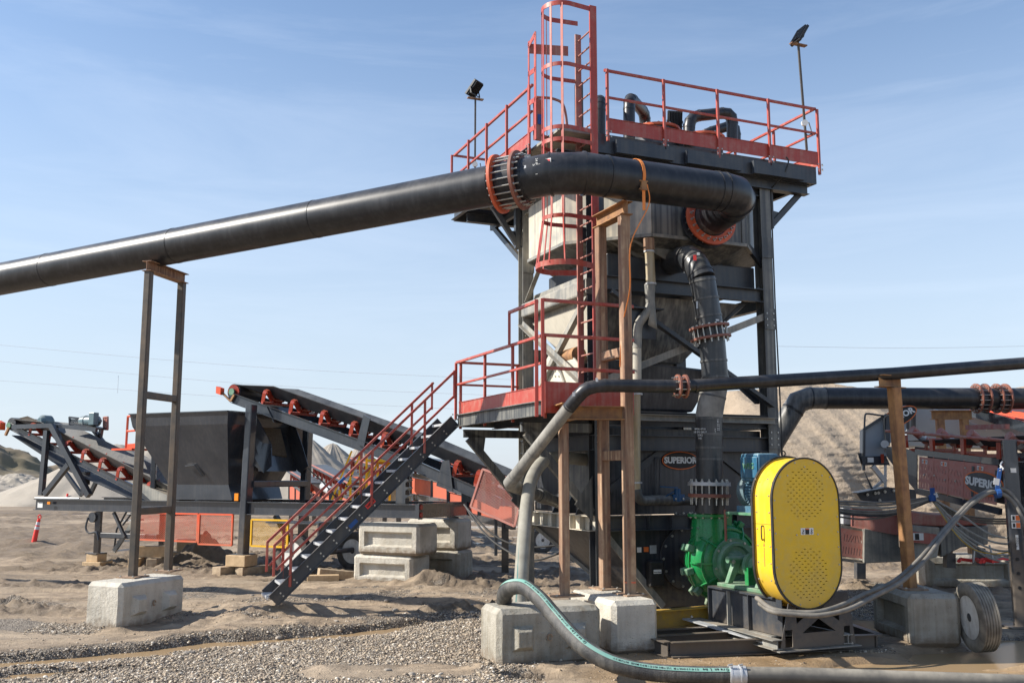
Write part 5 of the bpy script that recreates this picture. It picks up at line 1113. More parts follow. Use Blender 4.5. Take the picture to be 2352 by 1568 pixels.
# split-line lugs in pairs
lm = bolt_mesh(.032, .16, .03)
for a in [R_(d) for d in (128, 160, 192, 222, 252, 286, 320, 352, 25, 58)]:
    for h0, h1 in ((-.10, -.03), (.035, .125)):
        rd_ = T.a*math.cos(a)+Z3*math.sin(a); tg = AX.cross(rd_)
        part('clamp_lug', MB().obox(C0+AX*((h0+h1)/2)+rd_*.715, rd_*.075, tg*.06, AX*((h1-h0)/2)), M_greend if math.cos(a) < .3 else M_green, cs, bevel=.018)
    inst('bolt', lm, cs, zmat(pc(.015, .735, a), AX))
# ribs from hub to rim, hub rings
for d in (140, 180, 215, 250, 290, 335, 20, 60, 100):
    a = R_(d); prof = [(.06, .66), (.20, .645), (.31, .53), (.37, .38)]; inner = [(.06, .60), (.16, .58), (.25, .5), (.31, .36)]
    tg = AX.cross(T.a*math.cos(a)+Z3*math.sin(a))*.014
    pts = [pc(h+.02, r+.02, a) for h, r in prof]+[pc(h, r, a) for h, r in reversed(inner)]
    part('casing_rib', MB().prism([p-tg for p in pts], tg*2), M_green, cs)
part('rib_ring', MB().ring(C0+AX*.275, AX, .585, .55, .04, 48), M_green, cs)
part('frame_plate', MB().lathe(C0, AX, [(.36, .36), (.36, .42), (.42, .42), (.42, .36), (.50, .34), (.50, .30), (.44, .28)], 44), M_greend, cs)
heads(cs, [pc(.42, .39, 2*math.pi*k/8+.2) for k in range(8)], AX, .022)
part('lifting_lug', MB().prism([pc(.1, .62, R_(75)), pc(.1, .86, R_(78)), pc(.1, .86, R_(86)), pc(.1, .62, R_(96))], AX*.05), M_green, cs, bevel=.01)
# suction side: pipe into the sump hatch
sp_ = thing('suction_pipe', 'short black suction pipe with a brown bolted ring between sump hatch and green pump', 'pipe', T.pt(pu, -.4, .6))
part('pipe_run', MB().tube([T.pt(pu, PV+.22, AZ), T.pt(pu, .05, AZ+.05)], .21, 32), M_hdpe, sp_)
flange_pair(sp_, T.pt(pu, PV+.48, AZ), T.b, .21, .34, .10, 14, M_ringd, M_ringd, stick=.05, br=.026)
# bearing frame and pedestal
bf = part('bearing_housing', MB().lathe(C0, AX, [(.44, .22), (.5, .17), (.9, .16), (.92, .22), (1.0, .22), (1.02, .17), (1.65, .17), (1.67, .21), (1.78, .21), (1.8, .1), (2.05, .07)], 36), M_greend, pmp)
for v0 in (-1.75, -2.55):
    for s in (-1, 1):
        u0 = pu
        part('pedestal_leg', MB().prism([T.pt(u0+s*.17, v0, 1.28), T.pt(u0+s*.30, v0, 1.28), T.pt(u0+s*.46, v0, .92), T.pt(u0+s*.36, v0, .92), T.pt(u0+s*.22, v0, 1.16)], -T.b*.10), M_greend, pmp, bevel=.012)
part('pedestal_foot', MB().fbox(T, pu-.5, pu+.5, -2.85, -1.6, .86, .92), M_greend, pmp, False, bevel=.01)
part('pedestal_web', MB().fbox(T, pu-.30, pu+.30, -2.2, -2.1, .92, 1.2), M_green, pmp, False)
for v0 in (-1.8, -2.6):
    part('clamp_bar', MB().tube([T.pt(pu-.42, v0, 1.30), T.pt(pu+.2, v0, 1.30)], .055, 16), M_greend, pmp); heads(pmp, [T.pt(pu-.34, v0-.05, 1.27)], -T.b, .035)
part('tension_rod', MB().tube([T.pt(pu-.40, -2.6, .95), T.pt(pu-.40, -2.6, 2.12)], .022, 10).tube([T.pt(pu-.40, -1.75, 1.6), T.pt(pu-.40, -1.75, 2.12)], .022, 10), M_ringd, pmp)
heads(pmp, [T.pt(pu-.40, -2.6, z) for z in (1.3, 1.55, 1.6, 2.08)], Z3, .04)
part('rod_bracket', MB().fbox(T, pu-.5, pu-.2, -2.68, -2.52, 1.55, 1.58), M_greend, pmp, False)
# black fabricated base under the pump
pb = thing('pump_base', 'black fabricated steel base with cross cut-outs under the yellow guard', 'steel base', T.pt(pu, -2.6, .1))
part('top_plate', MB().fbox(T, pu-.62, pu+.62, -3.2, -1.5, .83, .86), M_dark, pb, False)
for s in (-1, 1):
    part('side_web', MB().fbox(T, pu+s*.56-.008, pu+s*.56+.008, -3.35, -1.5, .30, .83), M_dark, pb, False)
for v0 in (-1.52, -2.05, -2.6): part('web_plate', MB().fbox(T, pu-.63, pu-.3, v0-.008, v0+.008, .28, .83), M_dusty if v0 == -2.05 else M_dark, pb, False)
part('floor_plate', MB().fbox(T, pu-.66, pu+.62, -3.2, -1.45, .27, .29), M_dusty, pb, False)
for s in (-.72, .62): part('rail', MB().ibeam(T.pt(pu+s, -3.42, .20), T.pt(pu+s, -.35, .26), .18, .14, .012), M_dusty, pb, False)
part('sloped_channel', MB().bar(T.pt(pu-1.0, -1.4, .33), T.pt(pu-.62, -3.2, .17), .16, .02), M_galv, pb, False)
ou = [(-.72, 0), (.72, 0), (.66, .42), (.60, .80), (-.50, .80), (-.60, .42)]
hl = [[(-.40, .62), (-.40, .36), (-.18, .49)], [(.42, .62), (.42, .36), (.20, .49)], [(-.30, .22), (.34, .22), (.02, .42)], [(-.62, .03), (-.48, .03), (-.48, .28), (-.62, .28)], [(.50, .03), (.62, .03), (.62, .28), (.50, .28)], [(-.12, .60), (.14, .60), (.01, .53)]]
plate_holes(ou, hl, .016, fmat(T.pt(pu+.05, -3.40, .12), T.a, Z3), M_dark, pb, 'front_plate')
part('foot_plate', MB().fbox(T, pu-.75, pu+.8, -3.5, -3.3, .10, .115), M_dusty, pb, False); heads(pb, [T.pt(pu-.68, -3.38, .12), T.pt(pu+.7, -3.4, .12), T.pt(pu-.95, -1.5, .36)], Z3, .028)
# skid of steel channels on the ground
sk = thing('steel_skid', 'low black steel skid lying in the mud beneath the pump base', 'skid', T.pt(1.5, -2.5, 0))
for v0, z in ((-3.02, .12), (-2.5, .14), (-2.05, .15)):
    part('skid_beam', MB().chan(T.pt(-.25, v0+.35, z), T.pt(3.15, v0-.30 if v0 < -3 else v0, z), .12, .22, .014), M_dark, sk, False)
part('skid_beam', MB().chan(T.pt(3.1, -3.35, .12), T.pt(3.9, -.8, .12), .12, .22, .014), M_dark, sk, False)
part('skid_beam', MB().ibeam(T.pt(-.3, -2.7, .12), T.pt(-.3, -1.2, .12), .14, .22, .014), M_dark, sk, False)
part('yellow_beam', MB().ibeam(T.pt(-.1, -1.35, .33), T.pt(3.2, -1.1, .33), .2, .30, .018), M_yelbeam, sk, False)
# electric motor
mt = thing('electric_motor', 'blue ribbed electric motor on top of the pump behind the yellow guard', 'motor', T.pt(1.75, -2.3, 2.1))
mc = T.pt(1.95, -2.0, 2.42)
part('motor_body', MB().lathe(mc, AX, [(0, .24), (.03, .27), (.85, .27), (.9, .22), (1.1, .05)], 36), M_blue, mt)
part('fan_cowl', MB().lathe(mc, -AX, [(0, .285), (.04, .29), (.2, .275), (.22, .25)], 36), M_teal, mt)
mb = MB()
for k in range(40):
    a = 2*math.pi*k/40; rd_ = T.a*math.cos(a)+Z3*math.sin(a); mb.obox(mc+AX*.43+rd_*.285, rd_*.022, AX.cross(rd_)*.005, AX*.38)
part('cooling_fin', mb, M_blue, mt, False, stuff=True)
tb = mc+AX*.30-T.a*.16+Z3*.40
o = part('terminal_box', MB().obox(tb, T.a*.20, T.b*.24, Z3*.23), M_blue, mt, bevel=.03)
part('box_lid', MB().obox(tb-AX*0-T.a*.21, T.a*.012, T.b*.22, Z3*.17), M_blue, o, bevel=.01)
text('WEG', .13, fmat(tb-T.a*.226+Z3*.02, -T.b, Z3), M_greend, o, 'raised_logo', ext=.006, bold=.003)
part('junction_cover', MB().obox(tb+T.a*.34+Z3*.05, T.a*.16, T.b*.2, Z3*.14), M_blue, o, bevel=.04)
part('motor_foot', MB().fbox(T, 1.42, 1.55, -2.85, -2.15, 2.1, 2.2).fbox(T, 1.9, 2.02, -2.85, -2.15, 2.1, 2.2), M_blue, mt, False)
part('motor_plate', MB().fbox(T, 1.3, 2.2, -2.95, -2.0, 2.06, 2.10), M_greend, mt, False)
part('support_post', MB().fbox(T, 1.38, 1.44, -2.98, -2.9, .92, 2.06).fbox(T, 2.1, 2.16, -2.98, -2.9, .92, 2.06).fbox(T, 2.1, 2.16, -2.1, -2.02, .92, 2.06), M_greend, mt, False)
# belt guard
gc_u, gz0, gz1, gr = 1.71, 1.335, 2.32, .635
V0, V1 = -3.50, -3.07
gd = thing('belt_guard', 'tall yellow rounded belt guard with two fields of vent slots', 'machine guard', T.pt(gc_u, -3.3, .7))
def stad(r, z0=gz0, z1=gz1, n=24):
    return [(r*math.cos(math.pi*k/n), z1+r*math.sin(math.pi*k/n)) for k in range(n+1)]+[(-r*math.cos(math.pi*k/n), z0-r*math.sin(math.pi*k/n)) for k in range(n+1)]
def sprism(r, v0, v1, ri=None):
    P_ = stad(r); a = [T.pt(gc_u+x, v0, z) for x, z in P_]
    if ri is None: return MB().prism(a, T.b*(v1-v0))
    Q = stad(ri); n = len(P_); vs = a+[T.pt(gc_u+x, v1, z) for x, z in P_]+[T.pt(gc_u+x, v1, z) for x, z in Q]+[T.pt(gc_u+x, v0, z) for x, z in Q]
    return MB().add(vs, [(k*n+i, k*n+(i+1) % n, ((k+1) % 4)*n+(i+1) % n, ((k+1) % 4)*n+i) for k in range(4) for i in range(n)])
gs = part('guard_shell', sprism(gr, V0+.006, V1, gr-.006), M_yellow, gd)
part('back_plate', sprism(gr+.03, V1, V1+.012), M_yellow, gd); part('rubber_rim', sprism(gr+.045, V1-.012, V1+.03, gr+.02), M_black, gd); part('rubber_rim', sprism(gr+.012, V0-.012, V0+.03, gr-.012), M_black, gd)
slots = []
for cz in (2.42, 1.22):
    row = 0
    z = -.39
    while z < .40:
        n = 7; off = .055 if row % 2 else 0
        for k in range(-5, 6):
            x = k*.11+off
            if math.hypot(x*1.08, z) < .405: slots.append([(x-.019, cz+z-.0048), (x+.019, cz+z-.0048), (x+.019, cz+z+.0048), (x-.019, cz+z+.0048)])
        z += .0445; row += 1
P_ = stad(gr-.012)
fp_ = plate_holes(P_, slots, .006, fmat(T.pt(gc_u, V0, 0), T.a, Z3), M_yellow, gd, 'face_plate')
sm = head_mesh(.013, .006)
for x, z in [(gr*.93*math.cos(a), gz1+gr*.93*math.sin(a)) for a in [math.pi*k/5 for k in range(6)]]+[(gr*.93*math.cos(a), gz0+gr*.93*math.sin(a)) for a in [math.pi+math.pi*k/5 for k in range(6)]]+[(s*gr*.93, z) for s in (-1, 1) for z in (1.6, 1.83, 2.06)]+[(0, gz1+.5), (-.33, gz1+.37), (.33, gz1+.37), (-.2, 1.80), (.2, 1.80)]:
    inst('rivet', sm, gd, zmat(T.pt(gc_u+x, V0-.004, z), AX))
for i in range(7): inst('rivet', sm, gd, zmat(T.pt(gc_u-gr, V1-.06, gz0-.2+i*.25), -T.a))
for i in range(7): inst('rivet', sm, gd, zmat(T.pt(gc_u-gr, V0+.07, gz0-.2+i*.25), -T.a))
q = T.pt(gc_u, V0-.005, 1.85); qq = quadlabel(gd, q, T.a, Z3, .24, .10, M_white, 'warning_decal', .001)
quadlabel(gd, q+AX*.003, T.a, Z3, .075, .09, M_ink, 'decal_panel', .0005); quadlabel(gd, q+AX*.005+Z3*.035, T.a, Z3, .07, .018, M_oprint, 'decal_panel', .0005)
for s in (-.08, .08):
    mb = MB()
    for dx, dz, w, h, r_ in ((0, .026, .014, .014, 0), (0, -.002, .012, .04, .4*s/.08), (-.012, -.03, .008, .03, .7), (.012, -.028, .008, .03, -.7), (.016, .008, .03, .007, .6)):
        ux = T.a*math.cos(r_)+Z3*math.sin(r_); uz = Z3*math.cos(r_)-T.a*math.sin(r_); mb.obox(q+AX*.004+T.a*(s+dx)+Z3*dz, ux*w/2, uz*h/2, AX*.0008)
    part('pictogram', mb, M_ink, gd, False, stuff=True)
hq = T.pt(gc_u-gr, -3.28, 1.83); part('door_handle', MB().tube(spline([hq+Z3*.1, hq+Z3*.09-T.a*.04, hq-Z3*.09-T.a*.04, hq-Z3*.1], 5), .01, 8), M_ink, gd); part('door_seam', MB().obox(hq+Z3*.13, T.a*.002, T.b*.2, Z3*.002), M_ink, gd, False)
part('arrow', MB().obox(hq-Z3*.36-T.a*.001, T.a*.001, T.b*.006, Z3*.14).prism([hq-Z3*.2-T.a*.002-T.b*.02, hq-Z3*.2-T.a*.002+T.b*.02, hq-Z3*.14-T.a*.002], T.a*.001), M_ring, gd, False)
part('eye_bolt', MB().tube([T.pt(gc_u-.02+.04*math.cos(a), V1+.03, gz1+gr+.08+.04*math.sin(a)) for a in np.linspace(-1.4, 4.6, 14)], .01, 8), M_black, gd)
# ---------------------------------------------------------------- stair
st = thing('steel_stair', 'dark steel stair with red handrails climbing to the lower tower deck', 'stairs', gnd(640, 1396))
A0 = at(611, 1397, 18.35); top_ = at(1044, 968, 19.72); dh_ = V3((top_.x-A0.x, top_.y-A0.y, 0)); Lh = dh_.length; dh_.normalize(); ds = (top_-A0).normalized()
wv = V3((-dh_.y, dh_.x, 0)); Wd = .85     # away from camera
def spt(s, w, z=0): return A0+dh_*s+wv*w+Z3*((top_.z-A0.z)*s/Lh+z)
nst = part('stringer', MB().chan(spt(0.12, -.02, .02), spt(Lh+.0, -.02, .02), .06, .26, .01, flip=1), M_dark, st, False)
part('stringer', MB().chan(spt(0.12, Wd+.02, .02), spt(Lh-.0, Wd+.02, .02), .06, .26, .01, flip=-1), M_dark, st, False)
NT = 15
tm_ = MB().obox((0, 0, 0), dh_*.13, wv*(Wd/2-.01), Z3*.006).obox(dh_*-.125-Z3*.02, dh_*.006, wv*(Wd/2-.01), Z3*.022).obox(dh_*.125-Z3*.02, dh_*.006, wv*(Wd/2-.01), Z3*.022)
for k in range(1, 9): tm_.obox(wv*(-Wd/2+Wd*k/9), dh_*.12, wv*.004, Z3*.012)
tme = mesh('tread', tm_, False); tme.materials.append(M_galv)
bpts = []
for k in range(NT):
    s = (k+.62)*Lh/NT; inst('tread', tme, st, Matrix.Translation(spt(s, Wd/2, .05))); bpts += [spt(s-.09, -.03, -.075), spt(s+.1, -.03, .03)]
heads(st, bpts, -wv, .018)
for w in (-.05, Wd+.05):
    sh_ = .0 if w < 0 else -.18; z1 = 1.05; z2 = .55
    hr_ = part('handrail', MB().rbar(spt(.10, w, z1), spt(Lh-.02+sh_, w, z1), .05), M_red, st, False)
    part('mid_rail', MB().rbar(spt(.16, w, z2), spt(Lh-.02+sh_, w, z2), .045), M_red, hr_, False)
    part('end_post', MB().rbar(spt(.11, w, z1), spt(.11, w, .48), .045), M_red, hr_, False); part('end_post', MB().rbar(spt(Lh-.03+sh_, w, z1+.03), spt(Lh-.03+sh_, w, .5), .045), M_red, hr_, False)
    part('rail_return', MB().rbar(spt(Lh-.22+sh_, w, z1+.0), spt(Lh-.0+sh_, w, z1+.0), .045), M_red, hr_, False)
    for s in (.42, 1.95, Lh-.65): part('rail_post', MB().rbar(spt(s, w, -.02), spt(s, w, z1), .05), M_red, hr_, False)
q = spt(1.93, -.035, .04); part('number_tag', MB().obox(q, ds*.11, wv*.003, ds.cross(wv)*.045), M_redtag, st, False); text('2605518', .055, fmat(q-wv*.006, ds, (-wv).cross(ds)), M_ink, st, bold=.001)
q = spt(1.60, -.035, -.02); part('blue_tape', MB().obox(q, ds*.10, wv*.003, ds.cross(wv)*.04), M_bluetape, st, False)
q = spt(1.35, -.05, 1.05); part('blue_tape', MB().obox(q, ds*.08, wv*.028, ds.cross(wv)*.028), M_bluetape, st, False)
# ---------------------------------------------------------------- left plant: chassis, feed hopper, two conveyors
S = Frame(-2.4, 24.3, 155); WB = -2.6
def idler(parent, p, d, c, n, w, name='idler'):
    """trough idler: p = foot on near frame, d along belt, c across (away), n up; three rollers on a base bar with curved end brackets"""
    o = part(name, MB().bar(p-c*.03+n*.04, p+c*(w+.03)+n*.04, .07, .07, n), M_red, parent, False)
    for s, f in ((0, 1), (w, -1)):
        q = p+c*s; pts = [q+n*.05, q-c*f*.04+n*.30, q-c*f*.02+n*.38, q+c*f*.07+n*.42]
        if f < 0: pts = [a-n*.04 for a in pts]
        mb = MB()
        for a, b in zip(pts[:-1], pts[1:]): mb.bar(a, b, .12, .025, c)
        part('end_bracket', mb, M_roller, o, False)
        part('wing_roller', MB().tube([q+c*f*.07+n*.37, q+c*f*w*.31+n*.16], .075, 16), M_roller, o)
        part('inner_bracket', MB().bar(q+c*f*w*.34+n*.05, q+c*f*w*.34+n*.2, .1, .03, c), M_roller, o, False)
    part('centre_roller', MB().tube([p+c*w*.36+n*.15, p+c*w*.64+n*.15], .075, 16), M_roller, o)
    return o
def belt(parent, pts, c, n_up, w, m, zc=.235, ze=.58, th=.02, name='carry_belt', sand=None):
    """troughed belt along points (foot line, near frame)"""
    pr = [(.02*w, ze), (.30*w, zc), (.70*w, zc), (.98*w, ze)]; mb = MB(); vs = []
    for i, p in enumerate(pts):
        q_ = pr if i else [(a, zc) for a, b in pr]
        vs += [p+c*a+n_up*b for a, b in q_]+[p+c*a+n_up*(b-th) for a, b in reversed(q_)]
    k = len(pr)*2; mb.add(vs, [(i*k+j, i*k+(j+1) % k, (i+1)*k+(j+1) % k, (i+1)*k+j) for i in range(len(pts)-1) for j in range(k)]+[tuple(range(k)), tuple(range(len(vs)-1, len(vs)-k-1, -1))])
    o = part(name, mb, m, parent, False)
    if sand:
        vs = []; N_ = 60; P0, P1 = pts[0], pts[-1]
        for i in range(N_+1):
            p = P0.lerp(P1, i/N_); jz = random.uniform(0, .05); a0, a1 = .24+random.uniform(-.04, .04), .70+random.uniform(-.04, .04)
            vs += [p+c*w*a0+n_up*(zc+.03), p+c*w*(a0+a1)/2+n_up*(zc+sand+jz), p+c*w*a1+n_up*(zc+.03), p+c*w*.5+n_up*(zc+.003)]
        part('sand_load', MB().add(vs, [(4*i+j, 4*i+(j+1) % 4, 4*i+4+(j+1) % 4, 4*i+4+j) for i in range(N_) for j in range(4)]), M_sand, o)
    return o
AW = -S.b
ch = thing('feeder_chassis', 'long dark steel chassis on timber and concrete blocks with axle, guards and jack leg', 'chassis', S.pt(6, -1.3, 0))
for b in (0, WB): part('main_beam', MB().ibeam(S.pt(-.05, b, 1.80), S.pt(13.6, b, 1.80), .2, .34, .02), M_darkc, ch, False)
for s in (0, 3, 6, 9, 12): part('cross_member', MB().ibeam(S.pt(s+.2, -.12, 1.78), S.pt(s+.2, WB+.12, 1.78), .15, .28), M_darkc, ch, False)
eb = part('end_beam', MB().fbox(S, -.12, -.04, WB-.1, .1, 1.62, 1.98), M_darkc, ch, False)
for b in (.03, WB-.02):
    part('lamp_plate', MB().fbox(S, -.145, -.12, b-.11, b+.07, 1.60, 2.0), M_dark, eb, False)
    for z in (1.71, 1.90): part('tail_lamp', MB().tube([S.pt(-.145, b-.02, z), S.pt(-.17, b-.02, z)], .065, 20), M_redlens, eb)
for s, z in ((12.9, 1.86), ): part('side_marker', MB().fbox(S, s-.06, s+.06, .1, .13, z-.05, z+.03), M_amber, ch, False)
part('side_marker', MB().fbox(S, 5.55, 5.68, .1, .14, 2.0, 2.2), M_amber, ch, False); quadlabel(ch, S.pt(13.4, .012, 1.78), -S.a, Z3, .22, .16, M_white, 'data_plate')
part('tie_rod', MB().tube([S.pt(11.7, .05, 2.0), S.pt(13.6, .05, 2.0)], .025, 8), M_galv, ch)
# upright legs
for b in (-.0, WB):
    part('leg', MB().rbar(S.pt(5.42, b, .55), S.pt(5.32, b, 4.62), .26, .22, S.a), M_darkc, ch, False)
part('cross_bar', MB().rbar(S.pt(5.3, -.1, 2.45), S.pt(5.3, WB+.1, 2.45), .18), M_darkc, ch, False)
part('jack_leg', MB().rbar(S.pt(10.95, -.05, .42), S.pt(10.95, -.05, 1.62), .17), M_darkc, ch, False)
part('jack_leg', MB().rbar(S.pt(10.95, WB, .2), S.pt(10.95, WB, 1.62), .17), M_darkc, ch, False)
part('jack_crank', MB().tube(spline([S.pt(11.2, .12, 1.45), S.pt(11.25, .14, 1.15), S.pt(11.1, .14, 1.0), S.pt(10.8, .14, 1.02), S.pt(10.7, .14, .8)], 5), .03, 8).tube([S.pt(11.05, -.1, 1.45), S.pt(11.05, .12, 1.45)], .15, 16), M_dark, ch)
part('brace_bar', MB().rbar(S.pt(10.9, -.1, .93), S.pt(8.6, -.1, .93), .16), M_dark, ch, False); part('brace_bar', MB().bar(S.pt(10.3, 0, 1.6), S.pt(9.8, 0, .9), .08), M_dark, ch, False)
part('foot_plate', MB().fbox(S, 10.75, 11.2, -.25, .15, .38, .42).fbox(S, 5.2, 5.65, -.25, .25, .55, .58), M_dark, ch, False)
# axle, wheels, fender
def wheel(label, c, ax, r=.53, w=.26, mt_=M_tyred, mr=M_rim, cat='wheel', parent=None, treads=5, sink=0):
    t = thing('road_wheel', label, cat, c, None) if parent is None else part('wheel', MB().tube([c-V3(ax)*w*.2, c+V3(ax)*w*.2], r*.3, 20), M_dark, parent)
    ax = V3(ax).normalized(); pr = [(-w*.38, r*.62), (-w*.48, r*.70), (-w*.5, r*.85), (-w*.42, r*.96)]
    tw_ = w*.84
    for k in range(treads):
        x0 = -w*.42+tw_*k/treads; x1 = -w*.42+tw_*(k+1)/treads; pr += [(x0+.008, r), (x1-.008, r), (x1-.006, r*.975), (x1+.006-.002, r*.975)]
    pr += [(w*.42, r*.96), (w*.5, r*.85), (w*.48, r*.70), (w*.38, r*.62)]
    part('tyre', MB().lathe(c, ax, pr, 56), mt_, t)
    part('rim', MB().lathe(c, ax, [(-w*.40, r*.58), (-w*.42, r*.63), (-w*.36, r*.60), (-w*.1, r*.52), (-w*.06, r*.30), (-w*.16, r*.26), (-w*.18, r*.1)], 40), mr, t)
    part('rim', MB().lathe(c, -ax, [(-w*.40, r*.58), (-w*.42, r*.63), (-w*.36, r*.60), (-w*.1, r*.52), (-w*.0, r*.40)], 40), mr, t)
    part('hub', MB().lathe(c, ax, [(-w*.42, r*.05), (-w*.42, r*.12), (-w*.15, r*.15)], 20), M_dark, t)
    heads(t, [c-ax*w*.17+(ax.cross(Z3)*math.cos(a)+Z3*math.sin(a))*r*.22 for a in [2*math.pi*k/8 for k in range(8)]], -ax, .016)
    return t
wheel(None, S.pt(3.80, -.12, .60), AW, .54, .28, parent=ch); wheel(None, S.pt(3.40, -2.35, .55), AW, .54, .28, parent=ch)
part('axle', MB().tube([S.pt(3.8, -.2, .6), S.pt(3.8, WB+.2, .6)], .07, 12).tube([S.pt(3.4, -.3, .6), S.pt(3.4, WB+.2, .6)], .07, 12), M_dark, ch)
part('fender', MB().fbox(S, 2.9, 4.6, -.6, .12, 1.42, 1.46).fbox(S, 2.86, 2.9, -.6, .12, .75, 1.46), M_dark, ch, False)
part('suspension_frame', MB().bar(S.pt(2.2, -.3, 1.6), S.pt(2.7, -.3, .7), .15, .1), M_dark, ch, False); part('suspension_frame', MB().bar(S.pt(4.6, -.3, 1.6), S.pt(3.9, -.3, .7), .15, .1), M_dark, ch, False)
# mesh guards
def guard(parent, s0, s1, z0, z1, b, m, nm='mesh_guard', label=None):
    P_ = [S.pt(s0, b, z0), S.pt(s1, b, z0), S.pt(s1, b, z1), S.pt(s0, b, z1)]; mb = MB()
    for i in range(4): mb.bar(P_[i], P_[(i+1) % 4], .045, .05, S.b)
    f = part(nm, mb, m, parent, False, label=label); w = abs(s1-s0); h = z1-z0
    part('expanded_mesh', mesh_lattice(*P_, int(w/.07), int(h/.05), .0065), m, f, False, stuff=True); return f
guard(ch, 6.95, 9.25, .86, 1.62, .12, M_orange); guard(ch, 5.72, 6.9, .80, 1.62, .12, M_orange, label='orange mesh guard nearest the big leg'); guard(ch, 3.9, 5.12, .80, 1.5, .05, M_bstair, label='yellow mesh guard beside the wheel')
# notched lift posts
for s, b in ((.55, -.25), (-.25, WB+.3)):
    lp_ = part('lift_post', MB().fbox(S, s-.14, s+.14, b-.1, b+.1, 1.98, 3.0), M_dark, ch, False)
    for k in range(4):
        z = 2.1+k*.2; part('notch_tooth', MB().prism([S.pt(s-.14, b-.1, z), S.pt(s-.26, b-.1, z+.08), S.pt(s-.14, b-.1, z+.1)], S.b*.2), M_dark, lp_, False)
part('pivot_pin', MB().tube([S.pt(.65, -.1, 2.95), S.pt(.65, .06, 2.95)], .09, 6), M_dark, ch)
# feed hopper
hpz = thing('feed_hopper', 'big dark steel feed hopper with a creased rim standing on the chassis', 'hopper', S.pt(8, -1.3, 2.0))
_a = S.loc(S.hb(523, 955, .5))[0]; _b = S.loc(S.hb(305, 960, .5))[0]; ZR = -.10
rimB = [(_a, .5), (_b, .5), (_b, -3.3), (_a, -3.3)]
def loop(zs, grow=0): return [S.pt(a, b, zs) for a, b in rimB]
part('rim', MB().hexa([S.pt(a, b, 4.08) for a, b in rimB]+[S.pt(a+(.06 if a > 8 else -.06), b+(.06 if b > -1 else -.06), 4.42) for a, b in rimB]), M_darkc, hpz, False)
part('rim_flange', MB().bar(S.pt(_a-.06, .56, 4.43), S.pt(_b+.06, .56, 4.43), .1, .03).bar(S.pt(_a-.06, -3.36, 4.43), S.pt(_b+.06, -3.36, 4.43), .1, .03).bar(S.pt(_a-.06, .5, 4.433), S.pt(_a-.06, -3.3, 4.433), .1, .02), M_darkc, hpz, False)
bt = [(6.2, -.2), (8.4, -.2), (8.4, -2.4), (6.2, -2.4)]
part('hopper_shell', MB().hexa([S.pt(a, b, 2.42) for a, b in bt]+[S.pt(a, b, 4.08) for a, b in rimB]), M_darkc, hpz, False)
part('hopper_outlet', MB().hexa([S.pt(6.05, -.2, 2.0), S.pt(8.25, -.2, 2.0), S.pt(8.25, -2.4, 2.0), S.pt(6.05, -2.4, 2.0)]+[S.pt(a, b, 2.42) for a, b in bt]), M_darkc, hpz, False)
part('heaped_feed', MB().lathe(S.pt(8.0, -1.3, 4.45), Z3, [(-.3, 1.0), (0, .8), (.12, .3)], 16), M_sand, hpz)
part('door_latch', MB().bar(S.pt(7.55, .08, 2.95), S.pt(7.2, .08, 2.98), .03).bar(S.pt(7.2, .08, 2.98), S.pt(7.0, -.05, 2.66), .03), M_dark, hpz, False)
for s in (6.6, 9.2):
    for b in (-.35, -2.3): part('support_leg', MB().rbar(S.pt(s, b-.05, 1.98), S.pt(s+.0, b-.02, 3.5 if s > 9 else 2.6), .14), M_darkc, hpz, False)
orr = part('access_rail', MB(), M_orange, hpz) if False else None
def rr_(p, q, w=.06): return MB().rbar(p, q, w)
R0 = lambda px, py: S.hb(px, py, -1.0)
o = part('access_platform', MB().obox((R0(289, 1032)+R0(316, 1032))/2, S.a*.42, S.b*.4, Z3*.03), M_orange, hpz, False)
part('toe_board', MB().bar(R0(288, 1027), R0(318, 1025), .02, .2), M_orange, o, False)
for a, b in (((294, 955), (289, 1035)), ((294, 956), (310, 954)), ((291, 990), (312, 988))): part('rail', rr_(R0(*a), R0(*b)), M_orange, o, False)
# discharge chute right of the hopper
dc = thing('transfer_chute', 'open dark steel chute with sand stuck inside, right of the big hopper', 'chute', S.pt(5.30, -1.3, 2.9))
for b, x0 in ((-.55, 0), (-2.2, .0)):
    part('side_wing', MB().prism([S.pt(5.95, b, 4.3), S.pt(5.65, b, 4.45), S.pt(5.10, b+(.15 if b < -1 else -.1), 3.55), S.pt(4.90, b+.1, 2.95), S.pt(5.25, b, 2.75), S.pt(5.65, b, 3.0), S.pt(6.00, b, 3.7)], S.b*.02), M_darkc, dc, False)
part('back_plate', MB().hexa([S.pt(5.45, -.55, 2.8), S.pt(5.40, -.55, 2.8), S.pt(5.40, -2.2, 2.8), S.pt(5.45, -2.2, 2.8), S.pt(5.95, -.55, 4.3), S.pt(5.90, -.55, 4.3), S.pt(5.90, -2.2, 4.3), S.pt(5.95, -2.2, 4.3)]), M_darkc, dc, False)
part('stuck_sand', MB().hexa([S.pt(5.60, -.8, 3.3), S.pt(5.50, -.8, 3.3), S.pt(5.50, -1.9, 3.2), S.pt(5.60, -1.9, 3.2), S.pt(5.88, -.9, 4.2), S.pt(5.76, -.9, 4.2), S.pt(5.76, -1.8, 4.2), S.pt(5.88, -1.8, 4.2)]), M_sand, dc, bevel=.04)
part('front_lip', MB().hexa([S.pt(4.95, -.5, 4.15), S.pt(4.92, -.5, 4.15), S.pt(4.92, -2.2, 4.1), S.pt(4.95, -2.2, 4.1), S.pt(5.25, -.5, 4.62), S.pt(5.22, -.5, 4.62), S.pt(5.22, -2.2, 4.62), S.pt(5.25, -2.2, 4.62)]), M_darkc, dc, False)
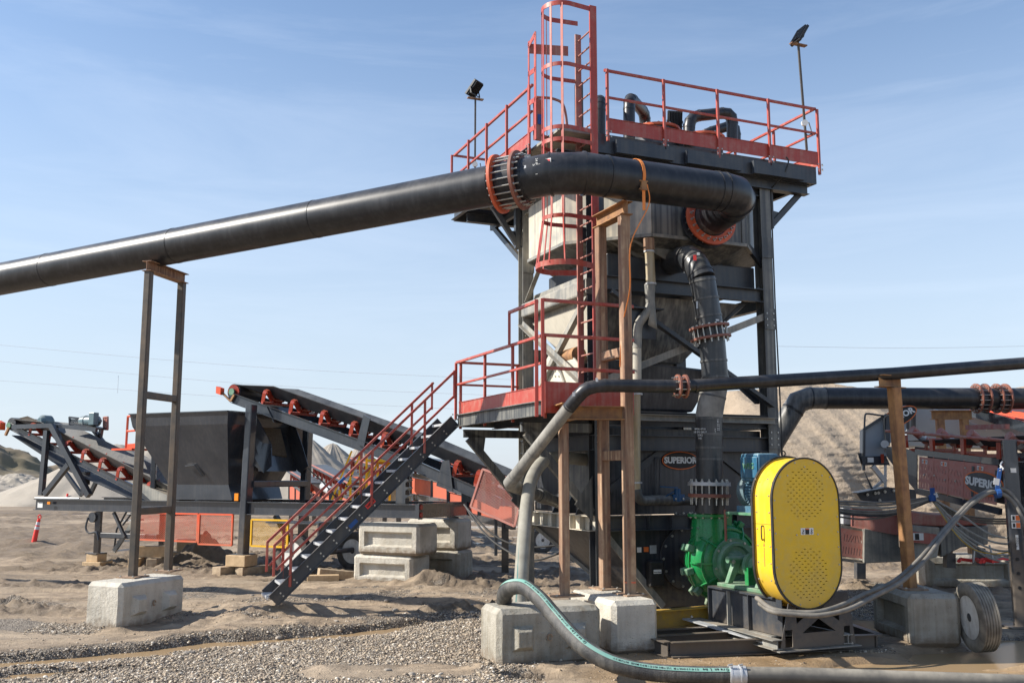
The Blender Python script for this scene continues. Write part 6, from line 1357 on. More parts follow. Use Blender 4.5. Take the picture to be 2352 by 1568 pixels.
# upper conveyor (head over the hopper)
c2 = thing('feed_conveyor', 'long dark conveyor with red idlers rising left to its head over the hopper', 'conveyor', S.pt(1, -1.3, 2))
bb = -.55; wc = 1.15
L1 = [S.hb(*p, bb) for p in ((537, 903), (811, 1005), (957, 1057), (1083, 1113), (1150, 1143))]
P0, P1, P2 = L1[0], L1[2], L1[4]
for off in (0, wc): part('side_channel', MB().chan(P0+AW*off-Z3*.14, P1+AW*off-Z3*.14, .08, .28, .012, flip=(-1 if off else 1)).chan(P1+AW*off-Z3*.14, P2+AW*off-Z3*.14, .08, .28, .012, flip=(-1 if off else 1)), M_darkc, c2, False)
d2 = (P1-P0).normalized(); n2_ = AW.cross(d2).normalized(); n2_ = n2_ if n2_.z > 0 else -n2_
belt(c2, [P0-d2*.05, P0+d2*1.3, P1, P2], AW, n2_, wc, M_belt, zc=.25, ze=.58)
rb = part('return_belt', MB().bar(P0+AW*wc/2-Z3*.30+d2*.1, P1+AW*wc/2-Z3*.25, wc*.9, .015, n2_).bar(P1+AW*wc/2-Z3*.25, P2+AW*wc/2-Z3*.2, wc*.9, .015, n2_), M_belt, c2, False)
part('head_pulley', MB().tube([P0-d2*.05+AW*.03+Z3*.03, P0-d2*.05+AW*(wc-.03)+Z3*.03], .21, 28), M_roller, c2)
part('head_belt_wrap', MB().tube([P0-d2*.05+AW*.06+Z3*.03, P0-d2*.05+AW*(wc-.06)+Z3*.03], .235, 28), M_belt, c2)
part('take_up_bearing', MB().tube([P0-d2*.05-AW*.06+Z3*.03, P0-d2*.05+AW*.0+Z3*.03], .1, 16), M_greend, c2)
part('head_bracket', MB().obox(P0-d2*.05-AW*.02-Z3*.05, d2*.12, AW*.01, Z3*.16), M_darkc, c2, False)
sb = part('scraper_arm', MB().bar(P0+d2*.08-AW*.06-Z3*.02, P0-d2*.05-AW*.06-Z3*.25, .06, .06).bar(P0-d2*.05-AW*.06-Z3*.25, P0-d2*.42-AW*.06-Z3*.08, .05, .05), M_rusto, c2, False)
part('scraper_box', MB().obox(P0-d2*.48-AW*.06-Z3*.06, d2*.09, AW*.08, Z3*.1), M_orange, c2, False)
def online(px, L_, b=bb):
    best = None
    for a, q in zip(L_[:-1], L_[1:]):
        h = S.hb(px, 1000, b); s = (h-a).dot(S.a)/((q-a).dot(S.a) or 1)
        if -.02 <= s <= 1.02: return a+(q-a)*s
    return L_[-1]
for px in (600, 664, 734, 804, 876, 1042, 1092): idler(c2, online(px, L1), d2, AW, n2_, wc)
part('sand_on_head', MB().lathe(P0+d2*.5+AW*wc*.5+n2_*.22, n2_, [(-.02, .4), (.05, .3), (.12, .1)], 14), M_sand, c2)
part('pivot_bracket', MB().prism([S.hb(1002, 1115, bb+.08), S.hb(1016, 1058, bb+.08), S.hb(1032, 1056, bb+.08), S.hb(1040, 1128, bb+.08)], -S.b*.03), M_dark, c2, False)
part('hanger_plate', MB().prism([S.hb(818, 1020, bb+.08), S.hb(835, 952, bb+.08), S.hb(850, 960, bb+.08), S.hb(836, 1025, bb+.08)], -S.b*.03), M_darkc, c2, False)
q0 = [S.hb(1109, 1077, -.15), S.hb(1081, 1163, -.15), S.hb(1182, 1208, -.15), S.hb(1206, 1112, -.15)]
mb = MB()
for i in range(4): mb.bar(q0[i], q0[(i+1) % 4], .05, .04, S.b)
tg_ = part('tail_guard', mb, M_pink, c2, False, label='pale red mesh guard over the conveyor tail'); part('expanded_mesh', mesh_lattice(q0[1], q0[2], q0[3], q0[0], 26, 24, .008), M_pink, tg_, False, stuff=True)
for k in (0, 1): part('guard_side', MB().bar(q0[k*3], q0[k*3]+AW*.5, .04, .04), M_pink, tg_, False)
part('tail_leg', MB().rbar(S.hb(1139, 1190, -.4), S.hb(1139, 1275, -.4), .08), M_dark, c2, False)
# lower conveyor at the far left, on truss
c1 = thing('discharge_conveyor', 'left conveyor carrying wet sand up to the left on a steel truss', 'conveyor', S.pt(12, -1.3, 2))
bb1 = -.45
L2 = [S.hb(*p, bb1) for p in ((25, 978), (302, 1120))]; L2[1] = L2[0]+(L2[1]-L2[0])*1.28
q0, q1 = L2; d1 = (q1-q0).normalized(); n1_ = AW.cross(d1).normalized(); n1_ = n1_ if n1_.z > 0 else -n1_
for off in (0, wc): part('side_channel', MB().chan(q0+AW*off, q1+AW*off, .08, .2, .012, flip=(-1 if off else 1)), M_darkc, c1, False)
belt(c1, [q0-d1*.05, q0+d1*1.2, q0+(q1-q0)*.6, q1], AW, n1_, wc, M_beltw, zc=.24, ze=.56, sand=.10)
part('return_belt', MB().bar(q0+AW*wc/2-Z3*.3, q0+AW*wc/2-Z3*.5+d1*2.6, wc*.9, .015, n1_).bar(q0+AW*wc/2-Z3*.5+d1*2.6, q1+AW*wc/2-Z3*.25, wc*.9, .015, n1_), M_belt, c1, False)
part('head_pulley', MB().tube([q0-d1*.05+AW*.05+Z3*.06, q0-d1*.05+AW*(wc-.05)+Z3*.06], .2, 28), M_belt, c1); part('take_up_bearing', MB().tube([q0-d1*.05-AW*.06, q0-d1*.05+AW*.03], .1, 16), M_greend, c1)
part('scraper_box', MB().obox(q0-d1*.45-AW*.06-Z3*.12, d1*.12, AW*.1, Z3*.12), M_orange, c1, False); part('scraper_arm', MB().bar(q0-AW*.06-Z3*.05, q0-d1*.15-AW*.06-Z3*.35, .07), M_rusto, c1, False)
for f in (.12, .27, .40, .53, .66, .79, .92, 1.0): idler(c1, q0+(q1-q0)*f*.84+d1*.2, d1, AW, n1_, wc)
def tr(a, b, w=.14, bz=bb1+.1, m=M_darkc, nm='truss_member'): part(nm, MB().bar(S.hb(*a, bz), S.hb(*b, bz), w, w*.8, S.b), m, c1, False)
tr((30, 980), (120, 977)); tr((108, 988), (95, 1137), .17); tr((119, 977), (205, 1138), .18); tr((103, 1135), (158, 1066), .16); tr((120, 976), (222, 987), .12, -.5)
FB = bb1-wc-.1
for a, b in (((45, 978), (130, 978)), ((111, 1030), (188, 1137)), ((194, 1062), (190, 1137)), ((207, 1135), (236, 1075)), ((233, 985), (222, 1050)), ((213, 985), (243, 1022))): tr(a, b, .12, FB)
part('stringer_low', MB().bar(S.hb(60, 1000, FB), S.hb(310, 1120, FB), .1, .15), M_darkc, c1, False)
dm = part('drive_frame', MB().bar(S.hb(175, 972, -1.2), S.hb(235, 985, -1.2), .5, .06).bar(S.hb(160, 958, -1.2), S.hb(195, 962, -1.2), .06, .06).bar(S.hb(160, 957, -1.2), S.hb(161, 978, -1.2), .06, .06), M_dark, c1, False)
mq = S.hb(208, 967, -1.2)
part('drive_motor', MB().lathe(mq+S.a*.38, -S.a, [(0, .13), (.02, .17), (.22, .19), (.24, .17), (.68, .17), (.72, .1), (.85, .04)], 24), M_teal, dm)
part('terminal_box', MB().obox(mq-S.a*.3+S.b*.15+Z3*.06, S.a*.12, S.b*.1, Z3*.2), M_teal, dm, False, bevel=.02); part('gearbox', MB().lathe(S.hb(120, 968, -1.4), S.b, [(0, .12), (.1, .2), (.4, .2), (.5, .1)], 20), M_teal, dm)
p_ = [S.hb(238, 958, -1.4), S.hb(238, 986, -1.4)]; gb = [p_[1]-S.a*.0, p_[1]-S.a*.3+S.b*.1, p_[0]-S.a*.3+S.b*.1, p_[0]]
mb = MB()
for i in range(4): mb.bar(gb[i], gb[(i+1) % 4], .04)
g_ = part('belt_guard', mb, M_redd, dm, False); part('expanded_mesh', mesh_lattice(gb[0], gb[1], gb[2], gb[3], 6, 9, .015), M_redd, g_, False, stuff=True)
gq = [S.hb(160, 985, -1.25), S.hb(205, 985, -1.25), S.hb(205, 962, -1.25), S.hb(160, 962, -1.25)]; part('drive_guard', mesh_lattice(*gq, 22, 10, .012), M_dark, dm, False, stuff=True)
part('lower_chute', MB().prism([S.hb(300, 1105, -.3), S.hb(335, 1115, -.3), S.hb(415, 1150, -.3), S.hb(345, 1148, -.3)], -S.b*.6), M_dusty, c1, False)
part('safety_switch', MB().obox(S.hb(195, 1098, -.9), S.a*.12, S.b*.1, Z3*.2).tube([S.hb(172, 1085, -.6), S.hb(184, 1092, -.6)], .07, 10), M_dark, c1, False)
# timber cribbing
def timber(label, c, deg, l, w, h, z, m=M_wood, tilt=0):
    mb = MB().obox((0, 0, h/2), V3((l/2, 0, 0)), V3((0, w/2, 0)), V3((0, 0, h/2))); me = mesh('timber_block', mb, False); me.materials.append(m); o = bpy.data.objects.new('timber_block', me); COL.objects.link(o)
    o.location = (c.x, c.y, z); o.rotation_euler = (0, tilt, R_(deg)); o['label'] = label; o['category'] = 'timber block'; o['group'] = 'timber cribbing under the chassis'
    b = o.modifiers.new('bevel', 'BEVEL'); b.width = .015; b.segments = 2; ORG[o.name] = V3((0, 0, 0)); return o
c = S.pt(5.42, .05, 0)
timber('upper wide timber block directly under the big leg', c, -20, .62, .58, .30, .26); timber('lower left sand-covered timber under the big leg', c+V3((-.28, .05, 0)), -35, .35, 1.0, .30, -.04, M_woodw); timber('lower right sand-covered timber under the big leg', c+V3((.30, .12, 0)), -35, .32, 1.0, .30, -.06, M_woodw)
c = S.pt(10.95, -.05, 0); timber('small upper timber block under the jack leg', c, -20, .42, .38, .22, .17, M_wood); timber('lower front timber under the jack leg', c+V3((0, -.12, 0)), -15, .62, .3, .19, -.02); timber('lower rear timber under the jack leg', c+V3((.05, .2, 0)), -15, .62, .28, .19, -.02)
c = S.hb(345, 1290, -.6); c = gnd(330, 1305); timber('left timber of the low pair between the trestle legs', c+V3((-.3, .3, 0)), 5, .3, .9, .32, -.03); timber('right timber of the low pair between the trestle legs', c+V3((.25, .3, 0)), 3, .3, .9, .32, -.03, M_woodw); timber('long upper timber on the pair between the trestle legs', c+V3((.0, .5, 0)), 6, 1.1, .3, .32, .29, M_wood)
c = gnd(415, 1285); timber('upright timber block behind the orange mesh guard, right of the trestle', c+V3((.1, .3, 0)), 10, .6, .5, .38, .26); timber('low timber half buried right of the trestle', c+V3((.1, .1, 0)), 10, 1.0, .45, .30, -.04, M_woodw)
c = gnd(742, 1335); timber('short timber lying on the mud right of the stair foot', c, 10, .8, .24, .17, .0, M_wood); timber('weathered timber tilted behind the short one right of the stair foot', c+V3((.25, .55, 0)), 22, 1.0, .3, .22, .02, M_woodw, .12)
# access steps beyond the trestle
sx = thing('access_steps', 'small steel step ladder with grated treads under the left chassis', 'steps', S.hb(300, 1262, -.9))
for k, (a, b) in enumerate((((290, 1195), (322, 1193)), ((283, 1220), (322, 1218)), ((277, 1242), (322, 1240)), ((270, 1264), (322, 1258)))): part('tread', MB().bar(S.hb(*a, -.9), S.hb(*b, -.9), .3, .05, Z3), M_galv, sx, False)
part('stringer', MB().bar(S.hb(262, 1265, -.75), S.hb(306, 1200, -.75), .06, .14), M_dusty, sx, False)
for a, b in (((262, 1262), (268, 1215)), ((268, 1215), (293, 1170)), ((282, 1205), (310, 1168)), ((293, 1180), (318, 1180))): part('handrail', MB().tube([S.hb(*a, -.75), S.hb(*b, -.75)], .03, 8), M_dark, sx)
# ---------------------------------------------------------------- right plant
def q3(x, y): return ((3350+x/2.851)/1.7415, (1600+y/2.851)/1.7415)
def q2(x, y): return ((3096+x/2.008)/1.7415, (1950+y/2.008)/1.7415)
Rf = Frame(.4235*20.5, 20.5, -75)
def rpoly(parent, name, pts, b, depth, m, smooth=False, bevel=0, label=None):
    P_ = [Rf.hb(px, py, b) for px, py in pts]; return part(name, MB().prism(P_, Rf.b*depth), m, parent, smooth, bevel=bevel, label=label)
def yslab(parent, name, pts, Y, depth, m, bevel=0, label=None):
    P_ = [at(px, py, Y) for px, py in pts]; return part(name, MB().prism(P_, V3((.25, 1, 0)).normalized()*depth), m, parent, False, bevel=bevel, label=label)
rc = thing('screen_conveyor', 'right-hand conveyor with a slotted pale red side guard and red carrying rollers', 'conveyor', Rf.pt(1.3, .4, 0))
rpoly(rc, 'side_plate', [q3(760, 545), q3(905, 600), q3(905, 1050), q3(780, 900)], 0, .02, M_darkc)
rpoly(rc, 'side_plate', [q3(558, 525), q3(765, 548), q3(780, 900), q3(640, 750), q3(560, 640)], .0, .02, M_darkc)
for a, b in ((q3(900, 590), q3(1860, 705)), (q3(915, 1035), q3(1860, 1270))): part('side_channel', MB().bar(Rf.hb(*a, 0), Rf.hb(*b, 0), .08, .12), M_darkc, rc, False)
part('side_channel', MB().bar(Rf.hb(*q3(900, 560), 1.1), Rf.hb(*q3(1860, 660), 1.1), .08, .12), M_darkc, rc, False)
# slotted guard with real slots
p00, p10, p11, p01 = Rf.hb(*q3(925, 1000), -.03), Rf.hb(*q3(1815, 1195), -.03), Rf.hb(*q3(1800, 740), -.03), Rf.hb(*q3(912, 640), -.03)
xd = (p10-p00); gw = xd.length; xd.normalize(); yd = V3((0, 0, 1)); yd = (yd-xd*yd.dot(xd)).normalized(); hl_ = (p01-p00).dot(yd); hr2 = (p11-p10).dot(yd)
gh_ = min(hl_, hr2); hol = []
ns = 26
for i in range(ns):
    x = gw*(i+.5)/ns; ph = i % 8
    for z0, z1 in ((.03, .14), (.22, .30), (.40, .48), (.56, .66)):
        if z1 > gh_-.02: continue
        if ph in (2, 3, 5, 6) and .2 < z0 < .5:
            s = .05 if ph in (2, 3) else -.05; hol.append([(x-.006-s/2, z0), (x+.006-s/2, z0), (x+.006+s/2, z1+.04), (x-.006+s/2, z1+.04)])
        else: hol.append([(x-.006, z0), (x+.006, z0), (x+.006, z1), (x-.006, z1)])
gg = plate_holes([(0, 0), (gw, 0), (gw, hr2), (0, hl_)], hol, .006, fmat(p00, xd, yd), M_pink, rc, 'slotted_guard')
part('guard_backing', MB().prism([p00+Rf.b*.25, p10+Rf.b*.25, p11+Rf.b*.25, p01+Rf.b*.25], Rf.b*.02), M_dark, rc, False)
gn = xd.cross(yd); mb = MB()
for i in range(1, 5): part('guard_rib', MB().bar(p00+xd*gw*i/5-yd*.04+gn*.006, p00+xd*gw*i/5+yd*(lerp(hl_, hr2, i/5)+.04)+gn*.006, .012, .012, gn), M_pink, rc, False)
oc = Rf.hb(*q3(1668, 950), -.05); brand(rc, oc, xd, yd, 1.06, .46, ring=M_oprint, face=M_dark, nm='brand_oval')
for s in (-.30, .32): part('oval_bracket', MB().bar(oc+xd*s+yd*.30, oc+xd*s+yd*.02, .06, .012, gn).bar(oc+xd*s-yd*.30, oc+xd*s-yd*.05, .06, .012, gn), M_dark, rc, False)
for f in (.08, .34, .80):
    q = p00+xd*gw*f+yd*(lerp(hl_, hr2, f)-.09)+gn*.006; lb = quadlabel(rc, q, xd, yd, .16, .08, M_white, 'warning_decal'); quadlabel(lb, q+gn*.007, xd, yd, .05, .07, M_oprint, 'decal_panel', .0005); quadlabel(lb, q+gn*.007-xd*.05, xd, yd, .02, .05, M_ink, 'pictogram', .0005); quadlabel(lb, q+gn*.007+xd*.05, xd, yd, .02, .05, M_ink, 'pictogram', .0005)
heads(rc, [p00+xd*gw*f+yd*z+gn*.006 for f, z in ((.08, .30), (.22, .33), (.36, .28), (.50, .3), (.62, .6))], gn, .02)
# guard tube, posts, rollers
t0, t1 = Rf.hb(*q3(555, 350), -.15), Rf.hb(*q3(2127, 475), -.15); td = (t1-t0).normalized()
part('guard_tube', MB().tube([t0, t1+td*1.2], .032, 14), M_redd, rc)
for x in (985, 1730):
    c = Rf.hb(*q3(x, 385+(x-985)*.075), -.15); part('tube_collar', MB().tube([c-td*.02, c+td*.02], .045, 14), M_redd, rc)
dR = (Rf.hb(*q3(1860, 705), 0)-Rf.hb(*q3(900, 590), 0)).normalized(); nR = dR.cross(Rf.b).normalized(); nR = nR if nR.z > 0 else -nR
for (xb, yb, xt, yt, rx0, ry0) in ((782, 545, 770, 400, 850, 330), (1085, 580, 1075, 440, 1160, 350), (1438, 620, 1430, 400, 1510, 370), (1850, 670, 1845, 480, 1950, 400), (2240, 720, 2240, 520, 2340, 430)):
    o = part('idler', MB().bar(Rf.hb(*q3(xb, yb), -.02), Rf.hb(*q3(xt, yt), -.02), .10, .06, Rf.b), M_roller, rc, False)
    e = Rf.hb(*q3(rx0, ry0), .05); e2 = e+Rf.b*.36-nR*.25; part('wing_roller', MB().tube([e, e.lerp(e2, .55)], .085, 18), M_redd, o); part('wing_roller', MB().tube([e.lerp(e2, .55), e.lerp(e2, .8)], .086, 18), M_galv, o); part('wing_roller', MB().tube([e.lerp(e2, .8), e2], .085, 18), M_redd, o)
    part('centre_roller', MB().tube([e2+Rf.b*.05-nR*.02, e2+Rf.b*.4-nR*.02], .085, 18), M_roller, o); part('base_bar', MB().bar(e2-nR*.2-Rf.b*.4, e2-nR*.2+Rf.b*.8, .07, .07), M_roller, o, False); part('inner_bracket', MB().bar(e2-nR*.2, e2, .07, .03, Rf.b), M_roller, o, False)
b0_, b1_ = Rf.hb(*q3(800, 330), .12), Rf.hb(*q3(2127, 400), .12)
belt(rc, [b0_-nR*.50, b1_-nR*.5+dR*.0, b1_-nR*.5+dR*1.5], Rf.b, nR, 1.05, M_belt, zc=.25, ze=.5, name='carry_belt')
part('crown_roller', MB().bar(Rf.hb(*q3(1480, 310), 1.1), Rf.hb(*q3(1940, 300), 1.1), .10, .10), M_redd, rc, False)
# near leg of the conveyor at the right edge
lg = thing('support_leg', 'dark square steel leg with adjusting holes at the right edge', 'steel leg', at(2335, 1422, 17.7))
lt, lb_ = at(2314, 1010, 17.7), at(2338, 1424, 17.7)
part('leg_tube', MB().rbar(V3((lt.x+.02, lt.y, lt.z)), V3((lt.x+.02, lt.y, 0)), .24, .24, V3((.3, 1, 0))), M_darkc, lg, False)
for z in (.7, .95, 1.2): part('pin_hole', MB().tube([V3((lt.x-.03, lt.y-.125, z)), V3((lt.x-.03, lt.y-.11, z))], .03, 16), M_ink, lg)
part('gusset', MB().prism([V3((lt.x+.13, lt.y, 0)), V3((lt.x+.5, lt.y, 0)), V3((lt.x+.13, lt.y, .55))], V3((0, .02, 0))), M_darkc, lg, False)
part('base_plate', MB().obox((lt.x, lt.y, .015), V3((.3, 0, 0)), V3((0, .3, 0)), Z3*.015), M_dark, lg, False)
part('clamp_bracket', MB().obox(at(2322, 1060, 17.65)+V3((.15, 0, 0)), V3((.3, 0, 0)), V3((0, .02, 0)), Z3*.01), M_darkc, lg, False)
lx = lt.x-.10
for z, h in ((1.93, .12), (1.80, .12)):
    q = V3((lt.x-.02, lt.y-.13, z)); quadlabel(lg, q, V3((1, 0, 0)), Z3, .16, h-.01, M_white, 'warning_decal'); quadlabel(lg, q+V3((.035, -.007, 0)), V3((1, 0, 0)), Z3, .075, h-.03, M_oprint, 'decal_panel', .0005); quadlabel(lg, q+V3((-.04, -.007, 0)), V3((1, 0, 0)), Z3, .04, h-.05, M_ink, 'pictogram', .0005)
q = V3((lt.x-.02, lt.y-.13, 1.5)); quadlabel(lg, q, V3((1, 0, 0)), Z3, .045, .26, M_white, 'number_tag'); text('710553', .06, fmat(q+V3((0, -.008, 0)), Z3, V3((-1, 0, 0))), M_ink, lg)
quadlabel(lg, V3((lt.x+.0, lt.y-.13, 2.78)), V3((1, 0, 0)), Z3, .10, .08, M_white, 'sticker')
part('side_tank', MB().obox(at(2372, 1150, 18.2), V3((.18, 0, 0)), V3((0, .4, 0)), Z3*.9), M_darkc, lg, False, bevel=.03)
# screen box behind
sb_ = thing('screen_plant', 'grey clad screening machine with a red corrugated roof behind the right conveyor', 'screening machine', at(2150, 1150, 23))
yslab(sb_, 'hood_end', [q3(300, 330), q3(560, 170), q3(560, 640), q3(300, 640)], 22.3, .9, M_shed)
part('hood_edge', MB().bar(at(*q3(298, 335), 22.25), at(*q3(560, 165), 22.25), .07, .06).bar(at(*q3(302, 330), 22.25), at(*q3(298, 800), 22.25), .05, .06), M_dark, sb_, False)
yslab(sb_, 'hood_side', [q3(563, 175), q3(640, 120), q3(640, 60), q3(785, 60), q3(785, 340), q3(563, 520)], 22.4, .12, M_shed)
yslab(sb_, 'body_panel', [q3(790, 40), q3(2127, 40), q3(2300, 40), q3(2300, 560), q3(790, 520)], 25.6, 1.5, M_shed)
for x in (795, 868): part('panel_rib', MB().bar(at(*q3(x, 60), 25.5), at(*q3(x, 330), 25.5), .09, .06), M_dark, sb_, False)
part('edge_channel', MB().bar(at(*q3(1540, 135), 24.2), at(*q3(2200, 330), 22.5), .12, .22), M_darkc, sb_, False); part('edge_channel', MB().bar(at(*q3(1100, 110), 24.6), at(*q3(1700, 330), 23.6), .06, .06), M_galv, sb_, False)
part('corner_post', MB().bar(at(*q3(572, 180), 22.2), at(*q3(565, 520), 22.2), .10, .08), M_dark, sb_, False)
part('hand_loop', MB().tube(spline([at(*q3(307, 320), 22.2), at(*q3(312, 200), 22.2), at(*q3(322, 160), 22.2), at(*q3(360, 155), 22.2), at(*q3(540, 180), 22.2)], 5), .022, 8), M_dark, sb_)
part('cable', MB().tube(spline([at(*q3(610, 165), 22.1), at(*q3(540, 190), 22.1), at(*q3(530, 300), 22.1), at(*q3(548, 480), 22.1), at(*q3(545, 600), 22.1)], 6), .018, 8), M_cable, sb_); part('lamp', MB().tube([at(*q3(540, 500), 22.2), at(*q3(540, 500), 22.0)], .09, 16), M_galv, sb_)
bo = brand(sb_, at(*q3(680, 200), 22.35), V3((.84, -.1, .42)), V3((-.42, .1, .84)), .98, .40, ring=M_oprint, face=M_ink)
yslab(sb_, 'lower_panel', [q3(270, 640), q3(555, 635), q3(600, 740), q3(290, 740)], 22.2, .1, M_darkc); yslab(sb_, 'latch_plate', [q3(490, 615), q3(530, 612), q3(530, 715), q3(500, 715)], 22.1, .05, M_roller); quadlabel(sb_, at(*q3(377, 680), 22.18), V3((1, 0, 0)), Z3, .14, .11, M_white)
yslab(sb_, 'hanger_plate', [q3(230, 600), q3(275, 600), q3(300, 800), q3(410, 1010), q3(380, 1010), q3(260, 700)], 22.3, .06, M_dark)
part('lower_brace', MB().bar(at(*q3(400, 750), 22.2), at(*q3(545, 930), 22.2), .12, .1).bar(at(*q3(545, 740), 22.2), at(*q3(545, 990), 22.2), .05, .05).bar(at(*q3(410, 1005), 22.4), at(*q3(540, 900), 22.4), .06, .06), M_galv, sb_, False)
yslab(sb_, 'discharge_lip', [q3(212, 1055), q3(560, 990), q3(900, 1020), q3(900, 1200), q3(265, 1140)], 22.0, 1.2, M_dark, bevel=.02)
part('lip_flange', MB().bar(at(*q3(210, 1057), 21.9), at(*q3(560, 992), 21.9), .3, .02), M_dark, sb_, False); heads(sb_, [at(*q3(x, y), 21.98) for x, y in ((340, 1075), (430, 1060), (465, 1055), (540, 1042), (480, 1140), (640, 1030))], V3((0, -1, 0)), .035)
rf_ = part('roof_edge', MB().bar(at(*q3(1540, 140), 25), at(*q3(2300, 300), 23), .08, .1), M_redd, sb_, False)
ra, rb2, rcx, rd2 = at(*q3(1540, 135), 25), at(*q3(2400, 330), 23), at(*q3(2400, 60), 27.5), at(*q3(1740, 60), 28)
for i in range(18):
    a = ra.lerp(rd2, i/18); b = rb2.lerp(rcx, i/18); part('roof_rib', MB().bar(a, b, .20, .05 if i % 2 else .10), M_orange, rf_, False)
# low machine between pump and right block
lm_ = thing('low_conveyor', 'mud-caked low conveyor with a perforated red guard behind the yellow guard', 'conveyor', at(2060, 1290, 22.3))
yl = 22.6
yslab(lm_, 'side_beam', [q2(440, 285), q2(720, 320), q2(720, 350), q2(440, 315)], yl, .1, M_dusty); yslab(lm_, 'side_beam', [q2(440, 555), q2(540, 565), q2(720, 585), q2(720, 610), q2(440, 575)], yl, .1, M_dusty)
P_ = [at(*q2(540, 545), yl-.05), at(*q2(718, 572), yl-.05), at(*q2(718, 345), yl-.05), at(*q2(540, 322), yl-.05)]
ux = (P_[1]-P_[0]); w_ = ux.length; ux.normalize(); uy = (Z3-ux*Z3.dot(ux)).normalized(); hgt = (P_[3]-P_[0]).dot(uy); hol = []
for i in range(8):
    x = w_*(i+.5)/8
    for z0, z1 in ((.06, .22), (.34, .5), (.6, .76), (.86, 1.0)):
        if z1 < hgt-.03: s = (.06 if i in (2, 3) else -.06) if i in (2, 3, 5, 6) and .2 < z0 < .7 else 0; hol.append([(x-.008-s/2, z0), (x+.008-s/2, z0), (x+.008+s/2, z1), (x-.008+s/2, z1)])
plate_holes([(-1.2, 0), (w_, 0), (w_, hgt), (-1.2, hgt)], hol, .006, fmat(P_[0], ux, uy), M_pink, lm_, 'slotted_guard'); yslab(lm_, 'guard_backing', [q2(440, 320), q2(718, 350), q2(718, 570), q2(440, 540)], yl+.25, .02, M_dark)
yslab(lm_, 'grey_box', [q2(722, 325), q2(1000, 372), q2(1005, 470), q2(1100, 590), q2(722, 606)], yl-.3, 1.2, M_dusty, bevel=.02)
P_ = [at(*q2(625, 310), yl-.2), at(*q2(1000, 375), yl-.4), at(*q2(1000, 200), yl-.4), at(*q2(625, 160), yl-.2)]
mb = MB()
for i in range(4): mb.bar(P_[i], P_[(i+1) % 4], .03)
o = part('perforated_guard', mb, M_pink, lm_, False); part('perforated_sheet', mesh_lattice(*P_, 60, 26, .018), M_pink, o, False, stuff=True)
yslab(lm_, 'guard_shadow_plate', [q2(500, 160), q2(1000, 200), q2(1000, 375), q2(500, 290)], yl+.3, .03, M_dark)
yslab(lm_, 'hood', [q2(1000, 200), q2(1090, 190), q2(1300, 215), q2(1640, 235), q2(1725, 300), q2(1340, 310), q2(1090, 300)], 21.2, 1.6, M_redd, bevel=.04, label='mud-caked dark red hood')
yslab(lm_, 'hood_side', [q2(1090, 300), q2(1330, 318), q2(1330, 460), q2(1310, 560), q2(1095, 590)], 21.0, 1.4, M_dusty, bevel=.02)
yslab(lm_, 'red_side', [q2(1095, 345), q2(1315, 375), q2(1315, 460), q2(1095, 435)], 20.9, .08, M_redd); yslab(lm_, 'end_box', [q2(1330, 318), q2(1720, 308), q2(1720, 455), q2(1500, 480), q2(1340, 560)], 21.1, 1.3, M_tankd, bevel=.02)
q = at(*q2(1148, 392), 20.88); quadlabel(lm_, q, V3((1, 0, 0)), Z3, .28, .15, M_white, 'warning_decal'); quadlabel(lm_, q-V3((0, .008, 0)), V3((1, 0, 0)), Z3, .09, .13, M_ink, 'pictogram', .0005)
for x, y0, y1, Y in ((690, 600, 730, 22.4), (1408, 520, 640, 21.8), (1645, 480, 620, 21.8), (580, 150, 290, 22.7)): part('leg', MB().bar(at(*q2(x, y0), Y), at(*q2(x, y1), Y), .2, .2, V3((0, 1, 0))), M_dark if x != 580 else M_galv, lm_, False)
part('spare_strut', MB().bar(at(*q2(1610, 500), 21.5), at(*q2(1600, 600), 21.5), .03).bar(at(*q2(1730, 460), 21.5), at(*q2(1770, 610), 21.5), .03), M_galv, lm_, False)
rg = MB(); r_ = random.Random(3)
c = at(*q2(1610, 598), 21.6)
for i in range(7): a = r_.uniform(0, 3.1); q = c+V3((r_.uniform(-.5, .5), r_.uniform(-.2, .2), .03)); rg.tube([q, q+V3((math.cos(a)*.25, math.sin(a)*.15, .03)), q+V3((math.cos(a)*.4, -.1, 0))], .04, 6)
solo('red_strap', rg, M_redtag, 'crumpled red strap lying on the dark block behind the tyre', 'strap')
# ---------------------------------------------------------------- loose tyre wheel
tc_ = at(2243, 1402, 15.45); wl = wheel('dusty white-rimmed wheel with a flat grooved tyre standing beside the stained block', V3((0, 0, 0)), V3((1, -.02, 0)), .53, .30, M_tyre, M_rim, 'wheel', treads=6)
wl.location = (tc_.x, tc_.y, .50); wl.rotation_euler = (0, R_(-4), R_(0))
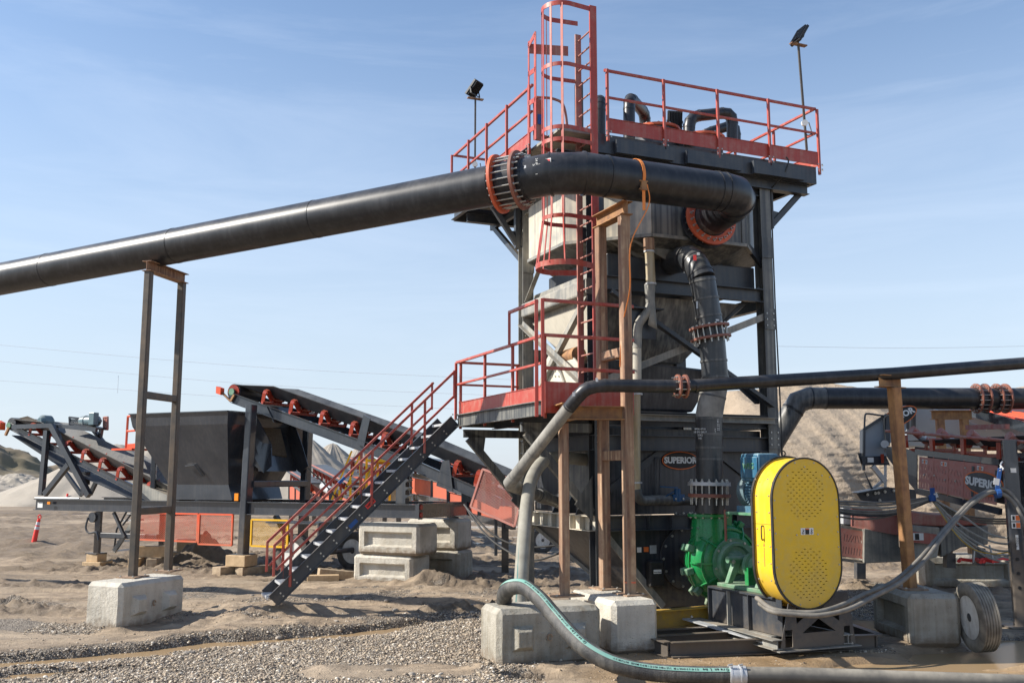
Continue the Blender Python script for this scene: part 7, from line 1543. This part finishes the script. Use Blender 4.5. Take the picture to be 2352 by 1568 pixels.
# ---------------------------------------------------------------- cables and hoses
def cable(label, pts, r, m, cat='cable', group=None, n=8):
    return solo('cable', MB().tube(spline(pts, 8), r, n), m, label, cat, group=group, loc=pts[0])
def AT(*a): return [at(*p) for p in a]
cable('thick grey cable looping from under the yellow guard up to the blue strap, upper strand', AT((1738, 1372, 14.9), (1775, 1398, 14.45), (1830, 1405, 14.4), (1880, 1404, 14.4), (1930, 1390, 14.6), (1990, 1362, 15.0), (2050, 1336, 15.3), (2110, 1285, 15.8), (2170, 1215, 16.4), (2225, 1155, 16.9), (2262, 1130, 17.1), (2288, 1122, 17.2), (2315, 1128, 17.2), (2345, 1165, 17.1), (2372, 1220, 17.0), (2390, 1330, 17)), .036, M_cable, group=None, n=12)
cable('thick grey cable just below its twin, looping from the yellow guard past the tyre', AT((1745, 1385, 14.9), (1775, 1404, 14.4), (1830, 1411, 14.35), (1885, 1412, 14.35), (1950, 1398, 14.5), (2010, 1368, 14.9), (2070, 1335, 15.2), (2125, 1285, 15.7), (2170, 1225, 16.3), (2220, 1168, 16.8), (2265, 1134, 17.0), (2292, 1130, 17.1), (2325, 1150, 17.1), (2350, 1195, 17.0), (2372, 1270, 17.0)), .036, M_cable, n=12)
gr = 'muddy grey cables hanging behind the yellow guard'
for i, (y0, y1, sg, m) in enumerate(((1150, 1141, 4, M_cable), (1155, 1143, 5, M_cable), (1160, 1144, 8, M_cablel), (1166, 1146, 10, M_cable), (1170, 1146, 11, M_cable), (1174, 1148, 12, M_cableb))):
    cable(['topmost cable', 'second highest cable', 'third cable from the top', 'third cable from the bottom', 'second lowest cable', 'lowest black cable'][i]+' of the bundle running left from the blue tie', AT((1900, y0, 19.5), (1990, y0+sg*.8, 19.5), (2060, y0+sg*.4, 19.6), (2141, y1, 19.7)), .022, m, group=gr)
cable('single slack grey cable hanging below the bundle behind the yellow guard', AT((1900, 1182, 19.6), (1985, 1192, 19.6), (2060, 1180, 19.6), (2138, 1148, 19.7)), .018, M_cable)
gr = 'pale cables fanning right from the blue tie'
for i, (a, b_, c_) in enumerate(((1180, 1230, 1232), (1205, 1245, 1248), (1218, 1262, 1262), (1225, 1273, 1270), (1232, 1285, 1283))):
    cable(['tautest uppermost pale cable', 'second pale cable from above', 'middle pale cable', 'second lowest pale cable', 'lowest slackest pale cable'][i]+' of the fan drooping right from the blue tie', AT((2141, 1144+i, 19.7), (2205, a, 19.0), (2285, b_, 18.4), (2380, c_, 17.5)), .020, M_cablel, group=gr)
cable('thin yellow cable below the fan of pale cables', AT((2141, 1148, 19.7), (2195, 1225, 19.0), (2240, 1262, 18.6), (2300, 1270, 18.2), (2380, 1245, 17.5)), .010, M_yelbeam)
for i in range(3): cable(['upper', 'middle', 'lower'][i]+' dark cable crossing behind the pale fan of cables', AT((2150, 1150+i*4, 20.4), (2200, 1178+i*5, 20.4), (2260, 1190+i*5, 20.3), (2330, 1192+i*5, 20.0)), .020, M_cable, group='dark cables crossing behind the pale fan')
tie = thing('strap', 'blue tie with a white label bundling the cables under the conveyor', 'strap', at(2141, 1143, 19.65)); part('webbing', MB().tube(AT((2141, 1136, 19.62), (2142, 1150, 19.62)), .07, 12).bar(at(2141, 1120, 19.6), at(2142, 1138, 19.62), .09, .03, V3((0, 1, 0))), M_bluetape, tie); part('label', MB().bar(at(2148, 1132, 19.58), at(2152, 1142, 19.58), .07, .008, V3((0, 1, 0))), M_white, tie, False)
tie = thing('strap', 'blue strap hanging the thick cable loop from the right steel leg', 'strap', at(2290, 1125, 17.1)); part('webbing', MB().bar(at(2297, 1075, 17.1), at(2290, 1128, 17.05), .07, .012, V3((0, 1, 0))).tube(AT((2286, 1132, 17.1), (2296, 1131, 17.1)), .09, 12), M_bluetape, tie, False); part('label', MB().bar(at(2290, 1098, 17.03), at(2288, 1113, 17.03), .10, .006, V3((0, 1, 0))), M_white, tie, False)
part('rope', MB().tube(spline(AT((2302, 1060, 17.5), (2298, 1068, 17.2), (2304, 1076, 17.15), (2296, 1080, 17.1), (2300, 1070, 17.2)), 5), .015, 6), M_white, tie)
gr = 'black cables from the chassis end to the tower'
cable('black cable sagging lowest from the chassis end to the tower foot', AT((1068, 1160, 22.5), (1090, 1195, 22.0), (1130, 1240, 21.5), (1185, 1275, 21), (1230, 1286, 20.8), (1285, 1270, 20.6)), .022, M_cableb)
cable('black cable hanging higher from the chassis end to the tower foot', AT((1066, 1158, 22.5), (1085, 1180, 22.2), (1130, 1225, 21.8), (1180, 1250, 21.5), (1230, 1256, 21.3), (1290, 1250, 21.1)), .022, M_cableb)
cable('thin black cable from the transfer chute down to the chassis', AT((706, 1075, 25), (740, 1105, 25), (772, 1142, 25)), .018, M_cableb)
# ---------------------------------------------------------------- marker post
mk = thing('channelizer_post', 'leaning fluorescent red marker post with two silver bands at the left', 'marker post', gnd(77, 1250))
b_ = gnd(77, 1250, .1); tp_ = at(90, 1190, b_.y); dz_ = (tp_-b_).normalized(); Lm = (tp_-b_).length
part('post', MB().tube([b_-dz_*.25, b_+dz_*Lm*.55, b_+dz_*Lm*.97], [.10, .085, .055], 20), M_marker, mk)
for f0_, f1_ in ((.58, .70), (.75, .87)): part('reflective_band', MB().tube([b_+dz_*Lm*f0_, b_+dz_*Lm*f1_], [lerp(.085, .055, (f0_-.55)/.42)+.006, lerp(.085, .055, (f1_-.55)/.42)+.006], 20), M_reflect, mk)
tq = b_+dz_*(Lm+.06); part('grip_ring', MB().tube([tq+V3((math.cos(a)*.06, 0, math.sin(a)*.07)) for a in np.linspace(0, 6.2, 14)], .022, 8), M_marker, mk)
for px, Y, lb in ((136, 85, 'left-hand tiny red marker post far off at the foot of the gravel pile'), (154, 84, 'right-hand tiny red marker post far off at the foot of the gravel pile')):
    q = at(px, 1112, Y); q.z = 0; o = thing('marker_post', lb, 'marker post', q); part('post', MB().tube([q, q+V3((.1, 0, 1.1))], [.14, .08], 10), M_marker, o); part('reflective_band', MB().tube([q+V3((.06, 0, .6)), q+V3((.08, 0, .85))], .125, 10), M_reflect, o)
# ---------------------------------------------------------------- far plant: red conveyors, yellow stair tower
def farconv(label, pts_top, pts_bot, Y0, Y1, roll=0):
    a, b = at(*pts_top[0], Y0), at(*pts_top[1], Y1); c, d = at(*pts_bot[0], Y0), at(*pts_bot[1], Y1)
    t = thing('far_conveyor', label, 'conveyor', V3(((a.x+b.x)/2, (a.y+b.y)/2, 0)), 'red sided conveyors far behind the chassis'); away = V3((.3, 1, 0)).normalized()
    mb = MB().hexa([c, d, d+away*.08, c+away*.08, a, b, b+away*.08, a+away*.08]); sp = part('side_guard', mb, M_orangef, t, False)
    n = max(2, int((b-a).length/2.5)); 
    for i in range(n+1): part('guard_post', MB().bar(a.lerp(b, i/n)+Z3*.05-away*.05, c.lerp(d, i/n)-Z3*.05-away*.05, .08), M_darkc, t, False)
    part('edge_channel', MB().bar(a+Z3*.12, b+Z3*.12, .15, .16).bar(c-Z3*.1, d-Z3*.1, .15, .18), M_darkc, t, False)
    part('guard_tube', MB().bar(a+Z3*.75, b+Z3*.75, .07), M_redd, t, False); part('belt', MB().bar(a+Z3*.75+away*.6, b+Z3*.75+away*.6, 1.0, .06), M_belt, t, False)
    m = max(3, int((b-a).length/1.2)); mb = MB()
    for i in range(m+1): q = a.lerp(b, (i+.5)/(m+1)); mb.bar(q+Z3*.15, q+Z3*.72, .1, .08); mb.bar(q+Z3*.7+away*.05, q+Z3*.35+away*.4, .14, .14)
    part('idlers', mb, M_roller, t, False, stuff=True)
    for f in (.12, .88): q = c.lerp(d, f); part('leg', MB().bar(V3((q.x, q.y, q.z)), V3((q.x, q.y, -.1)), .2), M_darkc, t, False)
    return t
farconv('far red conveyor seen between the lift posts, with a row of red idlers', ((945, 1096), (1048, 1116)), ((945, 1132), (1048, 1150)), 38, 33)
farconv('far red conveyor continuing behind the pale tail guard to the tower', ((1030, 1130), (1180, 1165)), ((1030, 1165), (1180, 1200)), 30, 27)
farconv('leftmost far red conveyor sloping down right behind the hopper leg', ((665, 1112), (712, 1145)), ((665, 1145), (712, 1165)), 55, 48)
farconv('second far red conveyor sloping down right behind the red handrails', ((716, 1100), (800, 1148)), ((716, 1130), (790, 1165)), 52, 44)
farconv('far red conveyor behind the yellow stair tower', ((800, 1085), (935, 1135)), ((805, 1112), (935, 1160)), 48, 40)
bh_ = at(668, 1135, 50)
for px, lb in ((716, 'blue-grey belt tube lying between the leftmost far conveyors'), (840, 'blue-grey pipe beyond the yellow stair')):
    a = at(px-5, 1098, 54); b = at(px+45, 1128, 46); t = thing('far_pipe', lb, 'pipe', V3((a.x, a.y, 0))); part('pipe_run', MB().tube([a, b], .2, 14), M_galv, t); part('leg', MB().bar(V3((b.x, b.y, 0)), b, .2), M_darkc, t, False)
ys = thing('yellow_stair', 'yellow railed stair tower in the distance behind the red handrails', 'stairs', at(830, 1165, 36))
Yy = 36
def yb(a, b, w=.06, Y=Yy, m=M_bstair, nm='stair_rail'): part(nm, MB().bar(at(*a, Y), at(*b, Y), w, w, V3((0, 1, 0))), m, ys, False)
for a, b in (((808, 1035), (752, 1172)), ((829, 1040), (775, 1168)), ((878, 1045), (800, 1172)), ((897, 1052), (838, 1168)), ((905, 1065), (850, 1170)), ((858, 1062), (815, 1150))): yb(a, b, .06)
for a, b in (((828, 1040), (828, 1165)), ((842, 1042), (842, 1150)), ((895, 1062), (895, 1160)), ((920, 1060), (920, 1168)), ((937, 1068), (935, 1168)), ((868, 1065), (866, 1165)), ((780, 1125), (780, 1170)), ((805, 1098), (805, 1165))): yb(a, b, .08, nm='post')
for k in range(10): yb((826-k*6.5, 1056+k*12), (858-k*6.5, 1056+k*12), .06, Yy, M_galv, 'tread')
for k in range(7): yb((885-k*7, 1070+k*12), (905-k*7, 1070+k*12), .10, Yy+1, M_galv, 'tread')
part('landing', MB().obox(at(905, 1058, Yy+.5), V3((.85, 0, 0)), V3((0, 1, 0)), Z3*.05), M_bstair, ys, False); part('landing', MB().obox(at(905, 1165, Yy+.5), V3((.85, 0, 0)), V3((0, 1, 0)), Z3*.06), M_bstair, ys, False)
yb((870, 1062), (938, 1066), .12, Yy+.1, nm='kick_plate')
for a, b in (((880, 1135), (880, 1060)),): yb(a, b, .05, Yy+.3, M_cableb, 'chain')
mt_a = at(898, 1085, 38); part('machine_body', MB().prism([at(*p, 38) for p in ((880, 1072), (925, 1085), (945, 1150), (920, 1170), (890, 1150))], V3((0, 2, 0))), M_dusty, ys, False)
# ---------------------------------------------------------------- power lines
def line(a, b, Y0, Y1, lb, ym):
    p, q = at(*a, Y0), at(*b, Y1); m = (p+q)/2; m = at((a[0]+b[0])/2, ym, m.y); return solo('power_line', MB().tube(spline([p, m, q], 12), .04, 5), M_wire, lb, 'power line', group='power lines', loc=p)
M_wire = mat('distant_wire', (.50, .54, .60), None, 1., .7)
line((-80, 785), (1250, 875), 210, 190, 'topmost power line across the pale lower sky', 842); line((-80, 822), (1250, 912), 210, 190, 'middle power line crossing the sky behind the left trestle', 882)
line((-80, 868), (1250, 948), 210, 190, 'lowest power line just above the conveyors', 915); line((1780, 795), (2430, 793), 210, 230, 'faint power line in the sky right of the tower', 799)
a, b = at(272, 862, 205), at(270, 902, 205); solo('power_line_spacer', MB().tube([a, b], .05, 5), M_wire, 'short upright spacer joining two power lines left of the trestle', 'spacer')
a = at(1318, 1290, 24); w2 = wheel('white-rimmed wheel lying far behind the tower between its legs', V3((0, 0, 0)), V3((-.5, 1, 0)), .45, .3, M_tyred, M_rim, 'wheel'); wq = at(1243, 1250, 34); w2.location = (wq.x, wq.y, .45)
